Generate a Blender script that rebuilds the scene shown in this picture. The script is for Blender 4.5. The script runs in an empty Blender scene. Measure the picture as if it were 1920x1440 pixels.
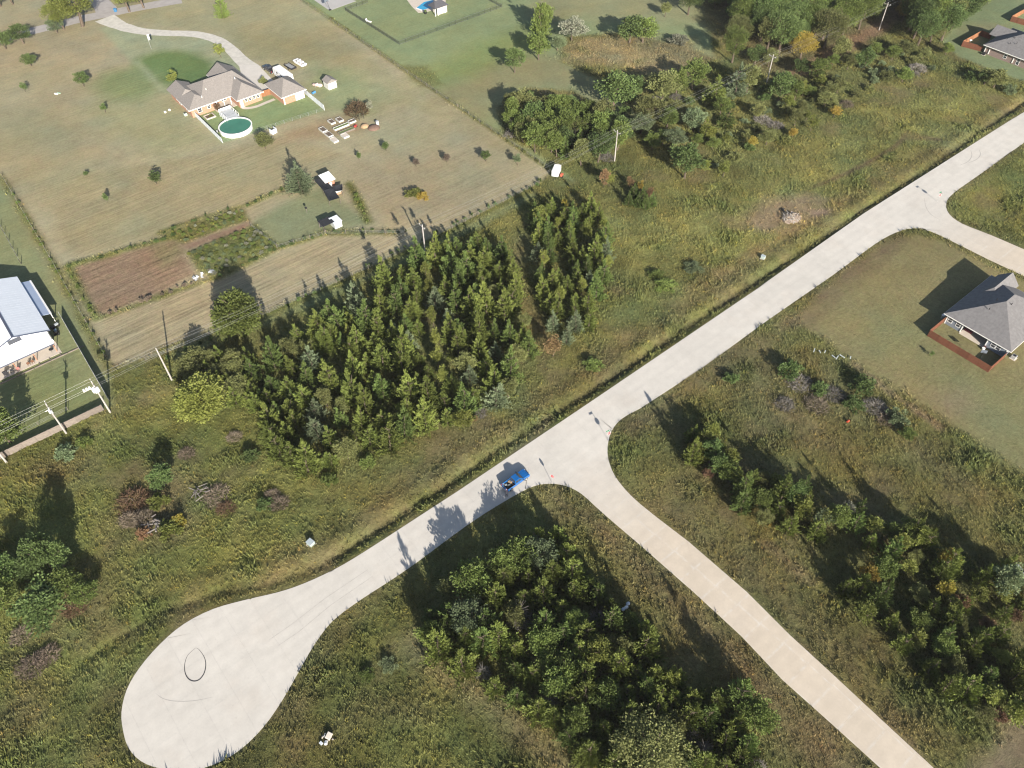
import bpy, bmesh, math, random
import numpy as np
from mathutils import Vector, Matrix

random.seed(7)
RNG = np.random.default_rng(11)
sc = bpy.context.scene
COL = sc.collection
rad = math.radians

# ------------------------------------------------------------------ camera
# world frame: X runs along the concrete road, Y across it, metres; the drone hovers 125 m up
CAM_H, FPX, PITCH, ROLL, HEAD = 125.0, 1480.0, rad(48.5), rad(-0.75), rad(38.7)
def _basis():
    f0 = np.array([0, math.cos(PITCH), -math.sin(PITCH)])
    r0 = np.array([1.0, 0, 0]); u0 = np.array([0, math.sin(PITCH), math.cos(PITCH)])
    r = math.cos(ROLL) * r0 + math.sin(ROLL) * u0
    u = -math.sin(ROLL) * r0 + math.cos(ROLL) * u0
    c, s = math.cos(HEAD), math.sin(HEAD)
    rot = np.array([[c, s, 0], [-s, c, 0], [0, 0, 1]])
    return rot @ f0, rot @ r, rot @ u
FWD, RGT, UPV = _basis()
cam_d = bpy.data.cameras.new('camera')
cam_d.sensor_width = 36.0
cam_d.lens = 36.0 * FPX / 1920.0
cam_d.clip_start = 1.0
cam_d.clip_end = 12000.0
cam = bpy.data.objects.new('camera', cam_d)
COL.objects.link(cam)
M = Matrix((tuple(RGT), tuple(UPV), tuple(-FWD))).transposed().to_4x4()
M.translation = Vector((0, 0, CAM_H))
cam.matrix_world = M
sc.camera = cam

# ------------------------------------------------------------------ light
SUN_ANG, SUN_EL = rad(71.6 - 180.0), rad(22.5)
sun_dir = Vector((math.cos(SUN_ANG) * math.cos(SUN_EL), math.sin(SUN_ANG) * math.cos(SUN_EL), math.sin(SUN_EL)))
w = bpy.data.worlds.new('World'); sc.world = w
w.use_nodes = True
wn = w.node_tree.nodes; wl = w.node_tree.links
sky = wn.new('ShaderNodeTexSky'); sky.sky_type = 'NISHITA'; sky.sun_disc = False
sky.sun_elevation = SUN_EL
sky.sun_rotation = math.atan2(sun_dir.x, sun_dir.y)
sky.altitude = 300; sky.air_density = 1.0; sky.dust_density = 1.5; sky.ozone_density = 1.0
bg = wn['Background']; bg.inputs['Strength'].default_value = 0.066
wl.new(sky.outputs['Color'], bg.inputs['Color'])
sl = bpy.data.lights.new('sun', 'SUN'); sl.energy = 5.0; sl.angle = rad(0.5); sl.color = (1.0, 0.93, 0.82)
so = bpy.data.objects.new('sun', sl); COL.objects.link(so)
so.rotation_euler = (-sun_dir).to_track_quat('-Z', 'Y').to_euler()
so.location = (0, -100, 200)
vs = sc.view_settings
vs.view_transform = 'Standard'; vs.look = 'None'; vs.gamma = 1.0; vs.use_curve_mapping = False
vs.exposure = 1.04
sc.render.engine = 'CYCLES'
sc.cycles.max_bounces = 4
sc.cycles.diffuse_bounces = 2
sc.cycles.transparent_max_bounces = 4
sc.cycles.volume_bounces = 0
sc.cycles.use_denoising = True
sc.cycles.denoising_prefilter = 'ACCURATE'
sc.cycles.pixel_filter_type = 'BLACKMAN_HARRIS'
sc.cycles.filter_width = 1.2

# ------------------------------------------------------------------ helpers
def U(px, py, z=0.0):
    """photo pixel -> ground coordinates (metres) on the plane at height z"""
    d = FWD * FPX + RGT * (px - 960.0) - UPV * (py - 720.0)
    t = (z - CAM_H) / d[2]
    return (d[0] * t, d[1] * t)
def PX(x, y, z=0.0):
    v = np.stack([np.asarray(x, float), np.asarray(y, float), np.asarray(z, float) + 0 * np.asarray(x, float) - CAM_H], -1)
    dd = v @ FWD
    return 960 + FPX * (v @ RGT) / dd, 720 - FPX * (v @ UPV) / dd, dd

def _lat(seed):
    return np.random.default_rng(seed).random((257, 257)).astype(np.float32)
_LATS = {}
def vnoise(x, y, scale, seed=0):
    L = _LATS.setdefault(seed, _lat(seed))
    x = np.asarray(x, float) / scale + 1000.3; y = np.asarray(y, float) / scale + 1000.7
    xi = np.floor(x).astype(int); yi = np.floor(y).astype(int)
    fx = x - xi; fy = y - yi
    fx = fx * fx * (3 - 2 * fx); fy = fy * fy * (3 - 2 * fy)
    a = L[xi % 256, yi % 256]; b = L[(xi + 1) % 256, yi % 256]
    c = L[xi % 256, (yi + 1) % 256]; d = L[(xi + 1) % 256, (yi + 1) % 256]
    return (a * (1 - fx) + b * fx) * (1 - fy) + (c * (1 - fx) + d * fx) * fy
def fbm(x, y, scale, seed=0, octv=3):
    s = 0; t = 0; a = 1.0
    for i in range(octv):
        s = s + a * vnoise(x, y, scale / 2 ** i, seed + 17 * i); t += a; a *= 0.55
    return s / t * 2 - 1          # about -1..1

def sdist(poly, x, y):
    """signed distance to a polygon, positive inside"""
    poly = np.asarray(poly, float)
    n = len(poly); inside = np.zeros(x.shape, bool); dm = np.full(x.shape, 1e9)
    for i in range(n):
        ax, ay = poly[i]; bx, by = poly[(i + 1) % n]
        ex, ey = bx - ax, by - ay
        L2 = ex * ex + ey * ey + 1e-9
        t = np.clip(((x - ax) * ex + (y - ay) * ey) / L2, 0, 1)
        dm = np.minimum(dm, (x - ax - t * ex) ** 2 + (y - ay - t * ey) ** 2)
        cond = ((ay > y) != (by > y)) & (x < (bx - ax) * (y - ay) / (by - ay + 1e-12) + ax)
        inside ^= cond
    d = np.sqrt(dm)
    return np.where(inside, d, -d)
def ldist(line, x, y):
    dm = np.full(x.shape, 1e9)
    for (ax, ay), (bx, by) in zip(line[:-1], line[1:]):
        ex, ey = bx - ax, by - ay
        t = np.clip(((x - ax) * ex + (y - ay) * ey) / (ex * ex + ey * ey + 1e-9), 0, 1)
        dm = np.minimum(dm, (x - ax - t * ex) ** 2 + (y - ay - t * ey) ** 2)
    return np.sqrt(dm)
def P2(*pts):
    return [U(a, b) for a, b in pts]
def catmull(pts, sub=6, closed=False):
    out = []; n = len(pts)
    rng = range(n if closed else n - 1)
    for i in rng:
        p = [np.array(pts[(i + k) % n] if closed else pts[min(max(i + k, 0), n - 1)], float) for k in (-1, 0, 1, 2)]
        for s in range(sub):
            t = s / sub
            q = 0.5 * (2 * p[1] + (p[2] - p[0]) * t + (2 * p[0] - 5 * p[1] + 4 * p[2] - p[3]) * t * t + (3 * p[1] - p[0] - 3 * p[2] + p[3]) * t ** 3)
            out.append(tuple(q))
    if not closed: out.append(tuple(pts[-1]))
    return out

# ------------------------------------------------------------------ materials
MATS = {}
def mat(name, col, rough=0.8, var=0.12, nscale=3.0, metal=0.0, spec=0.3, objvar=0.0, bump=0.0, bscale=20.0, alpha=None, coat=0.0):
    if name in MATS: return MATS[name]
    m = bpy.data.materials.new(name); m.use_nodes = True
    nt = m.node_tree; N = nt.nodes; L = nt.links
    b = N['Principled BSDF']
    b.inputs['Roughness'].default_value = rough
    b.inputs['Metallic'].default_value = metal
    b.inputs['Specular IOR Level'].default_value = spec
    if coat: b.inputs['Coat Weight'].default_value = coat
    tc = N.new('ShaderNodeTexCoord')
    no = N.new('ShaderNodeTexNoise'); no.inputs['Scale'].default_value = nscale; no.inputs['Detail'].default_value = 5
    L.new(tc.outputs['Object'], no.inputs['Vector'])
    mr = N.new('ShaderNodeMapRange'); mr.inputs['From Min'].default_value = 0.25; mr.inputs['From Max'].default_value = 0.75
    mr.inputs['To Min'].default_value = 1 - var; mr.inputs['To Max'].default_value = 1 + var
    L.new(no.outputs['Fac'], mr.inputs['Value'])
    h = N.new('ShaderNodeHueSaturation'); h.inputs['Color'].default_value = (*col, 1)
    if objvar:
        oi = N.new('ShaderNodeObjectInfo')
        m2 = N.new('ShaderNodeMapRange'); m2.inputs['To Min'].default_value = 1 - objvar; m2.inputs['To Max'].default_value = 1 + objvar
        L.new(oi.outputs['Random'], m2.inputs['Value'])
        mu = N.new('ShaderNodeMath'); mu.operation = 'MULTIPLY'
        L.new(mr.outputs[0], mu.inputs[0]); L.new(m2.outputs[0], mu.inputs[1]); L.new(mu.outputs[0], h.inputs['Value'])
    else:
        L.new(mr.outputs[0], h.inputs['Value'])
    L.new(h.outputs['Color'], b.inputs['Base Color'])
    if bump:
        n2 = N.new('ShaderNodeTexNoise'); n2.inputs['Scale'].default_value = bscale; n2.inputs['Detail'].default_value = 3
        L.new(tc.outputs['Object'], n2.inputs['Vector'])
        bp = N.new('ShaderNodeBump'); bp.inputs['Strength'].default_value = bump; bp.inputs['Distance'].default_value = 0.1
        L.new(n2.outputs['Fac'], bp.inputs['Height']); L.new(bp.outputs['Normal'], b.inputs['Normal'])
    if alpha is not None:
        b.inputs['Alpha'].default_value = alpha
    MATS[name] = m
    return m

def foliage(name, col, huevar=0.03, valvar=0.3, trans=0.25):
    """leaf material: per-leaf tint attribute + per-tree random shift, a little translucency"""
    if name in MATS: return MATS[name]
    m = bpy.data.materials.new(name); m.use_nodes = True
    nt = m.node_tree; N = nt.nodes; L = nt.links
    b = N['Principled BSDF']; out = N['Material Output']
    b.inputs['Roughness'].default_value = 0.65; b.inputs['Specular IOR Level'].default_value = 0.25
    at = N.new('ShaderNodeAttribute'); at.attribute_name = 'tint'
    sp = N.new('ShaderNodeSeparateColor'); L.new(at.outputs['Color'], sp.inputs['Color'])
    oi = N.new('ShaderNodeObjectInfo')
    h = N.new('ShaderNodeHueSaturation'); h.inputs['Color'].default_value = (*col, 1)
    hv = N.new('ShaderNodeMapRange'); hv.inputs['To Min'].default_value = 0.5 - huevar; hv.inputs['To Max'].default_value = 0.5 + huevar
    ad = N.new('ShaderNodeMath'); ad.operation = 'MULTIPLY_ADD'; ad.inputs[1].default_value = 0.5
    m5 = N.new('ShaderNodeMath'); m5.operation = 'MULTIPLY'; m5.inputs[1].default_value = 0.5
    L.new(oi.outputs['Random'], m5.inputs[0])
    L.new(sp.outputs['Green'], ad.inputs[0]); L.new(m5.outputs[0], ad.inputs[2])
    L.new(ad.outputs[0], hv.inputs['Value']); L.new(hv.outputs[0], h.inputs['Hue'])
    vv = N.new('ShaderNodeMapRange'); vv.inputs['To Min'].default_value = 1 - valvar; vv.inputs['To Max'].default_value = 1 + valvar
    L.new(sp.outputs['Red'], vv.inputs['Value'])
    wn_ = N.new('ShaderNodeTexWhiteNoise'); wn_.noise_dimensions = '1D'; L.new(oi.outputs['Random'], wn_.inputs['W'])
    v2 = N.new('ShaderNodeMapRange'); v2.inputs['To Min'].default_value = 0.70; v2.inputs['To Max'].default_value = 1.32
    L.new(wn_.outputs['Value'], v2.inputs['Value'])
    mu = N.new('ShaderNodeMath'); mu.operation = 'MULTIPLY'; L.new(vv.outputs[0], mu.inputs[0]); L.new(v2.outputs[0], mu.inputs[1])
    L.new(mu.outputs[0], h.inputs['Value'])
    L.new(h.outputs['Color'], b.inputs['Base Color'])
    if trans:
        tr = N.new('ShaderNodeBsdfTranslucent'); L.new(h.outputs['Color'], tr.inputs['Color'])
        mx = N.new('ShaderNodeMixShader'); mx.inputs['Fac'].default_value = trans
        L.new(b.outputs[0], mx.inputs[1]); L.new(tr.outputs[0], mx.inputs[2]); L.new(mx.outputs[0], out.inputs['Surface'])
    MATS[name] = m
    return m

# ------------------------------------------------------------------ mesh helpers
def np_mesh(name, V, F, material=None, attrs=None, smooth=False):
    V = np.ascontiguousarray(V, np.float32); F = np.ascontiguousarray(F, np.int32)
    me = bpy.data.meshes.new(name); k = F.shape[1]
    me.vertices.add(len(V)); me.vertices.foreach_set('co', V.ravel())
    me.loops.add(F.size); me.loops.foreach_set('vertex_index', F.ravel())
    me.polygons.add(len(F)); me.polygons.foreach_set('loop_start', np.arange(len(F), dtype=np.int32) * k)
    if smooth: me.polygons.foreach_set('use_smooth', np.ones(len(F), bool))
    me.update(calc_edges=True)
    for an, arr in (attrs or {}).items():
        a = me.attributes.new(an, 'FLOAT_COLOR', 'POINT')
        arr = np.asarray(arr, np.float32)
        if arr.shape[1] == 3: arr = np.concatenate([arr, np.ones((len(arr), 1), np.float32)], 1)
        a.data.foreach_set('color', arr.ravel())
    if material: me.materials.append(material)
    return me
def link(name, me, parent=None, loc=None, **props):
    o = bpy.data.objects.new(name, me); COL.objects.link(o)
    if parent is not None: o.parent = parent
    if loc is not None: o.location = loc
    for k, v in props.items():
        if v is not None: o[k] = v
    return o
def thing(name, label, category, loc=(0, 0, 0), rz=0.0, group=None):
    o = bpy.data.objects.new(name, None); COL.objects.link(o)
    o.empty_display_size = 0.3
    o.location = loc; o.rotation_euler = (0, 0, rz)
    o['label'] = label; o['category'] = category
    if group: o['group'] = group
    return o

class MB:
    """collects simple solids into one mesh"""
    def __init__(self): self.v = []; self.f = []
    def add(self, vs, fs):
        k = len(self.v); self.v += [tuple(p) for p in vs]; self.f += [tuple(i + k for i in q) for q in fs]; return self
    def box(self, x0, x1, y0, y1, z0, z1):
        return self.add([(x0, y0, z0), (x1, y0, z0), (x1, y1, z0), (x0, y1, z0), (x0, y0, z1), (x1, y0, z1), (x1, y1, z1), (x0, y1, z1)],
                        [(0, 3, 2, 1), (4, 5, 6, 7), (0, 1, 5, 4), (1, 2, 6, 5), (2, 3, 7, 6), (3, 0, 4, 7)])
    def rbox(self, c, s, rz=0.0, rx=0.0, ry=0.0):
        R = Matrix.Rotation(rz, 3, 'Z') @ Matrix.Rotation(ry, 3, 'Y') @ Matrix.Rotation(rx, 3, 'X')
        pts = []
        for dz in (-.5, .5):
            for dx, dy in ((-.5, -.5), (.5, -.5), (.5, .5), (-.5, .5)):
                pts.append(tuple(Vector(c) + R @ Vector((dx * s[0], dy * s[1], dz * s[2]))))
        return self.add(pts, [(0, 3, 2, 1), (4, 5, 6, 7), (0, 1, 5, 4), (1, 2, 6, 5), (2, 3, 7, 6), (3, 0, 4, 7)])
    def prism(self, poly, z0, z1):
        n = len(poly)
        vs = [(x, y, z0) for x, y in poly] + [(x, y, z1) for x, y in poly]
        return self.add(vs, [tuple(range(n - 1, -1, -1)), tuple(range(n, 2 * n))] + [(i, (i + 1) % n, n + (i + 1) % n, n + i) for i in range(n)])
    def extr(self, prof, y0, y1, inset=None):
        """profile in x,z swept along y"""
        n = len(prof)
        vs = [(x, y0, z) for x, z in prof] + [(x, y1, z) for x, z in prof]
        return self.add(vs, [tuple(range(n)), tuple(range(2 * n - 1, n - 1, -1))] + [(i, n + i, n + (i + 1) % n, (i + 1) % n) for i in range(n)])
    def tube(self, p0, p1, r0, r1=None, n=8, caps=True):
        r1 = r0 if r1 is None else r1
        p0 = Vector(p0); p1 = Vector(p1); d = (p1 - p0).normalized()
        a = d.orthogonal().normalized(); b = d.cross(a)
        vs = []
        for p, r in ((p0, r0), (p1, r1)):
            for i in range(n):
                t = 2 * math.pi * i / n
                vs.append(tuple(p + a * (r * math.cos(t)) + b * (r * math.sin(t))))
        fs = [(i, (i + 1) % n, n + (i + 1) % n, n + i) for i in range(n)]
        if caps: fs += [tuple(range(n - 1, -1, -1)), tuple(range(n, 2 * n))]
        return self.add(vs, fs)
    def path(self, pts, r, n=6):
        for a, b in zip(pts[:-1], pts[1:]): self.tube(a, b, r, r, n)
        return self
    def ball(self, c, r, seg=8, rings=6):
        vs = []; fs = []
        if not hasattr(r, '__len__'): r = (r, r, r)
        for j in range(1, rings):
            ph = math.pi * j / rings
            for i in range(seg):
                t = 2 * math.pi * i / seg
                vs.append((c[0] + r[0] * math.sin(ph) * math.cos(t), c[1] + r[1] * math.sin(ph) * math.sin(t), c[2] + r[2] * math.cos(ph)))
        top = len(vs); vs.append((c[0], c[1], c[2] + r[2])); bot = len(vs); vs.append((c[0], c[1], c[2] - r[2]))
        for j in range(rings - 2):
            for i in range(seg):
                a = j * seg + i; b = j * seg + (i + 1) % seg
                fs.append((a, a + seg, b + seg, b))
        for i in range(seg):
            fs.append((top, i, (i + 1) % seg)); k = (rings - 2) * seg
            fs.append((bot, k + (i + 1) % seg, k + i))
        return self.add(vs, fs)
    def build(self, name, material, parent=None, local=False, bevel=0.0, smooth=False, **props):
        me = bpy.data.meshes.new(name)
        vs = self.v
        if parent is not None and not local:
            px, py, pz = parent.location
            g = parent.parent
            while g is not None:
                px += g.location.x; py += g.location.y; pz += g.location.z; g = g.parent
            vs = [(x - px, y - py, z - pz) for x, y, z in vs]
        me.from_pydata(vs, [], self.f); me.update()
        if bevel or smooth:
            bm = bmesh.new(); bm.from_mesh(me)
            bmesh.ops.recalc_face_normals(bm, faces=bm.faces)
            if bevel: bmesh.ops.bevel(bm, geom=list(bm.edges), offset=bevel, segments=1, affect='EDGES', clamp_overlap=True)
            if smooth:
                for f in bm.faces: f.smooth = True
            bm.to_mesh(me); bm.free()
        else:
            bm = bmesh.new(); bm.from_mesh(me); bmesh.ops.recalc_face_normals(bm, faces=bm.faces); bm.to_mesh(me); bm.free()
        if material: me.materials.append(material)
        return link(name, me, parent, **props)

def copy_tree(o, parent=None, **props):
    c = o.copy(); COL.objects.link(c)
    if parent is not None: c.parent = parent
    for k, v in props.items(): c[k] = v
    for ch in list(o.children): copy_tree(ch, c)
    return c
# ------------------------------------------------------------------ road outline (ground coordinates)
ROAD_N = [(2010, 152), (1960, 187), (1900, 222), (1620, 400), (1400, 555), (1120, 745), (860, 920), (760, 985)]
CUL = [(760, 985), (700, 1024), (645, 1058), (600, 1081), (560, 1098), (520, 1111), (460, 1125), (400, 1142), (345, 1170), (300, 1208), (262, 1252), (238, 1293), (228, 1335), (231, 1370), (241, 1402), (264, 1427), (300, 1441), (345, 1446), (400, 1434), (450, 1406), (495, 1362), (530, 1312), (560, 1260), (590, 1208), (625, 1163), (680, 1122)]
ROAD_S1 = [(680, 1122), (770, 1063), (880, 982), (960, 932), (1000, 912), (1030, 907), (1060, 911), (1090, 926), (1130, 962), (1200, 1022)]
SIDE_W = [(1200, 1022), (1300, 1110), (1390, 1193), (1467, 1275), (1560, 1358), (1647, 1437), (1760, 1540), (1900, 1668)]
SIDE_E = [(2010, 1668), (1865, 1540), (1747, 1437), (1655, 1352), (1567, 1270), (1480, 1190), (1400, 1110), (1290, 1015), (1200, 945), (1160, 903), (1143, 870), (1139, 840), (1147, 808), (1166, 785), (1200, 766)]
ROAD_S2 = [(1200, 766), (1320, 687), (1440, 600), (1560, 517), (1640, 458), (1680, 436), (1712, 428), (1745, 434), (1790, 455), (1850, 485), (1925, 520), (2050, 578)]
ROAD_S3 = [(2050, 528), (1925, 470), (1860, 442), (1805, 420), (1780, 402), (1774, 382), (1788, 362), (1840, 325), (1925, 264), (2010, 203)]
def _chain(*ls):
    out = []
    for l in ls:
        for p in P2(*l):
            if not out or (abs(p[0] - out[-1][0]) + abs(p[1] - out[-1][1])) > .2: out.append(p)
    return out
ROAD = _chain(ROAD_N) + catmull(_chain(CUL), 3)[1:] + catmull(_chain(ROAD_S1), 3)[1:-1] + _chain(SIDE_W) + _chain(SIDE_E)[:8] + catmull(_chain(SIDE_E)[7:], 3)[1:-1] + catmull(_chain(ROAD_S2), 3)[:-1] + _chain(ROAD_S2)[-1:] + _chain(ROAD_S3)[:2] + catmull(_chain(ROAD_S3)[1:], 3)[1:]
DITCH = [(-40, 78), (-22, 84), (-10, 84.5), (0, 81.5), (8, 77), (16, 74.6), (40, 74.4), (80, 74.3), (210, 74.6), (260, 75.5), (330, 76)]

# ------------------------------------------------------------------ ground sheet
STEP = 0.8
def _axis(a, b):
    core = list(np.arange(a, b, STEP))
    ext = [25, 60, 120, 250, 500, 1000, 2000, 4500]
    return np.array([a - e for e in reversed(ext)] + core + [b + e for e in ext])
GX = _axis(-52, 346); GY = _axis(-38, 372)
XX, YY = np.meshgrid(GX, GY, indexing='ij')
WEED = (.130, .132, .048); WEEDG = (.122, .132, .042); WEEDB = (.150, .112, .062); TAN = (.290, .260, .165); OLV = (.255, .220, .130)
LAWN = (.195, .232, .118); LAWND = (.110, .160, .060); PALE = (.262, .275, .172); PLOW = (.225, .158, .103); DIRT = (.235, .165, .108); RED = (.240, .125, .072)
GC = np.empty(XX.shape + (3,)); GC[:] = WEED
ROUGH = np.ones(XX.shape); STRIPE = np.zeros(XX.shape); WEEDS = np.ones(XX.shape); PLW = np.zeros(XX.shape)
NJ = fbm(XX, YY, 5.0, 3, 3)
def _blend(mk, col, rough, stripe, weeds, plow):
    GC[:] = GC * (1 - mk[..., None]) + np.array(col) * mk[..., None]
    for arr, v in ((ROUGH, rough), (STRIPE, stripe), (WEEDS, weeds), (PLW, plow)):
        if v is not None: arr[:] = arr * (1 - mk) + v * mk
def area(poly, col, soft=0.8, jit=1.0, a=1.0, rough=None, stripe=None, weeds=None, plow=None, xy=False):
    poly = poly if xy else P2(*poly)
    sd = sdist(poly, XX, YY) + NJ * jit
    _blend(np.clip(sd / soft * .5 + .5, 0, 1) * a, col, rough, stripe, weeds, plow)
def band(line, width, col, soft=0.8, jit=0.6, a=1.0, rough=None, stripe=None, weeds=None, plow=None, xy=False):
    line = line if xy else P2(*line)
    sd = width / 2 - ldist(line, XX, YY) + NJ * jit
    _blend(np.clip(sd / soft * .5 + .5, 0, 1) * a, col, rough, stripe, weeds, plow)
def oval(px, py, rx, ry, col, **k):
    area([(px + rx * math.cos(t), py + ry * math.sin(t)) for t in np.linspace(0, 6.283, 22)[:-1]], col, **k)

# wild ground, greener on the left and in the lower right
area([(-200, 860), (230, 700), (520, 780), (560, 900), (640, 1000), (500, 1110), (300, 1200), (220, 1340), (250, 1500), (-300, 1500)], WEEDG, soft=8, jit=4)
area([(1180, 780), (1500, 620), (1640, 720), (1920, 930), (1920, 1440), (1800, 1440), (1560, 1240), (1240, 930)], (.118, .112, .042), soft=6, jit=3)
area([(700, 1080), (800, 1230), (1000, 1400), (1060, 1500), (500, 1500), (560, 1320)], (.105, .112, .036), soft=5, jit=3)
area([(1180, 420), (1420, 330), (1700, 180), (1920, 150), (1920, 210), (1500, 470), (1200, 640)], (.165, .168, .060), soft=6, jit=3)
# north-west property: mown tan grass
MOW = dict(rough=.3, weeds=0.0)
area([(-60, 300), (205, 690), (330, 652), (500, 587), (690, 502), (850, 428), (1010, 343), (1036, 322), (565, 0), (500, -70), (-600, -70), (-400, 150)], TAN, soft=.8, jit=.3, stripe=.2, **MOW)
area([(-60, 210), (120, 190), (200, 240), (140, 330), (60, 400), (-40, 330)], OLV, soft=6, jit=3, a=.7)
area([(60, 340), (330, 300), (540, 258), (640, 290), (590, 350), (420, 410), (160, 478), (120, 465)], OLV, soft=2, jit=1, stripe=.45)
area([(-60, 60), (180, 60), (235, 130), (260, 150), (190, 200), (60, 150), (-50, 140)], (.295, .250, .158), soft=5, jit=3, a=.7)
area([(185, 52), (215, 45), (330, 60), (420, 72), (470, 118), (505, 140), (430, 135), (345, 160), (331, 180), (300, 172), (250, 118)], PALE, soft=1, jit=.4, stripe=.2)
area([(200, 28), (300, 50), (420, 62), (500, 120), (640, 125), (700, 180), (850, 230), (565, 5), (540, -60), (200, -60)], (.262, .242, .142), soft=2, jit=1.5)
area([(560, 60), (650, 110), (560, 120), (480, 100), (440, 60)], (.24, .215, .115), soft=5, jit=4, a=.8)
area([(180, 150), (300, 172), (350, 210), (400, 262), (300, 300), (220, 260), (150, 210)], (.225, .225, .125), soft=5, jit=2, a=.8, stripe=.25)
oval(325, 128, 78, 34, LAWND, soft=2.5, jit=.8, stripe=.15)
oval(240, 158, 62, 30, (.165, .190, .088), soft=4, jit=1, stripe=.5)
area([(250, 118), (300, 172), (312, 168), (262, 112)], PALE, soft=1, jit=.2, a=.6)
area([(358, 203), (417, 268), (608, 208), (575, 172), (490, 180), (370, 208)], (.185, .235, .112), soft=.6, jit=.2, stripe=.1)
area([(575, 120), (650, 125), (740, 190), (700, 215), (612, 210), (575, 168)], (.225, .245, .130), soft=4, jit=2)
area([(690, 180), (850, 235), (900, 262), (820, 250), (720, 210)], OLV, soft=5, jit=3, a=.7)
area([(640, 300), (900, 265), (1000, 325), (870, 415), (700, 420), (655, 350)], (.262, .222, .140), soft=6, jit=4, a=.8, stripe=.3)
area([(180, 590), (340, 545), (480, 500), (640, 440), (770, 440), (690, 503), (500, 588), (330, 653), (212, 690)], (.290, .245, .152), soft=1.2, jit=.4, stripe=.8)
area([(475, 415), (530, 385), (600, 350), (700, 418), (610, 440), (520, 468)], (.190, .205, .115), soft=1.5, jit=.6)
area([(530, 250), (640, 215), (700, 240), (600, 262), (520, 268)], (.255, .20, .12), soft=2, jit=1)
for q in ((60, 250, 70, 30), (150, 330, 80, 22), (250, 420, 90, 20), (420, 330, 60, 18), (760, 260, 60, 20), (880, 330, 50, 18), (620, 30, 50, 10), (430, 90, 60, 10), (90, 140, 60, 14)):
    oval(*q, (.225, .235, .135), soft=8, jit=5, a=.4)
# plowed plot, vegetable strips and red path
area([(128, 502), (270, 462), (330, 450), (368, 512), (300, 552), (183, 594), (165, 575)], PLOW, soft=1.2, jit=.6, rough=.9, stripe=.9, plow=0.0)
area([(283, 462), (335, 452), (345, 470), (320, 500), (300, 500)], (.205, .172, .092), soft=1.5, jit=.6, plow=.0)
area([(305, 440), (380, 412), (458, 392), (468, 413), (400, 436), (345, 457), (330, 450)], WEED, soft=.6, jit=.4, rough=1, weeds=.6, stripe=0)
area([(342, 460), (466, 415), (473, 424), (352, 470)], (.215, .150, .105), soft=.8, jit=.4, rough=.6, stripe=0)
area([(350, 473), (480, 420), (520, 462), (440, 500), (400, 522), (372, 510)], (.125, .14, .05), soft=.6, jit=.4, rough=1, weeds=.8, stripe=0)
for ln, wd in (([(125, 500), (300, 450), (330, 445)], 1.8), ([(128, 505), (150, 550), (180, 596)], 2.2), ([(183, 598), (300, 556), (400, 522)], 1.6), ([(400, 524), (520, 465), (610, 438), (740, 436)], 2.0), ([(300, 436), (380, 408), (470, 382), (540, 350)], 1.5), ([(655, 345), (690, 415)], 2.4)):
    band(ln, wd, WEEDG, rough=1, weeds=.9, stripe=0)
# barn yard
area([(-60, 300), (0, 330), (205, 690), (212, 762), (0, 850), (-200, 930), (-400, 330)], (.185, .195, .098), soft=.8, jit=.3, stripe=.25, **MOW)
area([(0, 700), (120, 690), (195, 765), (0, 845)], (.165, .185, .082), soft=1.5, jit=.8, stripe=.35)
band([(15, 345), (90, 480), (160, 600), (205, 690)], 2.2, (.215, .175, .105), soft=1.2, jit=.6, a=.8)
band([(0, 328), (60, 430), (110, 515), (165, 620), (205, 690)], 1.3, WEEDG, rough=1, weeds=.6, stripe=0)
# north lawn and meadow
area([(562, -4), (1036, 322), (1075, 340), (1010, 290), (945, 255), (930, 200), (985, 165), (1075, 170), (1195, 245), (1215, 235), (1120, 150), (1050, 115), (1060, 70), (1160, 62), (1290, 90), (1340, 110), (1330, 60), (1420, -70), (500, -70)], LAWN, soft=1, jit=.5, stripe=.12, **MOW)
area([(840, 130), (960, 90), (1060, 110), (1120, 150), (1200, 235), (1080, 170), (960, 170), (900, 240), (990, 300), (960, 290), (800, 180)], (.205, .185, .100), soft=6, jit=3, a=.8)
area([(770, 145), (900, 75), (1000, 50), (1010, 95), (870, 150), (800, 165)], (.175, .215, .080), soft=5, jit=2, a=.8)
area([(745, 122), (800, 125), (830, 158), (790, 165)], WEED, soft=1.5, jit=1, a=.7, weeds=.6, rough=.9)
area([(1000, 30), (1200, 40), (1330, 50), (1340, -60), (1000, -60)], (.205, .205, .112), soft=6, jit=3)
area([(1045, 108), (1085, 72), (1165, 66), (1290, 75), (1335, 110), (1300, 160), (1220, 140), (1120, 125)], (.205, .175, .098), soft=4, jit=3.5, a=.9, rough=1, weeds=1, stripe=0)
band([(562, -4), (1036, 322)], 1.2, WEED, rough=.9, weeds=.8, stripe=0, jit=.3)
band([(300, 658), (500, 590), (690, 505), (850, 430), (1010, 347)], 1.5, WEEDG, rough=.9, weeds=.7, stripe=0)
band([(330, 668), (500, 604), (690, 520), (850, 446), (1000, 365)], 2.4, (.165, .185, .085), soft=1, a=.9, weeds=.1)
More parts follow.
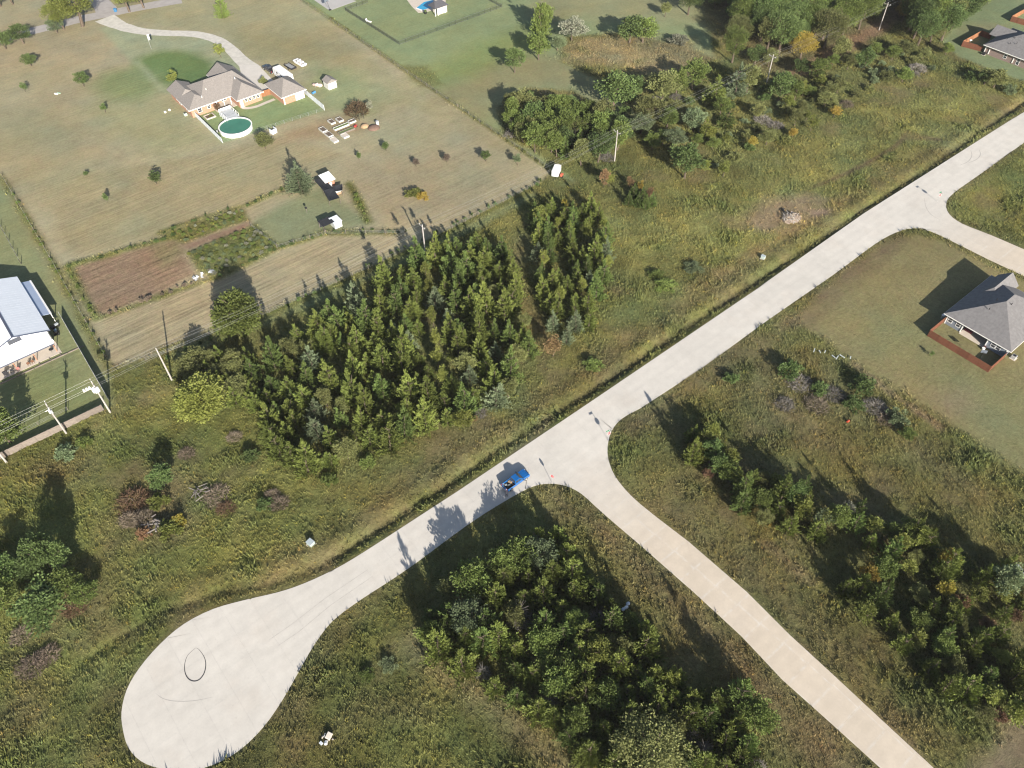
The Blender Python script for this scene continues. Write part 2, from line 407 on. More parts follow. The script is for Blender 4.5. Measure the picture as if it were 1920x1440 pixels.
# woods floor and red track, upper right lawn
area([(1270, -60), (1330, 60), (1420, 130), (1480, 160), (1660, 55), (1800, -60)], (.125, .115, .055), soft=3, jit=2, weeds=.7)
area([(1455, 145), (1520, 112), (1570, 84), (1660, 32), (1700, -10), (1720, 0), (1672, 52), (1580, 105), (1520, 140)], (.205, .132, .086), soft=2, jit=1.8, a=.85, weeds=.35, rough=.8)
area([(1765, 78), (1800, 32), (1860, 0), (1990, -60), (2200, 0), (2100, 200), (1905, 148), (1800, 108)], (.160, .195, .105), soft=1, jit=.5, stripe=.1, **MOW)
area([(1800, 60), (1850, 40), (1900, 55), (1830, 60)], (.19, .165, .10), soft=3, jit=2, a=.6)
# lawn of the grey house
area([(1492, 602), (1560, 525), (1600, 495), (1668, 452), (1720, 438), (1760, 450), (1925, 528), (2300, 700), (2400, 1100), (1925, 888), (1790, 800), (1690, 735), (1620, 690)], (.190, .168, .082), soft=1.2, jit=.6, stripe=.15, rough=.6, weeds=0.0)
oval(1690, 625, 50, 28, (.130, .175, .085), soft=8, jit=4, a=.45)
area([(1780, 705), (1830, 700), (1925, 770), (1925, 830), (1850, 775)], (.120, .170, .090), soft=8, jit=4, a=.45)
area([(1830, 850), (1925, 890), (1925, 860), (1850, 790)], (.115, .160, .085), soft=6, jit=2, a=.4)
area([(1740, 740), (1810, 735), (1830, 760), (1780, 770)], (.20, .155, .105), soft=3, jit=2, a=.7)
band([(1492, 602), (1600, 505), (1690, 448)], 2.6, (.135, .10, .062), soft=2, jit=1.4, a=.9)
band([(1515, 610), (1600, 535), (1660, 490)], 1.0, (.13, .10, .06), soft=1.5, jit=1.0, a=.6)
band([(1600, 685), (1690, 750), (1760, 800)], 1.0, (.25, .185, .125), soft=1, jit=.8, a=.8)
area([(1815, 1460), (1880, 1365), (1930, 1320), (2100, 1330), (2000, 1500)], (.165, .130, .080), soft=1.5, jit=1, rough=.5, weeds=.1)
# lot inside the second junction
area([(1790, 372), (1925, 285), (2100, 200), (2200, 500), (1925, 450), (1800, 412)], (.145, .148, .048), soft=1.5, jit=.6)
# verges, ditch sides and wheel tracks
band([(480, 1096), (620, 1030), (760, 925), (1000, 765), (1200, 632), (1500, 440), (1750, 290), (1925, 183)], 2.8, (.172, .135, .072), soft=4, jit=4.0, a=.7, weeds=.9)
band([(640, 1052), (860, 912), (1120, 738), (1400, 548), (1620, 394), (1900, 214)], 1.3, (.115, .15, .045), soft=1.2, jit=.5, a=.8)
band([(1300, 545), (1450, 455), (1600, 365), (1640, 340)], 2.5, (.205, .155, .07), soft=2, jit=1.5, a=.7)
band([(1060, 930), (1180, 1040), (1400, 1250), (1560, 1420)], 6.0, (.150, .112, .058), soft=4, jit=2.5, a=.85, weeds=.75)
band([(1220, 935), (1330, 1020), (1500, 1160), (1700, 1350)], 7.0, (.140, .118, .055), soft=4, jit=3, a=.8, weeds=.8)
band([(1440, 1020), (1520, 1090)], 1.0, (.22, .15, .09), soft=1.5, jit=1, a=.6)
band([(530, 1450), (560, 1340), (600, 1240), (660, 1160), (740, 1090)], 1.8, (.150, .125, .062), soft=2.5, jit=1.6, a=.6, weeds=.7)
band([(780, 1205), (860, 1280), (960, 1350), (1060, 1445)], 3.2, (.165, .135, .085), soft=2.5, jit=1.6, a=.65, weeds=.65)
band([(1185, 800), (1300, 720), (1430, 640), (1490, 600)], 3.0, (.150, .118, .062), soft=2.5, jit=1.6, a=.8, weeds=.6)
area([(1350, 700), (1440, 650), (1600, 690), (1660, 780), (1560, 830), (1420, 800)], (.135, .122, .060), soft=6, jit=3, a=.5)
area([(1395, 402), (1440, 372), (1510, 362), (1545, 374), (1530, 400), (1490, 424), (1430, 432), (1400, 424)], (.205, .155, .098), soft=2.5, jit=2.2, a=.9, weeds=.3, rough=.7)
area([(1520, 395), (1555, 392), (1552, 402), (1525, 406)], (.23, .17, .12), soft=1, jit=.6, weeds=0)
for k in range(5):
    band([(1520 + 6 * k, 352 - 2 * k), (1600 + 6 * k, 322 - 4 * k), (1660 + 5 * k, 286 - 3 * k), (1700, 262 - 4 * k), (1760, 262)], .5, (.13, .10, .055), soft=.7, jit=.3, a=.75, weeds=.3)
band([(960, 860), (1010, 815), (1025, 790)], 1.8, (.24, .165, .115), soft=1.5, jit=1, a=.8, weeds=.2)
band([(980, 450), (960, 520), (1005, 600), (1040, 660)], 3.0, (.13, .10, .055), soft=2, jit=1, a=.7, weeds=.4)
band([(400, 640), (395, 700)], 2, WEEDB, a=.5)
oval(110, 880, 60, 25, WEEDB, soft=4, jit=3, a=.6)
oval(290, 960, 70, 50, (.15, .105, .07), soft=4, jit=3, a=.6)
oval(60, 1330, 40, 40, (.16, .12, .085), soft=4, jit=3, a=.5)
oval(150, 1130, 60, 50, (.14, .10, .065), soft=4, jit=3, a=.5)
# old mower and vehicle lines through the wild grass
for ln in ([(230, 770), (330, 800), (420, 870), (460, 960), (440, 1040)], [(205, 800), (300, 850), (330, 900)], [(180, 960), (200, 1040), (270, 1090), (400, 1080), (520, 1040)], [(240, 1110), (340, 1110), (460, 1070)], [(40, 1260), (130, 1280), (200, 1240), (260, 1180)], [(150, 1430), (170, 1330), (190, 1270)], [(1230, 480), (1400, 400), (1560, 330)], [(1250, 600), (1380, 520), (1480, 450)], [(1300, 430), (1480, 330), (1700, 210)]):
    band(ln, 1.0, (.165, .155, .062), soft=1.6, jit=.8, a=.5, weeds=.6)
for ln in ([(1260, 800), (1400, 860), (1560, 930), (1760, 1010)], [(1700, 830), (1800, 900), (1925, 990)], [(560, 1400), (700, 1330), (800, 1330)]):
    band(ln, 2.4, (.16, .13, .07), soft=3, jit=2, a=.5, weeds=.6)
band([(70, 74.35), (120, 74.3), (210, 74.6), (255, 75.4)], 1.2, (.072, .062, .038), soft=.9, jit=.9, a=.9, weeds=.25, xy=True)  # shade of the ditch bank, painted as a dark strip in the ground colour
band([(-14, 84), (-2, 82.2), (8, 77.2), (16, 74.7), (40, 74.4), (70, 74.35)], .8, (.09, .075, .042), soft=1.0, jit=.9, a=.7, weeds=.5, xy=True)  # fainter painted ditch shade, carried on around the cul-de-sac
# bare edge right beside the concrete
SDR = sdist(ROAD, XX, YY)
mk = np.clip((SDR + 1.1) / .8, 0, 1); _blend(mk * .6, (.14, .125, .06), None, 0, None, None)
# patchiness
F1 = fbm(XX, YY, 14, 31, 4); F2 = fbm(XX, YY, 3.0, 57, 3); F3 = fbm(XX, YY, 7, 83, 3); F4 = fbm(XX, YY, 40, 91, 2)
wild = np.clip(WEEDS, 0, 1)[..., None]
GC *= 1 + .24 * F1[..., None] * (.5 + .9 * wild) + .20 * F2[..., None] * (.4 + .9 * wild) + .12 * F4[..., None]
F5 = fbm(XX, YY, 11, 131, 3)
GC *= 1 + np.stack([.10 * F3 + .05 * F5, .03 * F3, -.03 * F3 - .03 * F5], -1) * (1 + 1.0 * wild)
# drifts of rank green weeds and thin brown spots in the wild grass
D1 = np.clip(fbm(XX, YY, 8.0, 151, 4) * 2.2 - .35, 0, 1) * WEEDS; D2 = np.clip(fbm(XX, YY, 10.0, 171, 4) * 2.2 - .40, 0, 1) * WEEDS
GC = GC * (1 - .55 * D1[..., None]) + np.array((.075, .105, .030)) * (.55 * D1[..., None])
GC = GC * (1 - .50 * D2[..., None]) + np.array((.165, .125, .075)) * (.50 * D2[..., None])
GC = np.clip(GC, .01, .6)

def terr(x, y, wd=None, sdr=None):
    x = np.asarray(x, float); y = np.asarray(y, float)
    if wd is None: wd = gsample(WEEDS, x, y)
    if sdr is None: sdr = gsample(SDR, x, y)
    fade = np.clip((-sdr - .6) / 3.0, 0, 1)
    z = (.22 * fbm(x, y, 6.0, 5, 3) + .16 * fbm(x, y, 1.9, 9, 2)) * np.clip(wd, 0, 1) * fade
    dd = ldist(DITCH, x, y)
    dep = np.where(x < 18, .45, .95) * np.clip((x + 30) / 10, 0, 1) * (.8 + .3 * fbm(x, y, 9, 71, 2))
    z = z - dep * np.exp(-(dd / .85) ** 2) * np.clip((-sdr - .25) / .6, 0, 1)
    z = z + .28 * np.exp(-((dd - 3.0) / 1.6) ** 2) * (y > 73.5) * fade * (x > -5)
    pl = gsample(PLW, x, y)
    z = z + pl * .10 * np.sin(y * 2 * math.pi / 1.6 + 1.5 * fbm(x, y, 8, 101, 2))
    return np.where(sdr > .85, -.10, np.where(sdr > -.35, .015, z))
def gsample(A, x, y):
    i = np.clip(np.searchsorted(GX, x) - 1, 0, len(GX) - 2); j = np.clip(np.searchsorted(GY, y) - 1, 0, len(GY) - 2)
    fx = np.clip((x - GX[i]) / (GX[i + 1] - GX[i]), 0, 1); fy = np.clip((y - GY[j]) / (GY[j + 1] - GY[j]), 0, 1)
    if A.ndim == 3: fx = fx[..., None]; fy = fy[..., None]
    return (A[i, j] * (1 - fx) + A[i + 1, j] * fx) * (1 - fy) + (A[i, j + 1] * (1 - fx) + A[i + 1, j + 1] * fx) * fy
core = (XX > -60) & (XX < 360) & (YY > -50) & (YY < 385)
ZZ = np.where(core, terr(XX, YY, WEEDS, SDR), 0.0)
def gz(x, y):
    return float(gsample(ZZ, np.array([x]), np.array([y]))[0])

def ground_mat():
    m = bpy.data.materials.new('ground_cover'); m.use_nodes = True
    N = m.node_tree.nodes; L = m.node_tree.links; b = N['Principled BSDF']
    b.inputs['Roughness'].default_value = .95; b.inputs['Specular IOR Level'].default_value = .08
    tc = N.new('ShaderNodeTexCoord')
    a = N.new('ShaderNodeAttribute'); a.attribute_name = 'Col'
    p = N.new('ShaderNodeAttribute'); p.attribute_name = 'Prm'
    sp = N.new('ShaderNodeSeparateColor'); L.new(p.outputs['Color'], sp.inputs['Color'])
    def noise(scale, det, dist=0.0, vec=None):
        n = N.new('ShaderNodeTexNoise'); n.inputs['Scale'].default_value = scale; n.inputs['Detail'].default_value = det
        n.inputs['Distortion'].default_value = dist; n.inputs['Roughness'].default_value = .65
        L.new(vec or tc.outputs['Object'], n.inputs['Vector']); return n.outputs['Fac']
    def math_(op, x, y, z=None):
        n = N.new('ShaderNodeMath'); n.operation = op
        for i, q in enumerate((x, y, z)):
            if q is None: continue
            if isinstance(q, (int, float)): n.inputs[i].default_value = q
            else: L.new(q, n.inputs[i])
        return n.outputs[0]
    n1 = noise(1.3, 6, .6); n2 = noise(5.0, 3); n3 = noise(.22, 4, .5)
    # mown stripes run along the parcel (X) direction
    mp = N.new('ShaderNodeMapping'); mp.inputs['Scale'].default_value = (.05, 1.35, 1); L.new(tc.outputs['Object'], mp.inputs['Vector'])
    ns = noise(1.0, 3, .15, mp.outputs[0])
    grain = math_('ADD', math_('MULTIPLY', math_('SUBTRACT', n1, .5), 1.5), math_('MULTIPLY', math_('SUBTRACT', n2, .5), 1.3))
    g = math_('MULTIPLY', grain, math_('ADD', math_('MULTIPLY', sp.outputs['Red'], .75), .25))
    st = math_('MULTIPLY', math_('MULTIPLY', math_('SUBTRACT', ns, .5), 1.9), sp.outputs['Green'])
    val = math_('MAXIMUM', math_('ADD', math_('ADD', math_('ADD', g, st), 1.0), math_('MULTIPLY', math_('SUBTRACT', n3, .5), .35)), .25)
    h = N.new('ShaderNodeHueSaturation'); L.new(a.outputs['Color'], h.inputs['Color']); L.new(val, h.inputs['Value'])
    n4 = noise(.6, 5, .4)
    hs = math_('ADD', math_('MULTIPLY', math_('SUBTRACT', n4, .5), .07), .5); L.new(hs, h.inputs['Hue'])
    L.new(h.outputs['Color'], b.inputs['Base Color'])
    bp = N.new('ShaderNodeBump'); bp.inputs['Strength'].default_value = .7; bp.inputs['Distance'].default_value = .35
    L.new(math_('MULTIPLY', math_('ADD', n1, math_('MULTIPLY', n2, .6)), math_('ADD', math_('MULTIPLY', sp.outputs['Red'], .8), .12)), bp.inputs['Height'])
    L.new(bp.outputs['Normal'], b.inputs['Normal'])
    return m
def build_ground():
    nx, ny = XX.shape
    V = np.stack([XX, YY, ZZ], -1).reshape(-1, 3)
    idx = np.arange(nx * ny).reshape(nx, ny)
    F = np.stack([idx[:-1, :-1], idx[1:, :-1], idx[1:, 1:], idx[:-1, 1:]], -1).reshape(-1, 4)
    prm = np.stack([ROUGH, STRIPE, WEEDS], -1).reshape(-1, 3)
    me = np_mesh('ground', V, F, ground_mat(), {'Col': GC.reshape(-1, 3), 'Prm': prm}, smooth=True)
    link('ground', me, kind='structure')
build_ground()

# ------------------------------------------------------------------ concrete road: every slab a part
def concrete(name, jamt0, jamt1):
    """light concrete; the side streets (low Y) were poured from a tanner mix with pale joint seams"""
    m = bpy.data.materials.new(name); m.use_nodes = True
    N = m.node_tree.nodes; L = m.node_tree.links; b = N['Principled BSDF']
    b.inputs['Roughness'].default_value = .85; b.inputs['Specular IOR Level'].default_value = .2
    oi = N.new('ShaderNodeObjectInfo'); at = N.new('ShaderNodeAttribute'); at.attribute_name = 'edge'
    geo = N.new('ShaderNodeNewGeometry'); sx = N.new('ShaderNodeSeparateXYZ'); L.new(geo.outputs['Position'], sx.inputs[0])
    def noise(sc_, d, r=.6):
        n = N.new('ShaderNodeTexNoise'); n.inputs['Scale'].default_value = sc_; n.inputs['Detail'].default_value = d; n.inputs['Roughness'].default_value = r
        L.new(geo.outputs['Position'], n.inputs['Vector']); return n.outputs['Fac']
    def mr(v, a, b_, c, d):
        n = N.new('ShaderNodeMapRange'); n.inputs['From Min'].default_value = a; n.inputs['From Max'].default_value = b_; n.inputs['To Min'].default_value = c; n.inputs['To Max'].default_value = d
        L.new(v, n.inputs['Value']); return n.outputs[0]
    def mul(a, b_):
        n = N.new('ShaderNodeMath'); n.operation = 'MULTIPLY'; L.new(a, n.inputs[0]); L.new(b_, n.inputs[1]); return n.outputs[0]
    def mix(f, a, b_):
        n = N.new('ShaderNodeMix'); n.data_type = 'RGBA'; L.new(f, n.inputs['Factor'])
        for k, q in (('A', a), ('B', b_)):
            if isinstance(q, tuple): n.inputs[k].default_value = (*q, 1)
            else: L.new(q, n.inputs[k])
        return n.outputs['Result']
    tan = mul(mr(sx.outputs[1], 62, 40, 0, 1), mr(sx.outputs[0], 25, 45, 0, 1))
    base = mix(tan, (.555, .525, .480), (.540, .470, .385))
    joint = mix(tan, (.51, .485, .45), (.60, .565, .52))
    amt = mul(mul(at.outputs['Fac'], mr(noise(.9, 4), .38, .62, 0, 1)), mr(tan, 0, 1, jamt0, jamt1))
    c = mix(amt, base, joint)
    st = mix(mr(noise(.11, 6, .65), .52, .72, 0, .35), c, (.515, .455, .395))
    val = mul(mul(mr(noise(.35, 6), .3, .7, .93, 1.06), mr(noise(2.5, 3), .3, .7, .975, 1.025)), mr(oi.outputs['Random'], 0, 1, .985, 1.015))
    lane = N.new('ShaderNodeMath'); lane.operation = 'SINE'
    lm = N.new('ShaderNodeMath'); lm.operation = 'MULTIPLY_ADD'; lm.inputs[1].default_value = 3.2; lm.inputs[2].default_value = -1.0; L.new(sx.outputs[1], lm.inputs[0]); L.new(lm.outputs[0], lane.inputs[0])
    val = mul(mul(val, mr(lane.outputs[0], -1, 1, .985, 1.012)), mr(noise(.05, 5, .7), .35, .65, .95, 1.03))
    spot = mr(noise(1.6, 2, .5), .68, .78, 1.0, .90); val = mul(val, spot)
    h = N.new('ShaderNodeHueSaturation'); L.new(st, h.inputs['Color']); L.new(val, h.inputs['Value'])
    L.new(h.outputs['Color'], b.inputs['Base Color'])
    return m
CONC = CONCW = concrete('concrete_slab', .45, .75)
def clip_poly(poly, x0, x1, y0, y1):
    def cl(pts, f, val, axis, sgn):
        out = []
        for i in range(len(pts)):
            a, b = pts[i], pts[(i + 1) % len(pts)]
            ia = (a[axis] - val) * sgn >= 0; ib = (b[axis] - val) * sgn >= 0
            if ia: out.append(a)
            if ia != ib:
                t = (val - a[axis]) / (b[axis] - a[axis]); out.append((a[0] + t * (b[0] - a[0]), a[1] + t * (b[1] - a[1])))
        return out
    for val, axis, s in ((x0, 0, 1), (x1, 0, -1), (y0, 1, 1), (y1, 1, -1)):
        poly = cl(poly, None, val, axis, s)
        if len(poly) < 3: return []
    out = []
    for p in poly:
        if not out or math.hypot(p[0] - out[-1][0], p[1] - out[-1][1]) > .03: out.append(p)
    while len(out) > 2 and math.hypot(out[0][0] - out[-1][0], out[0][1] - out[-1][1]) < .03: out.pop()
    return out
def parea(p): return .5 * sum(p[i][0] * p[(i + 1) % len(p)][1] - p[(i + 1) % len(p)][0] * p[i][1] for i in range(len(p)))
def make_road():
    root = bpy.data.objects.new('road', None); COL.objects.link(root); root['kind'] = 'structure'
    cells = []
    xs = np.arange(-24, 330, 4.6)
    rows = [46.4, 50.4, 54.8, 59.6, 64.0, 68.25, 72.55, 76.8, 81.5]
    for a, b in zip(xs[:-1], xs[1:]):
        for c, d in zip(rows[:-1], rows[1:]): cells.append((a, b, c, d, CONC if d > 60 or b < 30 else CONCW))
    ys = [46.4 - 4.6 * i for i in range(32)]
    for d, c in zip(ys[:-1], ys[1:]):
        mid = .5 * (c + d); cx = 66.0 + (42 - mid) * .052
        for a, b in ((cx - 9, cx), (cx, cx + 9), (172, 185.5), (185.5, 200)): cells.append((a, b, c, d, CONCW))
    k = 0
    for a, b, c, d, m in cells:
        p = clip_poly(ROAD, a + .003, b - .003, c + .003, d - .003)
        if len(p) < 3: continue
        ar = abs(parea(p))
        if ar < .25: continue
        if parea(p) < 0: p = p[::-1]
        cx = sum(q[0] for q in p) / len(p); cy = sum(q[1] for q in p) / len(p)
        ppx, ppy, _ = PX(cx, cy)
        if ppx < -140 or ppx > 2060 or ppy > 1580: continue
        bm = bmesh.new()
        lay = bm.verts.layers.float.new('edge')
        vs = [bm.verts.new((x - cx, y - cy, .05)) for x, y in p]
        f = bm.faces.new(vs)
        for v in vs: v[lay] = 1.0
        ex = bmesh.ops.extrude_face_region(bm, geom=list(f.edges))
        for g in ex['geom']:
            if isinstance(g, bmesh.types.BMVert): g.co.z = -.12; g[lay] = 1.0
        ins = bmesh.ops.inset_individual(bm, faces=[f], thickness=.30 if ar > 8 else .1, use_even_offset=True)
        for v in f.verts: v[lay] = 0.0
        bmesh.ops.recalc_face_normals(bm, faces=bm.faces)
        if f.normal.z < 0: bmesh.ops.reverse_faces(bm, faces=bm.faces)
        me = bpy.data.meshes.new('slab'); bm.to_mesh(me); bm.free(); me.materials.append(m)
        link('slab', me, root, (cx, cy, 0)); k += 1
    # tyre marks lie on the slabs
    def ribbon(pts, w0, w1, col, nm, closed=False):
        pts = [np.array(p) for p in pts]; V = []; F = []; n = len(pts)
        for i, p in enumerate(pts):
            t = pts[min(i + 1, n - 1)] - pts[max(i - 1, 0)]; t = t / (np.linalg.norm(t) + 1e-9); s = np.array([-t[1], t[0]])
            ww = w0 + (w1 - w0) * math.sin(math.pi * i / (n - 1)) ** 1.5
            V += [(*(p + s * ww / 2), .0565), (*(p - s * ww / 2), .0565)]
        F = [(2 * i, 2 * i + 1, 2 * i + 3, 2 * i + 2) for i in range(n - 1)]
        me = np_mesh('tyre_mark', V, F, mat(nm, col, .9, .15, 2.0)); link('tyre_mark', me, root)
    ribbon(catmull(P2((367, 1215), (353, 1228), (347, 1243), (347, 1260), (353, 1272), (363, 1277), (374, 1274), (383, 1262), (386, 1246), (383, 1232), (374, 1219), (368, 1215)), 6), .03, .20, (.05, .05, .055), 'rubber_dark')
    ribbon(catmull(P2((292, 1300), (306, 1310), (330, 1315), (365, 1314), (400, 1307)), 6), .02, .10, (.36, .34, .32), 'rubber_faint')
    ribbon(P2((520, 1212), (560, 1185), (620, 1135), (700, 1080)), .1, .13, (.46, .43, .395), 'rubber_haze2')
    ribbon(P2((505, 1200), (548, 1170), (610, 1122), (690, 1068)), .1, .13, (.46, .43, .395), 'rubber_haze2')
    ribbon(catmull(P2((1733, 372), (1736, 388), (1745, 402), (1762, 412)), 6), .1, .25, (.43, .40, .37), 'rubber_haze')
    ribbon(catmull(P2((1800, 310), (1815, 303), (1822, 292), (1820, 282)), 6), .1, .22, (.39, .365, .34), 'rubber_fainter')
    ribbon(catmull(P2((1815, 306), (1831, 299), (1838, 290), (1836, 281)), 6), .1, .22, (.39, .365, .34), 'rubber_fainter')
    return root
make_road()
# ------------------------------------------------------------------ vegetation
def kites(P, D, L, W, rng):
    n = len(P)
    D = D / (np.linalg.norm(D, axis=1, keepdims=True) + 1e-9)
    R = rng.normal(size=(n, 3)); S = np.cross(D, R); S /= (np.linalg.norm(S, axis=1, keepdims=True) + 1e-9)
    L = np.asarray(L)[:, None] if np.ndim(L) else np.full((n, 1), L); W = np.asarray(W)[:, None] if np.ndim(W) else np.full((n, 1), W)
    V = np.stack([P, P + D * L * .5 + S * W * .5, P + D * L, P + D * L * .5 - S * W * .5], 1).reshape(-1, 3)
    F = np.arange(4 * n).reshape(n, 4)
    return V, F
def tint_of(n, rng, clump=None):
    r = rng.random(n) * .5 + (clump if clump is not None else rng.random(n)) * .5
    t = np.stack([r, rng.random(n), rng.random(n)], 1)
    return np.repeat(t, 4, axis=0)

def cedar_crown(seed, branches=84, per=26, R=1.75, lf=1.0):
    """6 m tall juniper: pointed leader, ascending feathery branch tips on a cone-shaped, lobed outline"""
    rng = np.random.default_rng(seed); H = 6.0
    Ps = []; Ds = []; Ls = []; Ws = []; Cl = []
    lob = rng.integers(3, 6); ph = rng.random() * 6.283; lop = rng.normal(0, .15, 2); pw = rng.uniform(.75, 1.05)
    for i in range(branches + 5):
        lead = i >= branches
        t = 1 - math.sqrt(1 - .93 * (i + rng.random()) / branches) if not lead else .8
        th = i * 2.39996 + rng.normal(0, .3)
        zt = H * (.10 + .90 * t) if not lead else H * rng.uniform(.93, 1.06)
        Rz = R * (1 - t) ** pw * (1 + .25 * math.sin(lob * th + ph + 3 * t)) * rng.uniform(.70, 1.12) + .10 if not lead else rng.uniform(.02, .16)
        tip = np.array([math.cos(th) * Rz + lop[0] * t, math.sin(th) * Rz + lop[1] * t, zt]); base = np.array([lop[0] * t, lop[1] * t, max(.03, zt - Rz * rng.uniform(.7, 1.15) - (0 if not lead else H * .2))])
        d = tip - base; ln = np.linalg.norm(d) + 1e-6; d = d / ln
        s = rng.uniform(.22, 1.0, per)
        spread = ((.20 * (1.12 - s) + .01) * lf ** .5)[:, None]
        off = rng.normal(0, 1, (per, 3)); off -= (off @ d)[:, None] * d
        Ps.append(base + d * (s * ln)[:, None] * .93 + off * spread * .6)
        Ds.append(d * .8 + off * .30 + np.array([0, 0, .75])); Ls.append(rng.uniform(.28, .56, per) * (1.15 - .35 * s) * lf); Ws.append(rng.uniform(.08, .135, per) * lf)
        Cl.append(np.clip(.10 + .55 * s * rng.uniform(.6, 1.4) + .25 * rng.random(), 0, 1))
    P = np.concatenate(Ps); D = np.concatenate(Ds); P[:, 2] = np.maximum(P[:, 2], .06)
    V, F = kites(P, D, np.concatenate(Ls), np.concatenate(Ws), rng)
    return V, F, tint_of(len(F), rng, np.concatenate(Cl))
def leafy_crown(seed, clumps=34, per=60, R=(2.0, 2.0, 2.2), zc=3.6, leaf=(.26, .48), low=.15, gap=.5):
    rng = np.random.default_rng(seed)
    Ps = []; Ds = []; Cl = []
    for i in range(clumps):
        d = rng.normal(size=3); d /= np.linalg.norm(d); d[2] = abs(d[2]) * (1 if rng.random() > .35 else -.8)
        k = rng.uniform(gap, 1.0)
        c = np.array([d[0] * R[0], d[1] * R[1], d[2] * R[2]]) * k
        rr = .34 * (R[0] + R[2]) * .5 * rng.uniform(.65, 1.15)
        q = rng.normal(size=(per, 3)); q /= np.linalg.norm(q, axis=1, keepdims=True); q *= (rng.random((per, 1)) ** .45)
        Ps.append(c + q * rr * np.array([1, 1, .75])); Ds.append(q + d * .5 + np.array([0, 0, .25]) + rng.normal(0, .5, (per, 3)))
        Cl.append(np.full(per, rng.random()))
    P = np.concatenate(Ps) + np.array([0, 0, zc]); D = np.concatenate(Ds)
    P[:, 2] = np.maximum(P[:, 2], low)
    n = len(P); Lf = rng.uniform(*leaf, n)
    V, F = kites(P, D, Lf, Lf * rng.uniform(.55, .8, n), rng)
    return V, F, tint_of(n, rng, np.concatenate(Cl))
def twig_crown(seed, n=900, R=1.6, H=2.2):
    rng = np.random.default_rng(seed)
    th = rng.random(n) * 6.283; q = np.sqrt(rng.random(n)) * R
    P = np.stack([q * np.cos(th) * .8, q * np.sin(th) * .8, rng.random(n) * H * .6 * (1.1 - q / R)], 1)
    D = np.stack([np.cos(th) * .5 + rng.normal(0, .8, n), np.sin(th) * .5 + rng.normal(0, .8, n), rng.uniform(.0, 1.3, n)], 1)
    V, F = kites(P, D, rng.uniform(.25, .75, n), rng.uniform(.03, .08, n), rng)
    return V, F, tint_of(n, rng)
def trunk_mesh(seed, h, r, limbs, spread, bark):
    rng = np.random.default_rng(seed); mb = MB()
    x = y = 0.0; pts = [(0, 0, -.25)]
    for k in range(1, 4):
        x += rng.normal(0, .03 * h); y += rng.normal(0, .03 * h); pts.append((x, y, h * k / 3))
    for k in range(3): mb.tube(pts[k], pts[k + 1], r * (1 - .28 * k), r * (1 - .28 * (k + 1)), 6, caps=(k == 0))
    for i in range(limbs):
        t = rng.uniform(.4, .95); a = rng.random() * 6.283
        b = Vector(pts[1]).lerp(Vector(pts[3]), t)
        e = b + Vector((math.cos(a) * spread, math.sin(a) * spread, spread * rng.uniform(.5, 1.1)))
        mb.tube(b, e, r * .4, r * .12, 5, caps=False)
    me = bpy.data.meshes.new('trunk'); me.from_pydata(mb.v, [], mb.f); me.update(); me.materials.append(bark)
    return me
BARK = mat('bark', (.11, .085, .065), .95, .25, 6, objvar=.2)
BARKG = mat('bark_pale', (.17, .155, .14), .95, .2, 6, objvar=.2)
FOL = {
    'cedar': foliage('cedar_green', (0.148, 0.182, 0.044), .012, .42, .18),
    'cedard': foliage('cedar_dark', (0.108, 0.152, 0.042), .012, .4, .18),
    'cedarb': foliage('cedar_bluish', (0.165, 0.205, 0.115), .012, .35, .18),
    'leaf': foliage('leaf_green', (0.145, 0.19, 0.05), .012, .4, .28),
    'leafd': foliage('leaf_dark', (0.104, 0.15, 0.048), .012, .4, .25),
    'olive': foliage('leaf_olive', (0.172, 0.185, 0.068), .012, .35, .28),
    'grey': foliage('leaf_greygreen', (0.155, 0.195, 0.1), .02, .3, .25),
    'lime': foliage('leaf_lime', (.190, .212, .052), .012, .3, .3),
    'yellow': foliage('leaf_yellow', (.300, .240, .050), .03, .3, .3),
    'orange': foliage('leaf_orange', (.25, .165, .085), .03, .3, .3),
    'rust': foliage('leaf_rust', (0.15, 0.098, 0.058), .03, .3, .25),
    'twig': foliage('dry_twigs', (0.17, 0.135, 0.1), .02, .35, 0),
    'twigg': foliage('grey_twigs', (0.185, 0.17, 0.15), .01, .35, 0),
    'white': foliage('seedhead_white', (0.24, 0.245, 0.18), .02, .3, .2),
}
SHAPES = {}
def _reg(kind, n, fn, h, w, th, tr, limbs, spread):
    SHAPES[kind] = dict(raw=[fn(100 * len(SHAPES) + i) for i in range(n)], h=h, w=w, trunk=[trunk_mesh(900 + 10 * len(SHAPES) + i, th, tr, limbs, spread, BARKG if kind == 'bare' else BARK) for i in range(2)], cache={})
_reg('cedar', 9, lambda s: cedar_crown(s), 6.0, 3.5, 4.6, .13, 5, .5)
_reg('cedarwide', 3, lambda s: cedar_crown(s, 300, 28, 1.95, .62), 6.0, 3.7, 4.4, .16, 6, .6)
_reg('round', 5, lambda s: leafy_crown(s, 44, 80, leaf=(.18, .34)), 5.9, 4.6, 3.9, .16, 7, 1.3)
_reg('big', 3, lambda s: leafy_crown(s, 84, 105, (2.2, 2.2, 2.1), 3.7, (.11, .20), .4, .55), 6.0, 5.0, 4.0, .2, 9, 1.4)
_reg('dome', 2, lambda s: leafy_crown(s, 120, 90, (2.0, 2.0, 2.3), 2.1, (.13, .26), .12, .5), 4.7, 4.8, 3.4, .2, 8, 1.2)
_reg('slim', 4, lambda s: leafy_crown(s, 26, 70, (.95, .95, 2.2), 3.1, (.16, .30), .3, .2), 5.5, 2.3, 4.4, .08, 6, .6)
_reg('shrub', 5, lambda s: leafy_crown(s, 26, 70, (1.6, 1.6, 1.15), 1.0, (.15, .30), .1, .3), 2.3, 3.7, .9, .07, 4, .6)
_reg('brush', 3, lambda s: twig_crown(s), 2.4, 3.6, .8, .06, 5, .7)
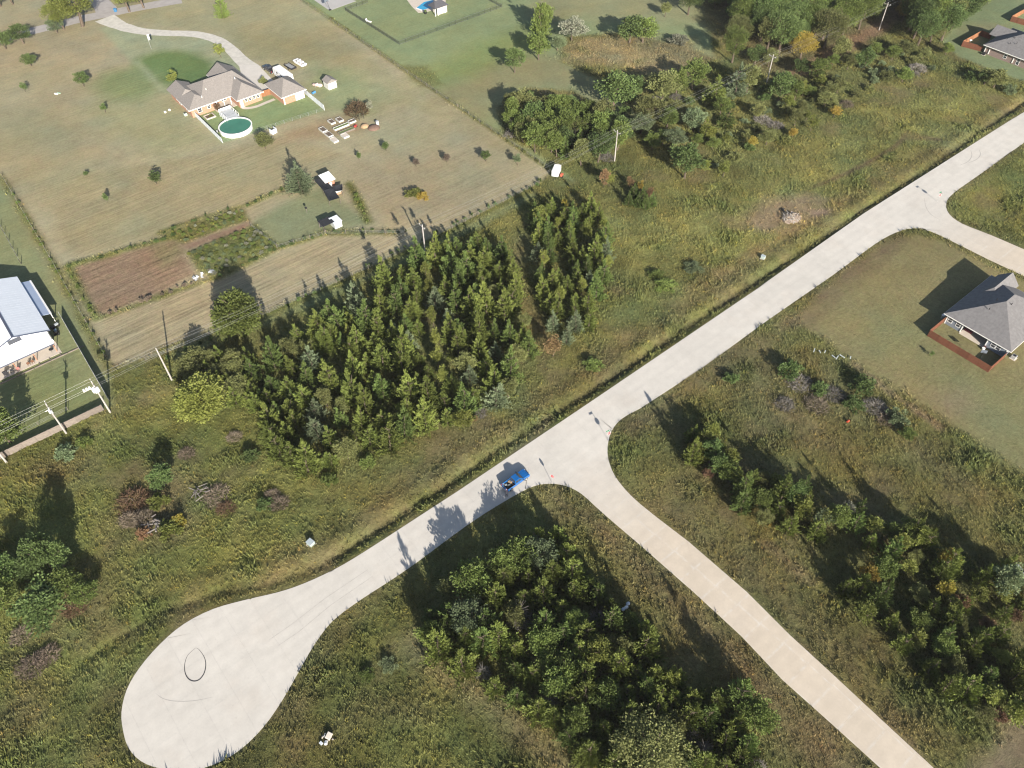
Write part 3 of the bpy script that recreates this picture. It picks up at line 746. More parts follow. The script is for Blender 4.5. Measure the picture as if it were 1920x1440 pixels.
_reg('bare', 2, lambda s: twig_crown(s, 700, 1.5, 3.6), 4.2, 3.2, 3.0, .06, 16, 1.0)
NTREE = [0]
def tree(kind, px, py, w, h, colour, label, name=None, cat='tree', group=None, xy=None, parts=True, lean=0.0):
    S = SHAPES[kind]; k = random.randrange(len(S['raw']))
    key = (k, colour)
    if key not in S['cache']:
        V, F, T = S['raw'][k]
        S['cache'][key] = np_mesh('crown', V, F, FOL[colour], {'tint': T})
    x, y = xy if xy else U(px, py)
    z = gz(x, y) - .04
    nm = name or {'cedar': 'cedar_tree', 'cedarwide': 'cedar_tree', 'round': 'broadleaf_tree', 'big': 'broadleaf_tree', 'dome': 'dense_tree', 'slim': 'young_tree', 'shrub': 'shrub', 'brush': 'dry_bush', 'bare': 'bare_tree'}[kind]
    t = thing(nm, label, cat, (x, y, z), random.random() * 6.28, group)
    s = w / S['w']; sz = h / S['h']
    t.scale = (s * random.uniform(.92, 1.08), s * random.uniform(.92, 1.08), sz)
    if lean: t.rotation_euler = (random.uniform(-lean, lean), random.uniform(-lean, lean), random.random() * 6.28)
    link('foliage' if kind in ('shrub', 'brush') else 'crown', S['cache'][key], t)
    if parts: link('stem' if kind in ('shrub', 'brush') else 'trunk', S['trunk'][k % 2], t)
    NTREE[0] += 1
    return t
def scatter(poly, spacing, jitter_seed, n_max=999, avoid=()):  # uneven density: thinner where the noise is low
    """dart throwing inside a pixel polygon (taken to the ground)"""
    pp = P2(*poly); rng = np.random.default_rng(jitter_seed)
    xs = [p[0] for p in pp]; ys = [p[1] for p in pp]; out = list(avoid); new = []
    X = rng.uniform(min(xs), max(xs), 9000); Y = rng.uniform(min(ys), max(ys), 9000)
    ok = sdist(pp, X, Y) > 0
    O = np.array(list(avoid) + [(1e9, 1e9)], float)
    for x, y, nf in zip(X[ok], Y[ok], fbm(X[ok], Y[ok], 9, 501, 2)):
        d = spacing * rng.uniform(.6, 1.4) * (1 - .3 * nf)
        if (((O - (x, y)) ** 2).sum(1) < d * d).any(): continue
        O = np.vstack([O, (x, y)]); new.append((x, y))
        if len(new) >= n_max: break
    return new
def pick(opts):
    r = random.random() * sum(o[-1] for o in opts)
    for o in opts:
        r -= o[-1]
        if r <= 0: return o
    return opts[-1]
CNAME = {'cedar': 'green', 'cedard': 'dark green', 'cedarb': 'bluish grey-green', 'leaf': 'green', 'leafd': 'dark green', 'olive': 'olive', 'grey': 'grey-green', 'lime': 'bright yellow-green', 'yellow': 'yellow', 'orange': 'orange', 'rust': 'rust brown', 'twig': 'dry brown', 'twigg': 'dry grey', 'white': 'white seeded'}
KNAME = {'cedar': 'spiky cedar', 'cedarwide': 'broad spiky cedar', 'round': 'rounded leafy tree', 'big': 'large leafy tree', 'slim': 'slender young tree', 'shrub': 'low leafy shrub', 'brush': 'twiggy bush', 'bare': 'bare twiggy tree'}
def grove(poly, spacing, seed, mix, where, group, avoid=(), sizemul=1.0, n_max=999):
    pts = scatter(poly, spacing, seed, n_max, avoid)
    for x, y in pts:
        kind, colour, w0, w1, asp0, asp1, wt = pick(mix)
        w = random.uniform(w0, w1) * sizemul; h = w * random.uniform(asp0, asp1)
        tree(kind, 0, 0, w, h, colour, f'{CNAME[colour]} {KNAME[kind]} {where}', cat='shrub' if kind in ('shrub', 'brush') else 'tree', group=f'{CNAME[colour]} {KNAME[kind]}s {group}', xy=(x, y), lean=.06)
    return pts

# the dense cedar grove between power line and road
GA = [(470, 690), (540, 650), (640, 592), (740, 528), (830, 482), (905, 462), (945, 470), (965, 520), (980, 580), (985, 640), (1000, 690), (960, 745), (890, 785), (800, 815), (720, 850), (640, 880), (560, 895), (515, 865), (505, 800), (480, 725)]
mixA = [('cedar', 'cedar', 3.4, 7.2, .95, 1.7, 9), ('cedar', 'cedard', 3.2, 6.8, 1.0, 1.7, 4), ('cedar', 'cedarb', 3.2, 6.2, 1.1, 1.4, 1.6), ('cedar', 'lime', 3.0, 4.4, 1.1, 1.5, .6), ('cedarwide', 'cedar', 5.0, 7.0, 1.0, 1.3, 1.6), ('round', 'olive', 3.6, 4.8, 1.1, 1.4, .8)]
yl = [(800, 528), (806, 560), (812, 612), (822, 690), (832, 725), (818, 655), (640, 560)]
pre = P2(*yl)
for (px, py) in yl[:6]:
    tree('slim', px, py, 2.4, 6.4, 'lime', 'slender yellow-green young tree in the seam of the dense cedar grove', group='slender yellow-green trees in the cedar grove')
ptsA = grove(GA, 4.7, 21, mixA, 'in the dense grove below the power line', 'in the dense grove', avoid=pre)
tree('round', 868, 800, 4.6, 4.6, 'lime', 'bright yellow-green leafy tree at the road edge of the cedar grove')
tree('slim', 890, 792, 1.6, 2.2, 'orange', 'small orange sapling beside the bright tree at the grove edge')
# second cedar block right of the gap
GB = [(1000, 420), (1050, 395), (1110, 400), (1140, 440), (1140, 500), (1125, 560), (1105, 620), (1060, 650), (1030, 610), (1010, 540), (1000, 480)]
mixB = [('cedar', 'cedar', 3.8, 5.8, 1.1, 1.5, 7), ('cedar', 'cedard', 3.6, 5.4, 1.25, 1.6, 3), ('cedar', 'cedarb', 3.4, 4.8, 1.3, 1.6, 1.2), ('slim', 'lime', 1.9, 2.6, 2.2, 2.8, 1.2), ('slim', 'yellow', 1.6, 2.2, 2.0, 2.6, .6)]
ptsB = grove(GB, 4.4, 33, mixB, 'in the narrow block right of the grove', 'in the narrow block')
tree('slim', 1036, 668, 3.4, 6.0, 'orange', 'tall orange-pink young tree at the road end of the narrow cedar block')
tree('slim', 1012, 430, 3.6, 7.5, 'lime', 'tall yellow-green poplar shaped tree where the two cedar blocks meet')
tree('slim', 1132, 352, 2.8, 6.0, 'orange', 'orange-pink slender tree below the pale power pole')
tree('slim', 1142, 350, 2.4, 5.0, 'lime', 'yellow-green sapling leaning on the orange tree below the pole')
tree('slim', 1180, 352, 2.4, 3.4, 'orange', 'small orange topped sapling in the little cedar clump')
tree('slim', 1200, 362, 1.7, 4.0, 'yellow', 'thin yellow sapling in the little cedar clump')
tree('slim', 1218, 372, 2.0, 3.6, 'orange', 'pale orange sapling on the field side of the little clump')
for q in ((1178, 385), (1196, 388), (1210, 392), (1188, 372), (1222, 388), (1204, 378)):
    tree('cedar', q[0], q[1], 3.2, 4.6, 'cedard', 'dark green spiky cedar in the little clump beside the open field', group='cedars in the little clump')
# strip along the fence left of the grove
grove([(340, 705), (420, 680), (470, 705), (490, 780), (440, 760), (400, 720)], 3.0, 5, [('cedar', 'cedar', 3.2, 4.6, 1.1, 1.4, 3), ('round', 'olive', 4, 5.4, 1.0, 1.2, 2)], 'at the left end of the grove', 'at the left end of the grove')
tree('dome', 385, 770, 11.0, 8.5, 'lime', 'broad yellow-green tree beside the leaning power pole')
tree('dome', 453, 618, 11.5, 10.0, 'cedar', 'big solitary cedar standing in the mown strip')
tree('cedarwide', 565, 358, 9.0, 9.5, 'cedarb', 'tall grey-green cedar beside the hen house')
# lower grove in the fork of the roads
GC_ = [(800, 1160), (850, 1110), (930, 1065), (1000, 1020), (1050, 1015), (1085, 1065), (1120, 1130), (1180, 1165), (1225, 1190), (1240, 1250), (1290, 1310), (1370, 1320), (1415, 1350), (1430, 1480), (1140, 1480), (1050, 1370), (900, 1290), (810, 1215)]
mixC = [('cedar', 'cedar', 3.8, 7.2, .95, 1.55, 7), ('cedar', 'cedard', 3.8, 6.8, 1.0, 1.5, 3), ('round', 'leaf', 4.6, 7.0, .9, 1.15, 2.4), ('cedarwide', 'cedar', 5.0, 6.8, .9, 1.15, 1.6), ('round', 'olive', 3.6, 5, .9, 1.2, 1.2), ('bare', 'twigg', 3, 4.4, .9, 1.2, .5)]
preC = P2((1010, 1060), (880, 1170), (1120, 1240), (1200, 1420))
tree('round', 1010, 1062, 6.4, 7.0, 'grey', 'grey-green leafy tree crowning the lower grove tip')
tree('round', 880, 1175, 6.6, 6.6, 'grey', 'grey-green leafy tree on the cul-de-sac side of the lower grove')
tree('round', 1118, 1240, 5.0, 7.0, 'lime', 'pale yellow-green leafy tree in the middle of the lower grove')
tree('big', 1210, 1432, 11.5, 8.5, 'olive', 'large dense olive tree at the bottom of the lower grove')
tree('round', 1255, 1290, 3.4, 6.0, 'lime', 'yellow-green tree on the shaded flank of the lower grove')
tree('bare', 975, 1160, 5.6, 5.2, 'twigg', 'bare grey tree among the cedars of the lower grove')
grove(GC_, 4.1, 8, mixC, 'in the grove inside the road fork', 'in the road fork grove', avoid=preC)
for q, w_, c in (((1180, 1175), 3.2, 'leaf'), ((1160, 1180), 2.6, 'cedar'), ((1188, 1190), 2.4, 'lime')):
    tree('round', q[0], q[1], w_, w_ * 1.2, c, CNAME[c] + (' wider' if w_ > 3 else ' small') + ' leafy sapling by the white scrap beside the road fork grove')
# scattered mixed trees of the right-hand lot
GD = [[(1278, 850), (1300, 815), (1330, 815), (1360, 850), (1375, 900), (1340, 900), (1300, 880)], [(1390, 920), (1430, 900), (1480, 925), (1560, 975), (1590, 1000), (1520, 1010), (1430, 985), (1385, 960)], [(1345, 880), (1390, 905), (1400, 940), (1360, 930)], [(1590, 990), (1650, 1000), (1700, 1010), (1680, 1050), (1620, 1040)], [(1690, 1150), (1740, 1150), (1790, 1200), (1760, 1230), (1700, 1210)],
      [(1570, 1115), (1610, 1110), (1640, 1140), (1690, 1170), (1690, 1215), (1640, 1190), (1580, 1140)], [(1640, 1040), (1690, 1010), (1760, 1050), (1800, 1090), (1780, 1150), (1700, 1120), (1650, 1090)],
      [(1720, 1240), (1760, 1220), (1850, 1240), (1925, 1230), (1925, 1360), (1860, 1370), (1800, 1330), (1740, 1290)], [(1830, 1080), (1880, 1080), (1925, 1110), (1925, 1170), (1850, 1160), (1820, 1120)], [(1790, 1130), (1840, 1150), (1900, 1200), (1850, 1220), (1790, 1190)]]
mixD = [('cedar', 'cedar', 3.2, 5.8, 1.2, 1.8, 6), ('cedar', 'cedard', 3.2, 5.4, 1.3, 1.8, 3), ('round', 'leaf', 3.4, 5.0, 1.0, 1.2, 1), ('slim', 'lime', 2.6, 3.8, 1.4, 1.8, 3.0), ('slim', 'yellow', 1.8, 2.8, 1.4, 1.8, .8), ('round', 'olive', 3, 4, 1, 1.2, 1.2), ('shrub', 'rust', 2, 3, .6, .9, .5)]
for i, g in enumerate(GD):
    grove(g, 4.3, 60 + i, mixD, 'on the scrubby lot right of the side road', 'on the scrubby right-hand lot')
tree('slim', 1575, 975, 3.4, 5.2, 'white', 'pale silvery seeded tree at the edge of the scrubby lot')
tree('slim', 1535, 985, 3.6, 5.0, 'grey', 'silver green young tree beside the pale seeded tree')
tree('slim', 1622, 1085, 3.4, 5.0, 'yellow', 'straw yellow young tree in the scrubby lot clearing')
tree('slim', 1765, 1060, 3.2, 5.0, 'yellow', 'upright yellow-olive tree at the back of the scrubby lot')
tree('slim', 1715, 1025, 3.8, 6.2, 'lime', 'tall bright green tree at the back of the scrubby lot')
tree('slim', 1795, 1140, 2.6, 4.2, 'orange', 'orange autumn sapling in the scrubby lot')
tree('round', 1870, 1110, 6.0, 7.0, 'grey', 'broad grey-green tree at the far edge of the scrubby lot')
tree('shrub', 1900, 1160, 2.4, 2.6, 'rust', 'rust red shrub among the scrubby lot cedars', cat='shrub')
tree('shrub', 1870, 1345, 3.0, 1.8, 'rust', 'rust red low shrub beside the bare brown lot', cat='shrub')
tree('cedar', 1305, 865, 3.8, 5.6, 'lime', 'sunlit yellow-green cedar at the corner of the scrubby lot')
tree('slim', 1365, 905, 2.8, 4.0, 'grey', 'grey leaved young tree between corner cedars and scrubby lot')
for q in ((1330, 868), (1345, 890), (1480, 945)):
    tree('round', q[0], q[1], 4.4, 6.2, 'leafd', 'dark green leafy tree shading the scrubby lot verge', group='dark leafy trees on the scrubby lot verge')
for q in ((1500, 930), (1600, 975)):
    tree('cedar', q[0], q[1], 3.6, 6.6, 'cedard', 'tall dark cedar casting a long pointed shadow', group='tall dark cedars with pointed shadows')
# big clump behind the white trailer
GE = [(945, 240), (960, 215), (1000, 205), (1070, 215), (1140, 240), (1170, 275), (1140, 305), (1090, 310), (1030, 300), (985, 278)]
mixE = [('round', 'leaf', 5.5, 8.0, 1.0, 1.25, 5), ('round', 'olive', 5, 7.5, 1.0, 1.2, 3), ('cedar', 'cedard', 4, 5, 1.3, 1.6, 1.6), ('bare', 'twigg', 4.5, 6, 1.0, 1.2, .9), ('round', 'leafd', 5.5, 8, 1, 1.2, 2)]
grove(GE, 3.9, 77, mixE, 'in the rounded thicket behind the white trailer', 'in the rounded thicket')
# belt of scrub and trees to the upper right
def listed(rows, where, group):
    for (kind, px, py, w_, h_, c) in rows:
        k_ = 1.15 if 'overgrown' in group and kind in ('round', 'cedar') else 1.0
        tree(kind, px, py, w_ * k_, h_ * k_, c, f'{CNAME[c]} {KNAME[kind]} {where}', group=f'{CNAME[c]} {KNAME[kind]}s {group}', cat='shrub' if kind in ('shrub', 'brush') else 'tree')
listed([('round', 1150, 205, 11, 10, 'leafd'), ('round', 1185, 190, 7, 7, 'leafd'), ('round', 1240, 190, 9, 8, 'olive'), ('round', 1268, 178, 7, 7, 'leaf'), ('round', 1298, 168, 8, 8, 'leaf'), ('cedar', 1340, 195, 7, 8, 'cedar'), ('cedar', 1378, 180, 7, 9, 'cedarb'), ('round', 1400, 175, 6, 8, 'olive'), ('round', 1215, 230, 8, 7, 'olive'), ('round', 1250, 240, 6, 5.5, 'leaf'), ('round', 1300, 245, 6, 6, 'grey'),
        ('cedar', 1360, 238, 6, 5.5, 'cedard'), ('round', 1283, 335, 8, 9, 'leafd'), ('cedar', 1322, 262, 4, 6, 'lime'), ('slim', 1330, 264, 3, 5, 'lime'), ('slim', 1355, 332, 3.6, 5, 'lime'), ('slim', 1408, 278, 2.6, 4, 'yellow'), ('round', 1200, 250, 6, 5, 'grey'), ('round', 1262, 275, 6, 4.5, 'grey'), ('slim', 1475, 205, 4, 4.5, 'lime'), ('slim', 1505, 180, 3, 5, 'lime'), ('slim', 1535, 165, 3, 4.5, 'lime'), ('slim', 1553, 160, 3, 4.5, 'olive'), ('slim', 1520, 245, 3.4, 5, 'lime'), ('slim', 1563, 220, 4, 3.6, 'yellow'), ('slim', 1485, 258, 2.5, 3, 'yellow'),
        ('round', 1458, 190, 8, 8, 'leafd'), ('round', 1500, 142, 6, 5, 'leafd'), ('round', 1530, 150, 6, 6, 'leaf'), ('round', 1572, 112, 6, 6.5, 'olive'), ('round', 1618, 130, 6, 6, 'leafd'), ('round', 1545, 200, 5, 4, 'olive'), ('brush', 1430, 228, 7, 3.2, 'twigg'), ('brush', 1585, 198, 6, 2.8, 'twig'), ('brush', 1720, 130, 7, 3, 'twigg'), ('round', 1690, 105, 6, 4.5, 'olive'), ('shrub', 1660, 150, 6, 3, 'olive'), ('round', 1862, 165, 7, 5, 'olive'), ('round', 1845, 158, 5, 4, 'leafd'), ('shrub', 1820, 150, 6, 3, 'leafd'), ('shrub', 1890, 175, 5, 2.6, 'grey')],
       'in the overgrown belt along the power line', 'in the overgrown belt')
listed([('big', 1380, 85, 9, 10, 'olive'), ('big', 1372, 118, 9, 12, 'leaf'), ('big', 1430, 55, 12, 13, 'leafd'), ('big', 1460, 100, 13, 14, 'leafd'), ('big', 1410, 20, 12, 13, 'leafd'), ('big', 1500, 112, 9, 9, 'yellow'), ('big', 1545, 90, 12, 13, 'olive'), ('big', 1580, 65, 12, 13, 'leaf'), ('big', 1530, 45, 12, 12, 'leafd'), ('big', 1610, 55, 11, 14, 'leaf'), ('big', 1620, 22, 11, 12, 'leafd'), ('big', 1490, 30, 10, 9, 'leafd'), ('bare', 1510, 25, 8, 9, 'twigg'), ('big', 1690, 40, 8, 8, 'yellow'), ('big', 1720, 85, 11, 12, 'leafd'), ('big', 1745, 70, 10, 14, 'leaf'), ('big', 1790, 40, 10, 11, 'leaf'), ('big', 1765, 30, 10, 13, 'leafd'), ('big', 1820, 15, 10, 9, 'olive'), ('big', 1360, 12, 13, 12, 'leafd'), ('big', 1290, 28, 9, 10, 'leafd'), ('big', 1710, 15, 10, 11, 'leafd'), ('round', 1415, 120, 6, 6, 'leafd'), ('round', 1440, 125, 6, 6, 'olive'), ('big', 1650, -5, 12, 12, 'leaf'), ('big', 1560, 0, 12, 12, 'leafd'), ('big', 1450, -10, 12, 12, 'leaf')],
       'in the tall wood along the red track', 'in the tall wood')
listed([('round', 965, 136, 7, 8, 'leafd'), ('round', 1010, 112, 9, 9, 'leaf'), ('cedar', 1013, 68, 8, 15, 'leaf'), ('round', 1022, 58, 7, 9, 'leaf'), ('round', 1045, 95, 6, 5, 'grey')], 'in the clump on the green lawn', 'in the clump on the lawn')
tree('round', 1072, 75, 10, 7, 'white', 'white seeded bush at the edge of the tan meadow')
tree('round', 1180, 80, 11, 9, 'leafd', 'dark half of the double bush standing in the tan meadow')
tree('round', 1205, 80, 10, 8, 'leaf', 'light green half of the double bush in the tan meadow')
tree('round', 1246, 32, 4, 5, 'olive', 'small round tree on the lawn beside the tall wood')
tree('shrub', 1272, 84, 8, 3.2, 'white', 'pale seeded shrub between the tan meadow and the wood', cat='shrub')
mixF = [('shrub', 'olive', 3.0, 5.5, .4, .6, 4), ('shrub', 'grey', 3.0, 5.0, .4, .6, 3), ('shrub', 'leafd', 3, 5, .5, .7, 2), ('round', 'olive', 3.5, 5.5, .8, 1.1, 2.0), ('round', 'leaf', 3.5, 6, .8, 1.1, 1.6), ('slim', 'lime', 2.2, 3.2, 1.3, 1.9, 1), ('brush', 'twigg', 4, 6, .35, .5, 1)]
grove([(1140, 215), (1240, 165), (1420, 160), (1490, 175), (1540, 190), (1500, 240), (1420, 290), (1330, 330), (1260, 300), (1190, 275)], 7.0, 44, mixF, 'in the overgrown belt below the power line', 'in the belt below the power line')
grove([(1480, 170), (1580, 110), (1680, 100), (1780, 100), (1740, 140), (1640, 170), (1560, 210)], 8.0, 45, mixF, 'in the scrub between track and open field', 'in the scrub between track and field')
mixG = [('big', 'leafd', 9, 13, .95, 1.2, 4), ('big', 'leaf', 9, 13, .95, 1.2, 3), ('big', 'olive', 8, 12, .95, 1.2, 2), ('round', 'leafd', 6, 8, .9, 1.1, 1)]
grove([(1340, 20), (1420, 95), (1470, 95), (1560, 75), (1630, 28), (1650, -30), (1340, -30)], 6.8, 46, mixG, 'filling the tall wood left of the red track', 'filling the tall wood')
grove([(1690, 60), (1740, 90), (1770, 75), (1800, 40), (1850, 5), (1860, -25), (1700, -25)], 6.8, 47, mixG, 'filling the tall wood beside the upper lawn', 'filling the wood by the upper lawn')
# yard trees of the brick house
tree('big', 120, 55, 11, 9.5, 'lime', 'left rounded green tree of the pair beside the driveway mouth', group='trees beside the driveway mouth')
tree('big', 155, 50, 16, 15, 'lime', 'largest rounded green tree beside the driveway mouth')
tree('big', 243, 22, 11, 11, 'lime', 'green tree by the blue bin on the driveway mouth')
tree('big', 270, 15, 10, 11, 'lime', 'outer green tree past the blue bin')
tree('round', 12, 92, 7, 6, 'leafd', 'dark shrub like tree at the roadside farthest from the driveway', cat='tree')
tree('round', 45, 82, 7.5, 6.5, 'leafd', 'dark rounded roadside tree between bare tree and far shrub')
tree('round', 108, 62, 6, 5, 'grey', 'grey sparse tree next to the driveway pair')
tree('big', 2, 12, 10, 8, 'lime', 'green hedge tree across the lane with red soil', group='hedge trees across the lane')
tree('big', 25, 8, 9, 7, 'lime', 'green hedge tree across the lane with red soil', group='hedge trees across the lane')
tree('round', 108, 8, 7, 5, 'leafd', 'dark shrub across the lane above the big tree')
tree('cedar', 420, 34, 6.5, 9.5, 'leaf', 'lone conical tree on the lawn above the driveway')
tree('slim', 415, 108, 3.4, 5, 'lime', 'young yellow-green tree in a mulch ring by the driveway')
tree('slim', 328, 160, 3.4, 5, 'lime', 'young yellow-green tree at the house front corner')
listed([('round', 60, 124, 5, 4, 'leafd'), ('round', 158, 162, 5, 4.6, 'leafd')], 'alone on the mown tan field', 'on the mown field')
listed([('slim', 48, 172, 2.2, 3.2, 'leafd'), ('slim', 198, 211, 2.2, 3, 'leafd'), ('slim', 163, 330, 1.4, 1.6, 'leafd'), ('slim', 202, 380, 1.5, 3.2, 'leafd'), ('slim', 295, 345, 3.2, 4, 'leafd'), ('slim', 674, 300, 1.4, 2.6, 'leafd'), ('slim', 724, 283, 2, 3, 'leafd'), ('slim', 781, 312, 2, 2.6, 'twig'), ('slim', 838, 305, 2.2, 3, 'twig'), ('slim', 911, 302, 2.8, 3.4, 'leafd'), ('slim', 970, 310, 2.6, 3.6, 'grey')], 'planted on the open mown field', 'planted on the mown field')
tree('round', 498, 278, 6, 4.5, 'olive', 'ragged olive bush outside the pool fence', name='shrub', cat='shrub')
tree('brush', 670, 210, 9, 6.5, 'rust', 'round brown brush mound behind the raised beds', cat='shrub')
tree('shrub', 694, 205, 3, 2.6, 'white', 'pale green shrub touching the brown brush mound', cat='shrub')
tree('shrub', 496, 158, 3.6, 2.4, 'olive', 'shrub in the bed between house and garage', cat='shrub')
tree('shrub', 775, 368, 5.4, 2.4, 'lime', 'yellow-flowered bush in the brown field', cat='shrub'); tree('shrub', 793, 372, 4.4, 2.2, 'yellow', 'yellow part of the flowering bush in the field', cat='shrub')
# lower left scrub
tree('round', 20, 830, 9, 8, 'leaf', 'leafy tree behind the wooden fence at the frame edge')
tree('round', 90, 1150, 10, 5.2, 'leafd', 'wide green bush mass on the left scrub')
tree('round', 130, 1105, 7, 4.5, 'leaf', 'grey-green upper bush of the left scrub')
tree('round', 5, 1140, 7, 6, 'leaf', 'green bush at the edge of the left scrub')
tree('round', 165, 1125, 5, 3.6, 'leaf', 'smaller green bush right of the left scrub mass')
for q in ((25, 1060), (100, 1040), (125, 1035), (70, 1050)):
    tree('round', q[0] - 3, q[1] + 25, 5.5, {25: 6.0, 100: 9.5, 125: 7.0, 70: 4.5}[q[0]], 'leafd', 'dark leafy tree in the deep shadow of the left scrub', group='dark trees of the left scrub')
tree('brush', 250, 940, 8, 3.6, 'rust', 'rust brown dead brush beside the log pile', cat='shrub'); tree('brush', 270, 975, 6, 2.6, 'twig', 'pale dry brush below the rust brown brush', cat='shrub')
tree('brush', 245, 975, 5, 2.4, 'twig', 'dry brush on the path side of the log pile', cat='shrub'); tree('brush', 405, 930, 7, 2.6, 'twig', 'tan dry brush beside the grey branch heap', cat='shrub'); tree('brush', 425, 955, 5, 2, 'rust', 'rusty dry brush below the branch heap', cat='shrub')
tree('shrub', 275, 1003, 3.2, 1.8, 'orange', 'orange flowering shrub by the log pile', cat='shrub'); tree('shrub', 322, 998, 6, 2.4, 'lime', 'yellow-green shrub right of the log pile', cat='shrub'); tree('shrub', 335, 985, 3.5, 2, 'yellow', 'yellow shrub top right of the log pile', cat='shrub'); tree('shrub', 300, 945, 4.6, 2.4, 'lime', 'yellow-green shrub in shade above the log pile', cat='shrub')
tree('round', 310, 910, 5, 5, 'leafd', 'dark shrub like tree above the log pile')
listed([('brush', 525, 945, 5, 2.6, 'twig'), ('brush', 510, 930, 4, 2.2, 'twig'), ('brush', 1560, 1010 - 270, 6, 2.4, 'twigg'), ('brush', 1500, 720, 7, 2.4, 'twigg'), ('brush', 1530, 760, 7, 2.4, 'twig'), ('brush', 1640, 765, 7, 2.6, 'twigg'), ('brush', 1665, 785, 6, 2.2, 'twig'), ('brush', 1470, 760, 5, 2.2, 'twigg'), ('brush', 60, 1250, 6, 2.4, 'twig'), ('brush', 90, 1230, 5, 2.2, 'twig'), ('brush', 40, 1190, 5, 2.2, 'twig'), ('brush', 140, 1140, 5, 2.2, 'rust'), ('brush', 900, 775, 4, 1.8, 'twigg'), ('brush', 350, 850, 4, 2, 'twig'), ('brush', 440, 820, 4, 2, 'twig'), ('brush', 1180, 1320, 2.4, 1.6, 'twig')], 'lying in the wild grass', 'lying in the wild grass')
listed([('shrub', 1475, 700, 6, 3.0, 'leafd'), ('shrub', 1370, 715, 4, 2.2, 'leafd'), ('shrub', 1610, 730, 6, 3.2, 'leafd'), ('shrub', 1600, 765, 5, 2.4, 'leafd'), ('shrub', 1680, 790, 5, 2.6, 'grey'), ('shrub', 1700, 820, 4, 2, 'leaf'), ('shrub', 1540, 735, 5, 2.4, 'leafd'), ('shrub', 1250, 540, 6, 1.6, 'leaf'), ('shrub', 1300, 505, 6, 1.6, 'grey'), ('shrub', 1230, 520, 5, 1.5, 'leaf'), ('shrub', 1110, 690, 5, 1.6, 'leaf'), ('shrub', 690, 870, 4, 2.0, 'leaf'), ('shrub', 620, 900, 4, 2.2, 'leaf'), ('shrub', 470, 860, 4, 2, 'leafd'), ('shrub', 160, 640 + 190, 4, 2, 'leaf'), ('shrub', 130, 850, 5, 2.4, 'grey'), ('shrub', 730, 1250, 3.4, 1.2, 'grey'), ('shrub', 690, 1270, 3, 1.2, 'leaf'), ('shrub', 1190, 1190, 4, 2, 'leaf'), ('shrub', 500, 950, 4, 2.0, 'leafd')], 'low in the wild grass', 'low in the wild grass')
# hedge along the power-line fence: small vines on the wires
rngh = random.Random(3)
for k in range(46):
    t = k / 45.0
    x = 16 + t * 106; y = 138.2 + 3.0 * max(0, (40 - x) / 40) + rngh.uniform(-.3, .3)
    if 36 < x < 44 or rngh.random() < .15: continue
    x += rngh.uniform(-.8, .8)
    tree('shrub', 0, 0, rngh.uniform(.6, 1.5), rngh.uniform(.7, 1.5), 'leafd', 'small dark vine bush on the power line fence row', name='vine_bush', cat='vine', group='vine bushes on the power line fence', xy=(x, y))
for k in range(34):
    t = (k + rngh.random() * .5) / 34; a = Vector(U(575, 5)); b = Vector(U(1036, 322)); p = a.lerp(b, t)
    if rngh.random() < .35: continue
    tree('shrub', 0, 0, rngh.uniform(.5, 1.9), rngh.uniform(.4, 1.2), 'olive', 'olive weed clump on the long field fence', name='weed_clump', cat='weed', group='weed clumps on the long field fence', xy=(p.x, p.y))
for k in range(26):
    t = (k + rngh.random() * .5) / 26; a = Vector(U(8, 335)); b = Vector(U(200, 672)); p = a.lerp(b, t)
    if rngh.random() < .35: continue
    tree('shrub', 0, 0, rngh.uniform(.5, 1.6), rngh.uniform(.4, 1.2), 'leaf', 'green weed clump on the barn side fence', name='weed_clump', cat='weed', group='weed clumps on the barn side fence', xy=(p.x, p.y))
# garden rows
for k, q in enumerate(scatter([(352, 476), (480, 424), (518, 462), (440, 498), (400, 518)], 1.3, 4, 70)):
    c = pick([('leaf', 3), ('grey', 3), ('lime', 1), ('white', 2)])[0]
    tree('shrub', 0, 0, rngh.uniform(.9, 1.7), rngh.uniform(.5, .9), c, f'{CNAME[c]} vegetable plant in the wide garden bed', name='garden_plant', cat='plant', group=f'{CNAME[c]} vegetable plants in the wide garden bed', xy=q, parts=False)
for k, q in enumerate(scatter([(318, 440), (380, 416), (455, 394), (464, 412), (400, 434), (350, 452)], 1.3, 6, 36)):
    c = pick([('leaf', 3), ('grey', 1), ('lime', 3), ('white', 1)])[0]
    tree('shrub', 0, 0, rngh.uniform(.9, 1.7), rngh.uniform(.5, .9), c, f'{CNAME[c]} vegetable plant in the narrow garden bed', name='garden_plant', cat='plant', group=f'{CNAME[c]} vegetable plants in the narrow garden bed', xy=q, parts=False)
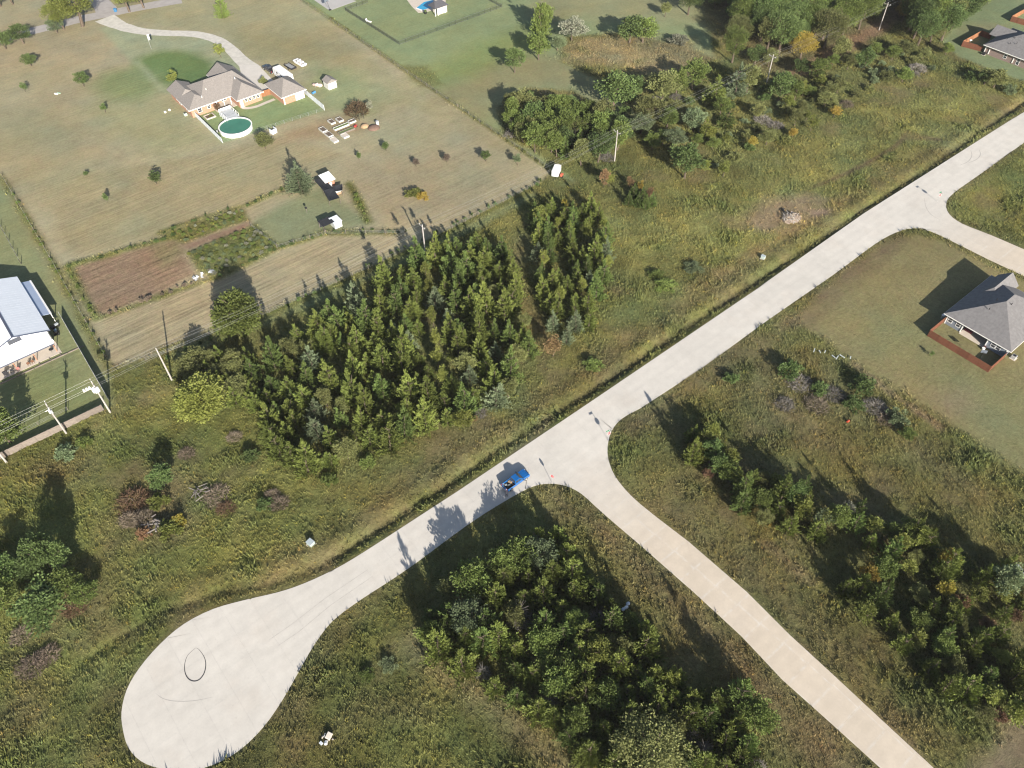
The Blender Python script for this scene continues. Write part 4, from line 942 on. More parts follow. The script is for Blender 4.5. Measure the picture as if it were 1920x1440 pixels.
for ln, c, nn, lab in (([(128, 500), (240, 468), (330, 442)], 'leafd', 24, 'plowed plot top edge'), ([(130, 508), (150, 550), (180, 594)], 'leaf', 14, 'plowed plot barn side'), ([(185, 596), (300, 556), (370, 525)], 'twig', 22, 'plowed plot lower edge'), ([(405, 522), (520, 466), (612, 438)], 'leafd', 20, 'garden lower edge'), ([(310, 436), (380, 408), (470, 384), (535, 352)], 'leafd', 22, 'garden upper edge'), ([(655, 345), (672, 380), (690, 415)], 'leaf', 12, 'hen house plot side'), ([(612, 438), (680, 432), (765, 436)], 'leafd', 16, 'fence below the hen house')):
    pp = [Vector(p) for p in P2(*ln)]
    for k in range(nn):
        if rngh.random() < .4: continue
        t = (k + rngh.random() * .9) / nn * (len(pp) - 1); i = min(int(t), len(pp) - 2); p = pp[i].lerp(pp[i + 1], t - i)
        tree('shrub', 0, 0, rngh.uniform(.6, 1.6), rngh.uniform(.4, 1.1), c, f'{CNAME[c]} weed clump along the {lab}', name='weed_clump', cat='weed', group=f'weed clumps along the {lab}', xy=(p.x + rngh.uniform(-.4, .4), p.y + rngh.uniform(-.4, .4)), parts=False)

# ------------------------------------------------------------------ wild grass and weeds (uncountable)
def weed_points(n):
    rng = np.random.default_rng(99)
    x = rng.uniform(-50, 345, n); y = rng.uniform(-36, 370, n)
    px, py, dd = PX(x, y)
    ok = (dd > 0) & (px > -90) & (px < 2010) & (py > -60) & (py < 1530)
    x, y, px, py, dd = x[ok], y[ok], px[ok], py[ok], dd[ok]
    wv = gsample(WEEDS, x, y); sr = gsample(SDR, x, y)
    keep = (rng.random(len(x)) < wv * np.clip(1.25 - dd / 420, .45, 1)) & (sr < -.42)
    return x[keep], y[keep], rng
def make_weeds():
    x, y, rng = weed_points(780000)
    n = len(x)
    col = gsample(GC, x, y); z = gsample(ZZ, x, y); sr = gsample(SDR, x, y)
    big = np.clip(.55 + .5 * fbm(x, y, 5, 201, 3), .2, 1.2)
    verge = (sr > -1.0)
    size = rng.uniform(.26, .58, n) * (1 + .9 * gsample(D1, x, y)) * (1 - .4 * gsample(D2, x, y)) * (.55 + .85 * big) * np.where(verge, rng.uniform(.7, 1.5, n), 1.0)
    B = 6
    P = np.repeat(np.stack([x, y, z - .02], 1), B, 0) + rng.normal(0, 1, (n * B, 3)) * np.array([.16, .16, 0])
    wx = np.repeat(.5 * fbm(x, y, 12, 401, 2), B); wy = np.repeat(.25 + .5 * fbm(x, y, 12, 411, 2), B)
    D = np.stack([wx + rng.normal(0, .42, n * B), wy + rng.normal(0, .42, n * B), np.full(n * B, .85)], 1)
    L = np.repeat(size, B) * rng.uniform(.6, 1.25, n * B); Wd = L * rng.uniform(.13, .24, n * B)
    V, F = kites(P, D, L, Wd, rng)
    hue = fbm(x, y, 2.4, 301, 2); hue2 = rng.normal(0, 1, n)
    cc = col * (1.42 + .08 * rng.normal(0, 1, (n, 1)) + .34 * fbm(x, y, 1.5, 311, 2)[:, None])
    cc = cc * (1 + np.stack([.04 * hue2 + .10 * hue, .02 * hue2 + .03 * hue, -.03 * hue2], 1))
    yel = rng.random(n) < .025; cc[yel] = cc[yel] * np.array([1.5, 1.35, .9])
    brn = rng.random(n) < .05; cc[brn] = cc[brn] * np.array([1.05, .88, .85])
    cc = np.clip(cc, .015, .5)
    C = np.repeat(np.repeat(cc, B, 0), 4, 0)
    m = bpy.data.materials.new('weeds'); m.use_nodes = True
    N = m.node_tree.nodes; Lk = m.node_tree.links; b = N['Principled BSDF']; b.inputs['Roughness'].default_value = .8; b.inputs['Specular IOR Level'].default_value = .15
    a = N.new('ShaderNodeAttribute'); a.attribute_name = 'Col'; Lk.new(a.outputs['Color'], b.inputs['Base Color'])
    tr = N.new('ShaderNodeBsdfTranslucent'); Lk.new(a.outputs['Color'], tr.inputs['Color'])
    mx = N.new('ShaderNodeMixShader'); mx.inputs['Fac'].default_value = .2
    Lk.new(b.outputs[0], mx.inputs[1]); Lk.new(tr.outputs[0], mx.inputs[2]); Lk.new(mx.outputs[0], N['Material Output'].inputs['Surface'])
    me = np_mesh('wild_grass', V, F, m, {'Col': C})
    link('wild_grass', me, kind='stuff', label='tall wild grass and weeds covering the unmown lots', category='grass')
    print('weeds', n, 'trees', NTREE[0])
make_weeds()
# ------------------------------------------------------------------ paved strips of the far property
def strip(name, px_line, widths, material, z=.006, thick=.05):
    pts = [np.array(p) for p in catmull(P2(*px_line), 6)]; n = len(pts); V = []
    for i, p in enumerate(pts):
        t = pts[min(i + 1, n - 1)] - pts[max(i - 1, 0)]; t /= np.linalg.norm(t) + 1e-9; s = np.array([-t[1], t[0]])
        wd = np.interp(i / (n - 1), np.linspace(0, 1, len(widths)), widths) * random.uniform(.96, 1.04)
        V += [(*(p + s * wd / 2), z), (*(p - s * wd / 2), z)]
    F = [(2 * i, 2 * i + 1, 2 * i + 3, 2 * i + 2) for i in range(n - 1)]
    return link(name, np_mesh(name, V, F, material), kind='structure')
GRAVEL = mat('gravel_white', (.50, .475, .43), .95, .16, .6, bump=.2)
ASPH = mat('lane_grey', (.34, .315, .30), .95, .12, .5)
PADC = mat('pad_concrete', (.53, .50, .46), .9, .08, .4)
strip('driveway', [(196, 34), (225, 48), (262, 58), (310, 62), (365, 64), (405, 74), (432, 92), (452, 112), (474, 130)], [8, 5.5, 4.5, 4.2, 4.2, 4.2, 4.2, 4.6, 6], GRAVEL, .012)
strip('lane', [(-60, 84), (0, 72), (60, 58), (110, 46), (150, 36), (200, 26), (260, 14), (340, 0)], [6] * 8, ASPH, .006)
strip('lane_spur', [(205, 30), (195, 12), (175, -8), (150, -30)], [8, 7, 6, 6], ASPH, .008)
MB().prism(P2((448, 122), (484, 121), (513, 152), (505, 166), (488, 172), (452, 138)), .0, .035).build('garage_pad', PADC, None, kind='structure')
MB().prism(P2((580, -6), (640, -6), (668, 2), (618, 20)), .0, .04).build('court_pad', mat('court_concrete', (.40, .385, .375), .9, .06, .3), None, kind='structure')

# ------------------------------------------------------------------ building kit
SHING = mat('shingle_brown', (.232, .212, .198), .95, .16, 2.5, bump=.15, bscale=6)
SHINGG = mat('shingle_grey', (.168, .163, .165), .95, .18, 1.6, bump=.15, bscale=6)
WHITE = mat('white_paint', (.78, .77, .75), .6, .04, 1.0)
METW = mat('white_metal_roof', (.66, .70, .76), .45, .03, .5, spec=.4)
METWALL = mat('white_metal_wall', (.72, .73, .74), .5, .04, .5)
TRIMD = mat('dark_trim', (.07, .08, .12), .6, .05, 2)
SIDG = mat('grey_siding', (.20, .225, .265), .8, .06, 1.5)
GLASS = mat('window_glass', (.05, .055, .065), .08, .1, .6, spec=.6)
CEDF = mat('stained_fence', (.155, .062, .036), .85, .22, 2.0, objvar=.12)
CEDO = mat('orange_fence', (.27, .125, .062), .85, .25, 2.0, objvar=.12)
WOODG = mat('weathered_wood', (.195, .165, .142), .9, .2, 2.0, objvar=.15)
POLEM = mat('pole_wood', (.36, .335, .31), .9, .12, 1.2, objvar=.1)
GALV = mat('galvanised', (.50, .51, .52), .45, .08, 2, metal=.4)
BLACK = mat('black_metal', (.025, .025, .028), .5, .1, 2)
RUBBER = mat('tyre_rubber', (.022, .022, .024), .85, .1, 5)
VINYL = mat('vinyl_fence', (.56, .60, .64), .6, .05, 1)
PATIO = mat('patio_concrete', (.52, .46, .395), .9, .08, .6)
def brick_mat(name, c1, c2, mortar):
    m = bpy.data.materials.new(name); m.use_nodes = True
    N = m.node_tree.nodes; L = m.node_tree.links; b = N['Principled BSDF']; b.inputs['Roughness'].default_value = .9
    tc = N.new('ShaderNodeTexCoord'); sx = N.new('ShaderNodeSeparateXYZ'); L.new(tc.outputs['Object'], sx.inputs[0])
    ad = N.new('ShaderNodeMath'); ad.operation = 'ADD'; L.new(sx.outputs[0], ad.inputs[0]); L.new(sx.outputs[1], ad.inputs[1])
    cb = N.new('ShaderNodeCombineXYZ'); L.new(ad.outputs[0], cb.inputs[0]); L.new(sx.outputs[2], cb.inputs[1])
    br = N.new('ShaderNodeTexBrick'); br.inputs['Scale'].default_value = 4.0; br.inputs['Color1'].default_value = (*c1, 1); br.inputs['Color2'].default_value = (*c2, 1); br.inputs['Mortar'].default_value = (*mortar, 1)
    br.inputs['Mortar Size'].default_value = .02
    L.new(cb.outputs[0], br.inputs['Vector']); L.new(br.outputs['Color'], b.inputs['Base Color'])
    return m
BRICK = brick_mat('brick_orange', (.42, .20, .125), (.36, .165, .10), (.45, .36, .29))
BRICKB = brick_mat('brick_brown', (.235, .165, .145), (.20, .14, .125), (.30, .26, .24))
def hip(mb, x0, x1, y0, y1, ze, zr, axis, a=None, b=None, t=.16):
    """hip roof solid; a, b = ridge inset at each end (0 = gable)"""
    if axis == 'x':
        ym = .5 * (y0 + y1); a = (y1 - y0) / 2 if a is None else a; b = (y1 - y0) / 2 if b is None else b
        r0 = (x0 + a, ym, zr); r1 = (x1 - b, ym, zr)
    else:
        xm = .5 * (x0 + x1); a = (x1 - x0) / 2 if a is None else a; b = (x1 - x0) / 2 if b is None else b
        r0 = (xm, y0 + a, zr); r1 = (xm, y1 - b, zr)
    v = [(x0, y0, ze), (x1, y0, ze), (x1, y1, ze), (x0, y1, ze), (x0, y0, ze - t), (x1, y0, ze - t), (x1, y1, ze - t), (x0, y1, ze - t), r0, r1]
    if axis == 'x': f = [(0, 1, 9, 8), (1, 2, 9), (2, 3, 8, 9), (3, 0, 8)]
    else: f = [(0, 1, 8), (1, 2, 9, 8), (2, 3, 9), (3, 0, 8, 9)]
    f += [(7, 6, 5, 4), (0, 4, 5, 1), (1, 5, 6, 2), (2, 6, 7, 3), (3, 7, 4, 0)]
    return mb.add(v, f)
def fascia(parent, x0, x1, y0, y1, z, material, sides='xXyY', h=.2):
    e = .03
    mb = MB()
    if 'x' in sides: mb.box(x0 - e, x0 + .04, y0 - e, y1 + e, z - h, z + .02)
    if 'X' in sides: mb.box(x1 - .04, x1 + e, y0 - e, y1 + e, z - h, z + .02)
    if 'y' in sides: mb.box(x0 + .05, x1 - .05, y0 - e, y0 + .04, z - h, z + .021)
    if 'Y' in sides: mb.box(x0 + .05, x1 - .05, y1 - .04, y1 + e, z - h, z + .021)
    return mb.build('fascia', material, parent)
def window(parent, face, pos, c, z, w_, h_, frame=None, name='window', glass=None, mull=0):
    """face '-x' or '-y': frame proud of the wall, glass in it, optional mullions"""
    def bx(mb, a0, a1, z0, z1, d0, d1):
        if face == '-x': mb.box(pos - d1, pos - d0, a0, a1, z0, z1)
        else: mb.box(a0, a1, pos - d1, pos - d0, z0, z1)
    fr = MB(); t = .09
    bx(fr, c - w_ / 2 - t, c - w_ / 2, z - h_ / 2 - t, z + h_ / 2 + t, 0.0, .07); bx(fr, c + w_ / 2, c + w_ / 2 + t, z - h_ / 2 - t, z + h_ / 2 + t, 0.0, .07)
    bx(fr, c - w_ / 2, c + w_ / 2, z - h_ / 2 - t, z - h_ / 2, 0.0, .072); bx(fr, c - w_ / 2, c + w_ / 2, z + h_ / 2, z + h_ / 2 + t, 0.0, .072)
    for k in range(mull):
        m_ = c - w_ / 2 + w_ * (k + 1) / (mull + 1); bx(fr, m_ - .03, m_ + .03, z - h_ / 2, z + h_ / 2, 0.0, .06)
    bx(fr, c - w_ / 2, c + w_ / 2, z - .025, z + .025, 0, .058)
    o = fr.build(name, frame or WHITE, parent)
    g = MB(); bx(g, c - w_ / 2, c + w_ / 2, z - h_ / 2, z + h_ / 2, 0, .03); g.build('pane', glass or GLASS, o)
    return o
def fence_run(name, label, p0, p1, h, bay, panel_mat, post_mat=None, thick=.06, post=.1, z0=.03, cat='fence', group=None, rails=False, proud=.06):
    """panel fence: every bay a panel part, every post a part"""
    a = Vector((*p0, 0)); b = Vector((*p1, 0)); L = (b - a).length; n = max(1, round(L / bay)); ang = math.atan2(b.y - a.y, b.x - a.x)
    t = thing(name, label, cat, (a.x, a.y, 0), ang, group)
    pm = None; qm = None
    for i in range(n + 1):
        if qm is None:
            o = MB().box(-post / 2, post / 2, -post / 2, post / 2, -.3, h + proud).build('post', post_mat or panel_mat, t, local=True); qm = o.data
        else: o = link('post', qm, t)
        o.location = (L * i / n, 0, 0)
    for i in range(n):
        if pm is None:
            mb = MB(); w_ = L / n - post - .01; k = max(4, int(w_ / .3))
            for j in range(k):
                mb.box(-w_ / 2 + w_ * j / k + .008, -w_ / 2 + w_ * (j + 1) / k - .008, -thick / 2 + (.012 if j % 2 else 0), thick / 2 + (.012 if j % 2 else 0), z0, h - (.02 if j % 3 == 1 else 0))
            mb.box(-w_ / 2, w_ / 2, thick / 2 + .014, thick / 2 + .05, .35, .45).box(-w_ / 2, w_ / 2, thick / 2 + .014, thick / 2 + .05, h - .4, h - .3)
            o = mb.build('panel', panel_mat, t, local=True); pm = o.data
        else: o = link('panel', pm, t)
        o.location = (L * (i + .5) / n, 0, 0)
    return t
def wire_fence(name, label, pts, h, bay, post_mat, wires=(.4, .75, 1.1), r=.045, group=None, mesh=None):
    t = thing(name, label, 'fence', (*pts[0], 0), 0, group); pm = None
    for (ax, ay), (bx, by) in zip(pts[:-1], pts[1:]):
        L = math.hypot(bx - ax, by - ay); n = max(1, round(L / bay))
        for i in range(n + 1):
            x = ax + (bx - ax) * i / n - pts[0][0]; y = ay + (by - ay) * i / n - pts[0][1]
            if pm is None: o = MB().tube((0, 0, -.3), (0, 0, h), r, r * .9, 6).build('post', post_mat, t, local=True); pm = o.data
            else: o = link('post', pm, t)
            o.location = (x, y, gz(x + pts[0][0], y + pts[0][1]))
            o.rotation_euler = (random.uniform(-.05, .05), random.uniform(-.05, .05), 0)
        for wz in wires:
            MB().tube((ax, ay, wz), (bx, by, wz), .012, .012, 4).build('wire', GALV, t)
        if mesh:
            mb = MB(); k = max(2, int(L / .25))
            for j in range(k + 1):
                x = ax + (bx - ax) * j / k; y = ay + (by - ay) * j / k
                mb.box(x - .016, x + .016, y - .016, y + .016, .05, h - .06)
            mb.build('picket_row', mesh, t)
    return t

# ------------------------------------------------------------------ utility poles and wires
def pole(x, y, h, kind, label, lean=0.0):
    t = thing('utility_pole', label, 'utility pole', (x, y, gz(x, y)), 0, None)
    MB().tube((0, 0, -.6), (0, 0, h), .20, .13, 10).build('shaft', POLEM, t, local=True)
    if kind != 'tap':
        MB().rbox((0, .16, h - .45), (.11, 2.5, .13)).build('crossarm', POLEM, t, local=True)
        MB().tube((.08, -.7, h - .5), (.08, 0, h - 1.15), .025).build('brace', GALV, t, local=True); MB().tube((.08, .95, h - .5), (.08, .1, h - 1.15), .025).build('brace', GALV, t, local=True)
    else:
        MB().rbox((0, .35, h - 1.3), (.12, .8, .12)).build('bracket', GALV, t, local=True)
    for q in ((0, -1.0, h - .38), (0, 0, h), (0, 1.32, h - .38)):
        if kind == 'tap' and q[1]: q = (0, math.copysign(.25, q[1]), h - .6)
        MB().tube(q, (q[0], q[1], q[2] + .24), .06, .045, 6).build('insulator', WHITE, t, local=True)
    if kind == 'transformer':
        for k in range(3):
            a = rad(200 + 50 * k)
            c = MB().tube((.55 * math.cos(a), .55 * math.sin(a), h - 2.5), (.55 * math.cos(a), .55 * math.sin(a), h - 1.4), .27, .27, 10).build('transformer', WHITE, t, local=True)
            MB().tube((.55 * math.cos(a), .55 * math.sin(a), h - 1.39), (.55 * math.cos(a), .55 * math.sin(a), h - 1.1), .05, .04, 6).build('bushing', GALV, c, local=True)
        MB().rbox((-1.0, .0, h - 1.35), (2.2, .12, .12)).build('side_arm', WHITE, t, local=True)
        for k in range(3): MB().rbox((-.9 - .55 * k, .0, h - 1.05), (.38, .42, .5)).build('switch_box', WHITE, t, local=True)
    if kind == 'recloser':
        MB().rbox((-.1, .1, h - 1.9), (.55, .95, .6)).build('switch_box', WHITE, t, local=True, bevel=.05)
        MB().rbox((.1, -.6, h - 1.7), (.4, .4, .8)).build('switch_box', GALV, t, local=True, bevel=.04)
        MB().rbox((-.45, 0, h - 1.45), (.9, .1, .1)).build('side_arm', WHITE, t, local=True)
    if lean: t.rotation_euler = (lean, 0, 0)
    return t
PY = 133.5
POLES = [(-46, PY, 9.0), (-19.9, PY, 9.0), (-8.4, PY, 9.0), (.5, PY - .4, 9.4), (14.0, PY, 9.2), (80.0, PY, 8.6), (144.3, PY - .8, 9.4), (212.1, PY, 9.0), (271.1, PY - 1.5, 9.2), (338, PY - 2, 9.2)]
pole(-19.9, PY, 9.0, 'plain', 'weathered utility pole at the frame edge of the wooden fence')
pole(-8.4, PY, 9.0, 'recloser', 'utility pole with white switch boxes beside the wooden fence')
pole(.5, PY - .4, 9.4, 'transformer', 'utility pole with three white transformers at the fence corner')
pole(14, PY, 9.2, 'tap', 'bare topped leaning utility pole beside the yellow-green tree', -.05)
pole(80, PY, 8.6, 'plain', 'utility pole at the edge of the dense cedar grove')
pole(144.3, PY - .8, 9.4, 'plain', 'pale utility pole standing in weeds by the rounded thicket')
pole(212.1, PY, 9.0, 'plain', 'utility pole in the overgrown belt near the red track')
pole(271.1, PY - 1.5, 9.2, 'plain', 'tall utility pole beside the tall wood')
WIRE = mat('wire_aluminium', (.42, .42, .41), .4, .05, 1, metal=.3)
for nm, dy, dz, lab in (('power_wire', -1.0, -.12, 'overhead wire on the road side of the pole crossarms'), ('power_wire', 0.0, .26, 'overhead wire along the pole tops'), ('power_wire', 1.32, -.12, 'overhead wire on the field side of the crossarms'), ('neutral_wire', .15, -1.6, 'lowest overhead wire clamped to the pole shafts')):
    t = thing(nm, lab, 'wire', (0, PY, 0), 0)
    for (ax, ay, ah), (bx, by, bh) in zip(POLES[:-1], POLES[1:]):
        pts = []; L = bx - ax; sag = .00022 * L * L
        for k in range(11):
            s = k / 10; pts.append((ax + L * s, ay + (by - ay) * s + dy, ah + (bh - ah) * s + dz - 4 * sag * s * (1 - s)))
        MB().path(pts, .011, 5).build('span', WIRE, t)

# ------------------------------------------------------------------ white metal barn house
def barn():
    t = thing('barn_house', 'white metal barn house with lean-to and covered porch', 'house', (-8, 170, 0))
    MB().add([(-14.4, 161.6, 0), (-1.6, 161.6, 0), (-1.6, 184, 0), (-14.4, 184, 0), (-14.4, 161.6, 3.6), (-1.6, 161.6, 3.6), (-1.6, 184, 3.6), (-14.4, 184, 3.6), (-8, 161.6, 5.75), (-8, 184, 5.75)],
             [(0, 1, 5, 8, 4), (1, 2, 6, 5), (2, 3, 7, 9, 6), (3, 0, 4, 7), (5, 6, 9, 8), (7, 4, 8, 9)]).build('wall', METWALL, t)
    ang = math.atan2(2.15, 6.4)
    for s, nm in ((1, 'roof'), (-1, 'roof')):
        mb = MB(); e = 6.9
        def pt(d, z, y): return (-8 + s * d, y, 5.82 - d * math.tan(ang) + z)
        v = [pt(.0, 0, 161.0), pt(e, 0, 161.0), pt(e, 0, 184.4), pt(0, 0, 184.4), pt(0, .12, 161.0), pt(e, .12, 161.0), pt(e, .12, 184.4), pt(0, .12, 184.4)]
        o = mb.add(v, [(0, 1, 2, 3), (4, 5, 6, 7), (0, 1, 5, 4), (1, 2, 6, 5), (2, 3, 7, 6), (3, 0, 4, 7)]).build(nm, METW, t)
        # standing seams on every sheet
        sm = None
        for k in range(26):
            y = 161.25 + k * .9
            q = MB().add([pt(.03, .125, y - .035), pt(e - .02, .125, y - .035), pt(e - .02, .125, y + .035), pt(.03, .125, y + .035), pt(.03, .134, y - .03), pt(e - .02, .134, y - .03), pt(e - .02, .134, y + .03), pt(.03, .134, y + .03)], [(0, 1, 2, 3), (4, 5, 6, 7), (0, 1, 5, 4), (1, 2, 6, 5), (2, 3, 7, 6), (3, 0, 4, 7)])
            q.build('seam', METW, o)
        MB().add([pt(0, .0, 160.9), pt(e + .05, .0, 160.9), pt(e + .05, .22, 160.9), pt(0, .22, 160.9), pt(0, .0, 160.99), pt(e + .05, .0, 160.99), pt(e + .05, .22, 160.99), pt(0, .22, 160.99)], [(0, 1, 2, 3), (4, 5, 6, 7), (0, 1, 5, 4), (1, 2, 6, 5), (2, 3, 7, 6), (3, 0, 4, 7)]).build('rake_trim', TRIMD, t)
    MB().box(-8.22, -7.78, 160.95, 184.45, 5.88, 6.0).build('ridge_cap', TRIMD, t)
    # lean-to on the right flank
    l = MB().add([(-1.1, 167.6, 3.1), (.95, 167.6, 2.6), (.95, 182.2, 2.6), (-1.1, 182.2, 3.1), (-1.1, 167.6, 3.2), (.95, 167.6, 2.7), (.95, 182.2, 2.7), (-1.1, 182.2, 3.2)], [(0, 3, 2, 1), (4, 5, 6, 7), (0, 1, 5, 4), (1, 2, 6, 5), (2, 3, 7, 6), (3, 0, 4, 7)]).build('lean_to_roof', mat('blue_metal_roof', (.36, .43, .56), .4, .04, .5, metal=.2), t)
    MB().add([(.62, 167.55, 2.79), (1.0, 167.55, 2.70), (1.0, 182.25, 2.70), (.62, 182.25, 2.79), (.62, 167.55, 2.83), (1.0, 167.55, 2.74), (1.0, 182.25, 2.74), (.62, 182.25, 2.83)], [(0, 3, 2, 1), (4, 5, 6, 7), (0, 1, 5, 4), (1, 2, 6, 5), (2, 3, 7, 6), (3, 0, 4, 7)]).build('gutter', WHITE, t)
    for y in (167.9, 172.6, 177.3, 182.0): MB().box(.72, .86, y - .07, y + .07, 0, 2.62).build('post', WHITE, t)
    # porch roof and posts
    MB().add([(-15.2, 157.5, 2.62), (-1.75, 157.5, 2.62), (-1.75, 161.58, 3.35), (-15.2, 161.58, 3.35), (-15.2, 157.5, 2.72), (-1.75, 157.5, 2.72), (-1.75, 161.58, 3.45), (-15.2, 161.58, 3.45)], [(0, 3, 2, 1), (4, 5, 6, 7), (0, 1, 5, 4), (1, 2, 6, 5), (2, 3, 7, 6), (3, 0, 4, 7)]).build('porch_roof', METWALL, t)
    MB().box(-15.2, -1.75, 157.42, 157.49, 2.5, 2.73).build('porch_trim', TRIMD, t)
    for x in (-14.8, -10.6, -6.4, -2.1): MB().box(x - .08, x + .08, 157.9, 158.06, .05, 2.62).build('post', mat('porch_timber', (.36, .17, .10), .8, .2, 3), t)
    MB().box(-15.4, -1.4, 157.0, 161.55, -.1, .06).build('porch_slab', PATIO, t)
    window(t, '-y', 161.58, -5.9 - 2.2, 4.45, 2.5, .95, TRIMD, mull=2)
    window(t, '-y', 161.58, -12.2, 1.5, 1.4, 1.3, TRIMD)
    MB().box(-5.2, -4.2, 161.5, 161.59, .06, 2.15).build('door', TRIMD, t)
    return t
barn()
def chair(x, y, rz, m, label, group):
    t = thing('patio_chair', label, 'chair', (x, y, .06), rz, group)
    MB().rbox((0, 0, .42), (.55, .55, .07)).build('seat', m, t, local=True); MB().rbox((0, .27, .75), (.55, .06, .65), rx=-.2).build('backrest', m, t, local=True)
    for sx in (-1, 1):
        for sy in (-1, 1): MB().rbox((.24 * sx, .22 * sy, .2), (.05, .05, .4)).build('leg', m, t, local=True)
        MB().rbox((.28 * sx, 0, .62), (.06, .5, .05)).build('armrest', m, t, local=True)
    return t
CHR = mat('chair_brown', (.16, .08, .05), .7, .1, 4); CHK = mat('chair_black', (.03, .03, .035), .7, .1, 4); CHP = mat('cushion_pink', (.45, .16, .15), .8, .1, 4)
for k, (x, y, m, l) in enumerate(((-8.2, 157.7, CHR, 'brown patio chair on the porch slab'), (-7.3, 157.75, CHR, 'brown patio chair on the porch slab'), (-11.6, 157.9, CHK, 'black patio chair beside the barn grill'), (-10.4, 157.6, CHP, 'pink cushioned patio chair on the barn porch'))):
    chair(x, y, math.pi, m, l, 'brown porch chairs' if m is CHR else None)
g = thing('grill', 'black barbecue grill on the barn porch slab', 'grill', (-12.9, 157.8, .06))
MB().rbox((0, 0, .5), (.9, .5, .6)).build('cabinet', CHK, g, local=True, bevel=.04); MB().rbox((0, 0, .95), (.95, .55, .28)).build('lid', CHK, g, local=True, bevel=.1); MB().rbox((.75, 0, .78), (.5, .45, .05)).build('side_shelf', GALV, g, local=True)
g = thing('round_table', 'thin round metal table at the corner of the barn porch', 'table', (-2.9, 158.6, .06))
MB().tube((0, 0, .68), (0, 0, .72), .5, .5, 14).build('top', CHK, g, local=True)
for k in range(3): MB().tube((.4 * math.cos(2.1 * k), .4 * math.sin(2.1 * k), 0), (.1 * math.cos(2.1 * k), .1 * math.sin(2.1 * k), .68), .025).build('leg', CHK, g, local=True)
# garden edging in front of the porch
for k in range(7):
    x0 = -22 + k * 3.6
    t = MB().box(x0, x0 + 3.45, 155.75, 155.95, -.1, .22).build('edging_beam', WOODG, None); t['label'] = 'timber edging beam along the barn lawn terrace'; t['category'] = 'edging'; t['group'] = 'edging beams of the barn terrace'
for x in (-6.4, -4.2, -1.9):
    t = MB().box(x, x + .18, 156.05, 157.0, -.1, .16).build('edging_beam', WOODG, None); t['label'] = 'short timber cross beam of the barn terrace edging'; t['category'] = 'edging'; t['group'] = 'cross beams of the barn terrace'
# machines parked in the shade beside the lean-to
def mower(x, y, rz, paint, label):
    t = thing('garden_tractor', label, 'tractor', (x, y, 0), rz)
    MB().rbox((.55, 0, .62), (.85, .55, .42)).build('hood', paint, t, local=True, bevel=.07); MB().rbox((-.35, 0, .42), (1.0, .7, .2)).build('chassis', BLACK, t, local=True)
    MB().rbox((-.45, 0, .72), (.45, .5, .12)).build('seat', BLACK, t, local=True); MB().rbox((-.68, 0, .98), (.1, .5, .5)).build('seat_back', BLACK, t, local=True)
    MB().tube((.1, 0, .7), (-.05, 0, 1.05), .03).build('steering_column', BLACK, t, local=True)
    for sx, r in ((.7, .22), (-.55, .32)):
        for sy in (-.42, .42): MB().tube((sx, sy - .1, r), (sx, sy + .1, r), r, r, 12).build('wheel', RUBBER, t, local=True)
    return t
mower(.1, 165.9, rad(20), mat('machine_grey', (.30, .33, .36), .5, .1, 3), 'grey garden tractor in the barn shade')
mower(-.3, 163.6, rad(80), mat('machine_blue', (.16, .22, .30), .5, .1, 3), 'blue garden tractor in the barn shade')
fence_run('privacy_fence', 'tall pale panel fence along the side of the barn yard', (2.3, 168), (1.5, 136.2), 2.0, 2.6, mat('fence_pale', (.40, .40, .38), .8, .1, 2), thick=.05)
fence_run('privacy_fence', 'low weathered board fence below the power poles', (-.3, 134.6), (-24, 135.2), 1.7, 2.5, WOODG, thick=.12, post=.14)
wire_fence('rail_fence', 'low wire fence with posts inside the barn lawn', [(-24, 138.8), (-6, 139.2)], 1.2, 3, WOODG)
wire_fence('post_fence', 'row of dark posts on the lawn left of the barn side fence', [U(2, 425), U(40, 495)], 1.5, 4.2, mat('post_dark', (.06, .055, .05), .9, .1, 2), wires=(.6, 1.2), r=.08)
wire_fence('wire_fence', 'wire fence along the power line side of the mown strip', [(12, 142.5), (40, 138.9), (66, 137.6), (91, 137.2), (121, 138)], 1.3, 4.5, WOODG, r=.05)
wire_fence('wire_fence', 'long wire fence between brown field and green lawn', [U(1036, 322), U(800, 162), U(565, 2)], 1.2, 5.5, WOODG, r=.05)
wire_fence('wire_fence', 'wire fence between barn yard and tan field', [U(200, 672), U(95, 485), U(4, 330)], 1.2, 5.0, WOODG, r=.05)
wire_fence('garden_fence', 'wire fence with pale posts below the hen house plot', [U(520, 466), U(612, 440), U(760, 438)], 1.5, 5.0, WOODG, r=.06)
wire_fence('garden_fence', 'wire fence around the wide garden bed', [U(470, 424), U(520, 464)], 1.5, 3.0, BLACK, r=.04)

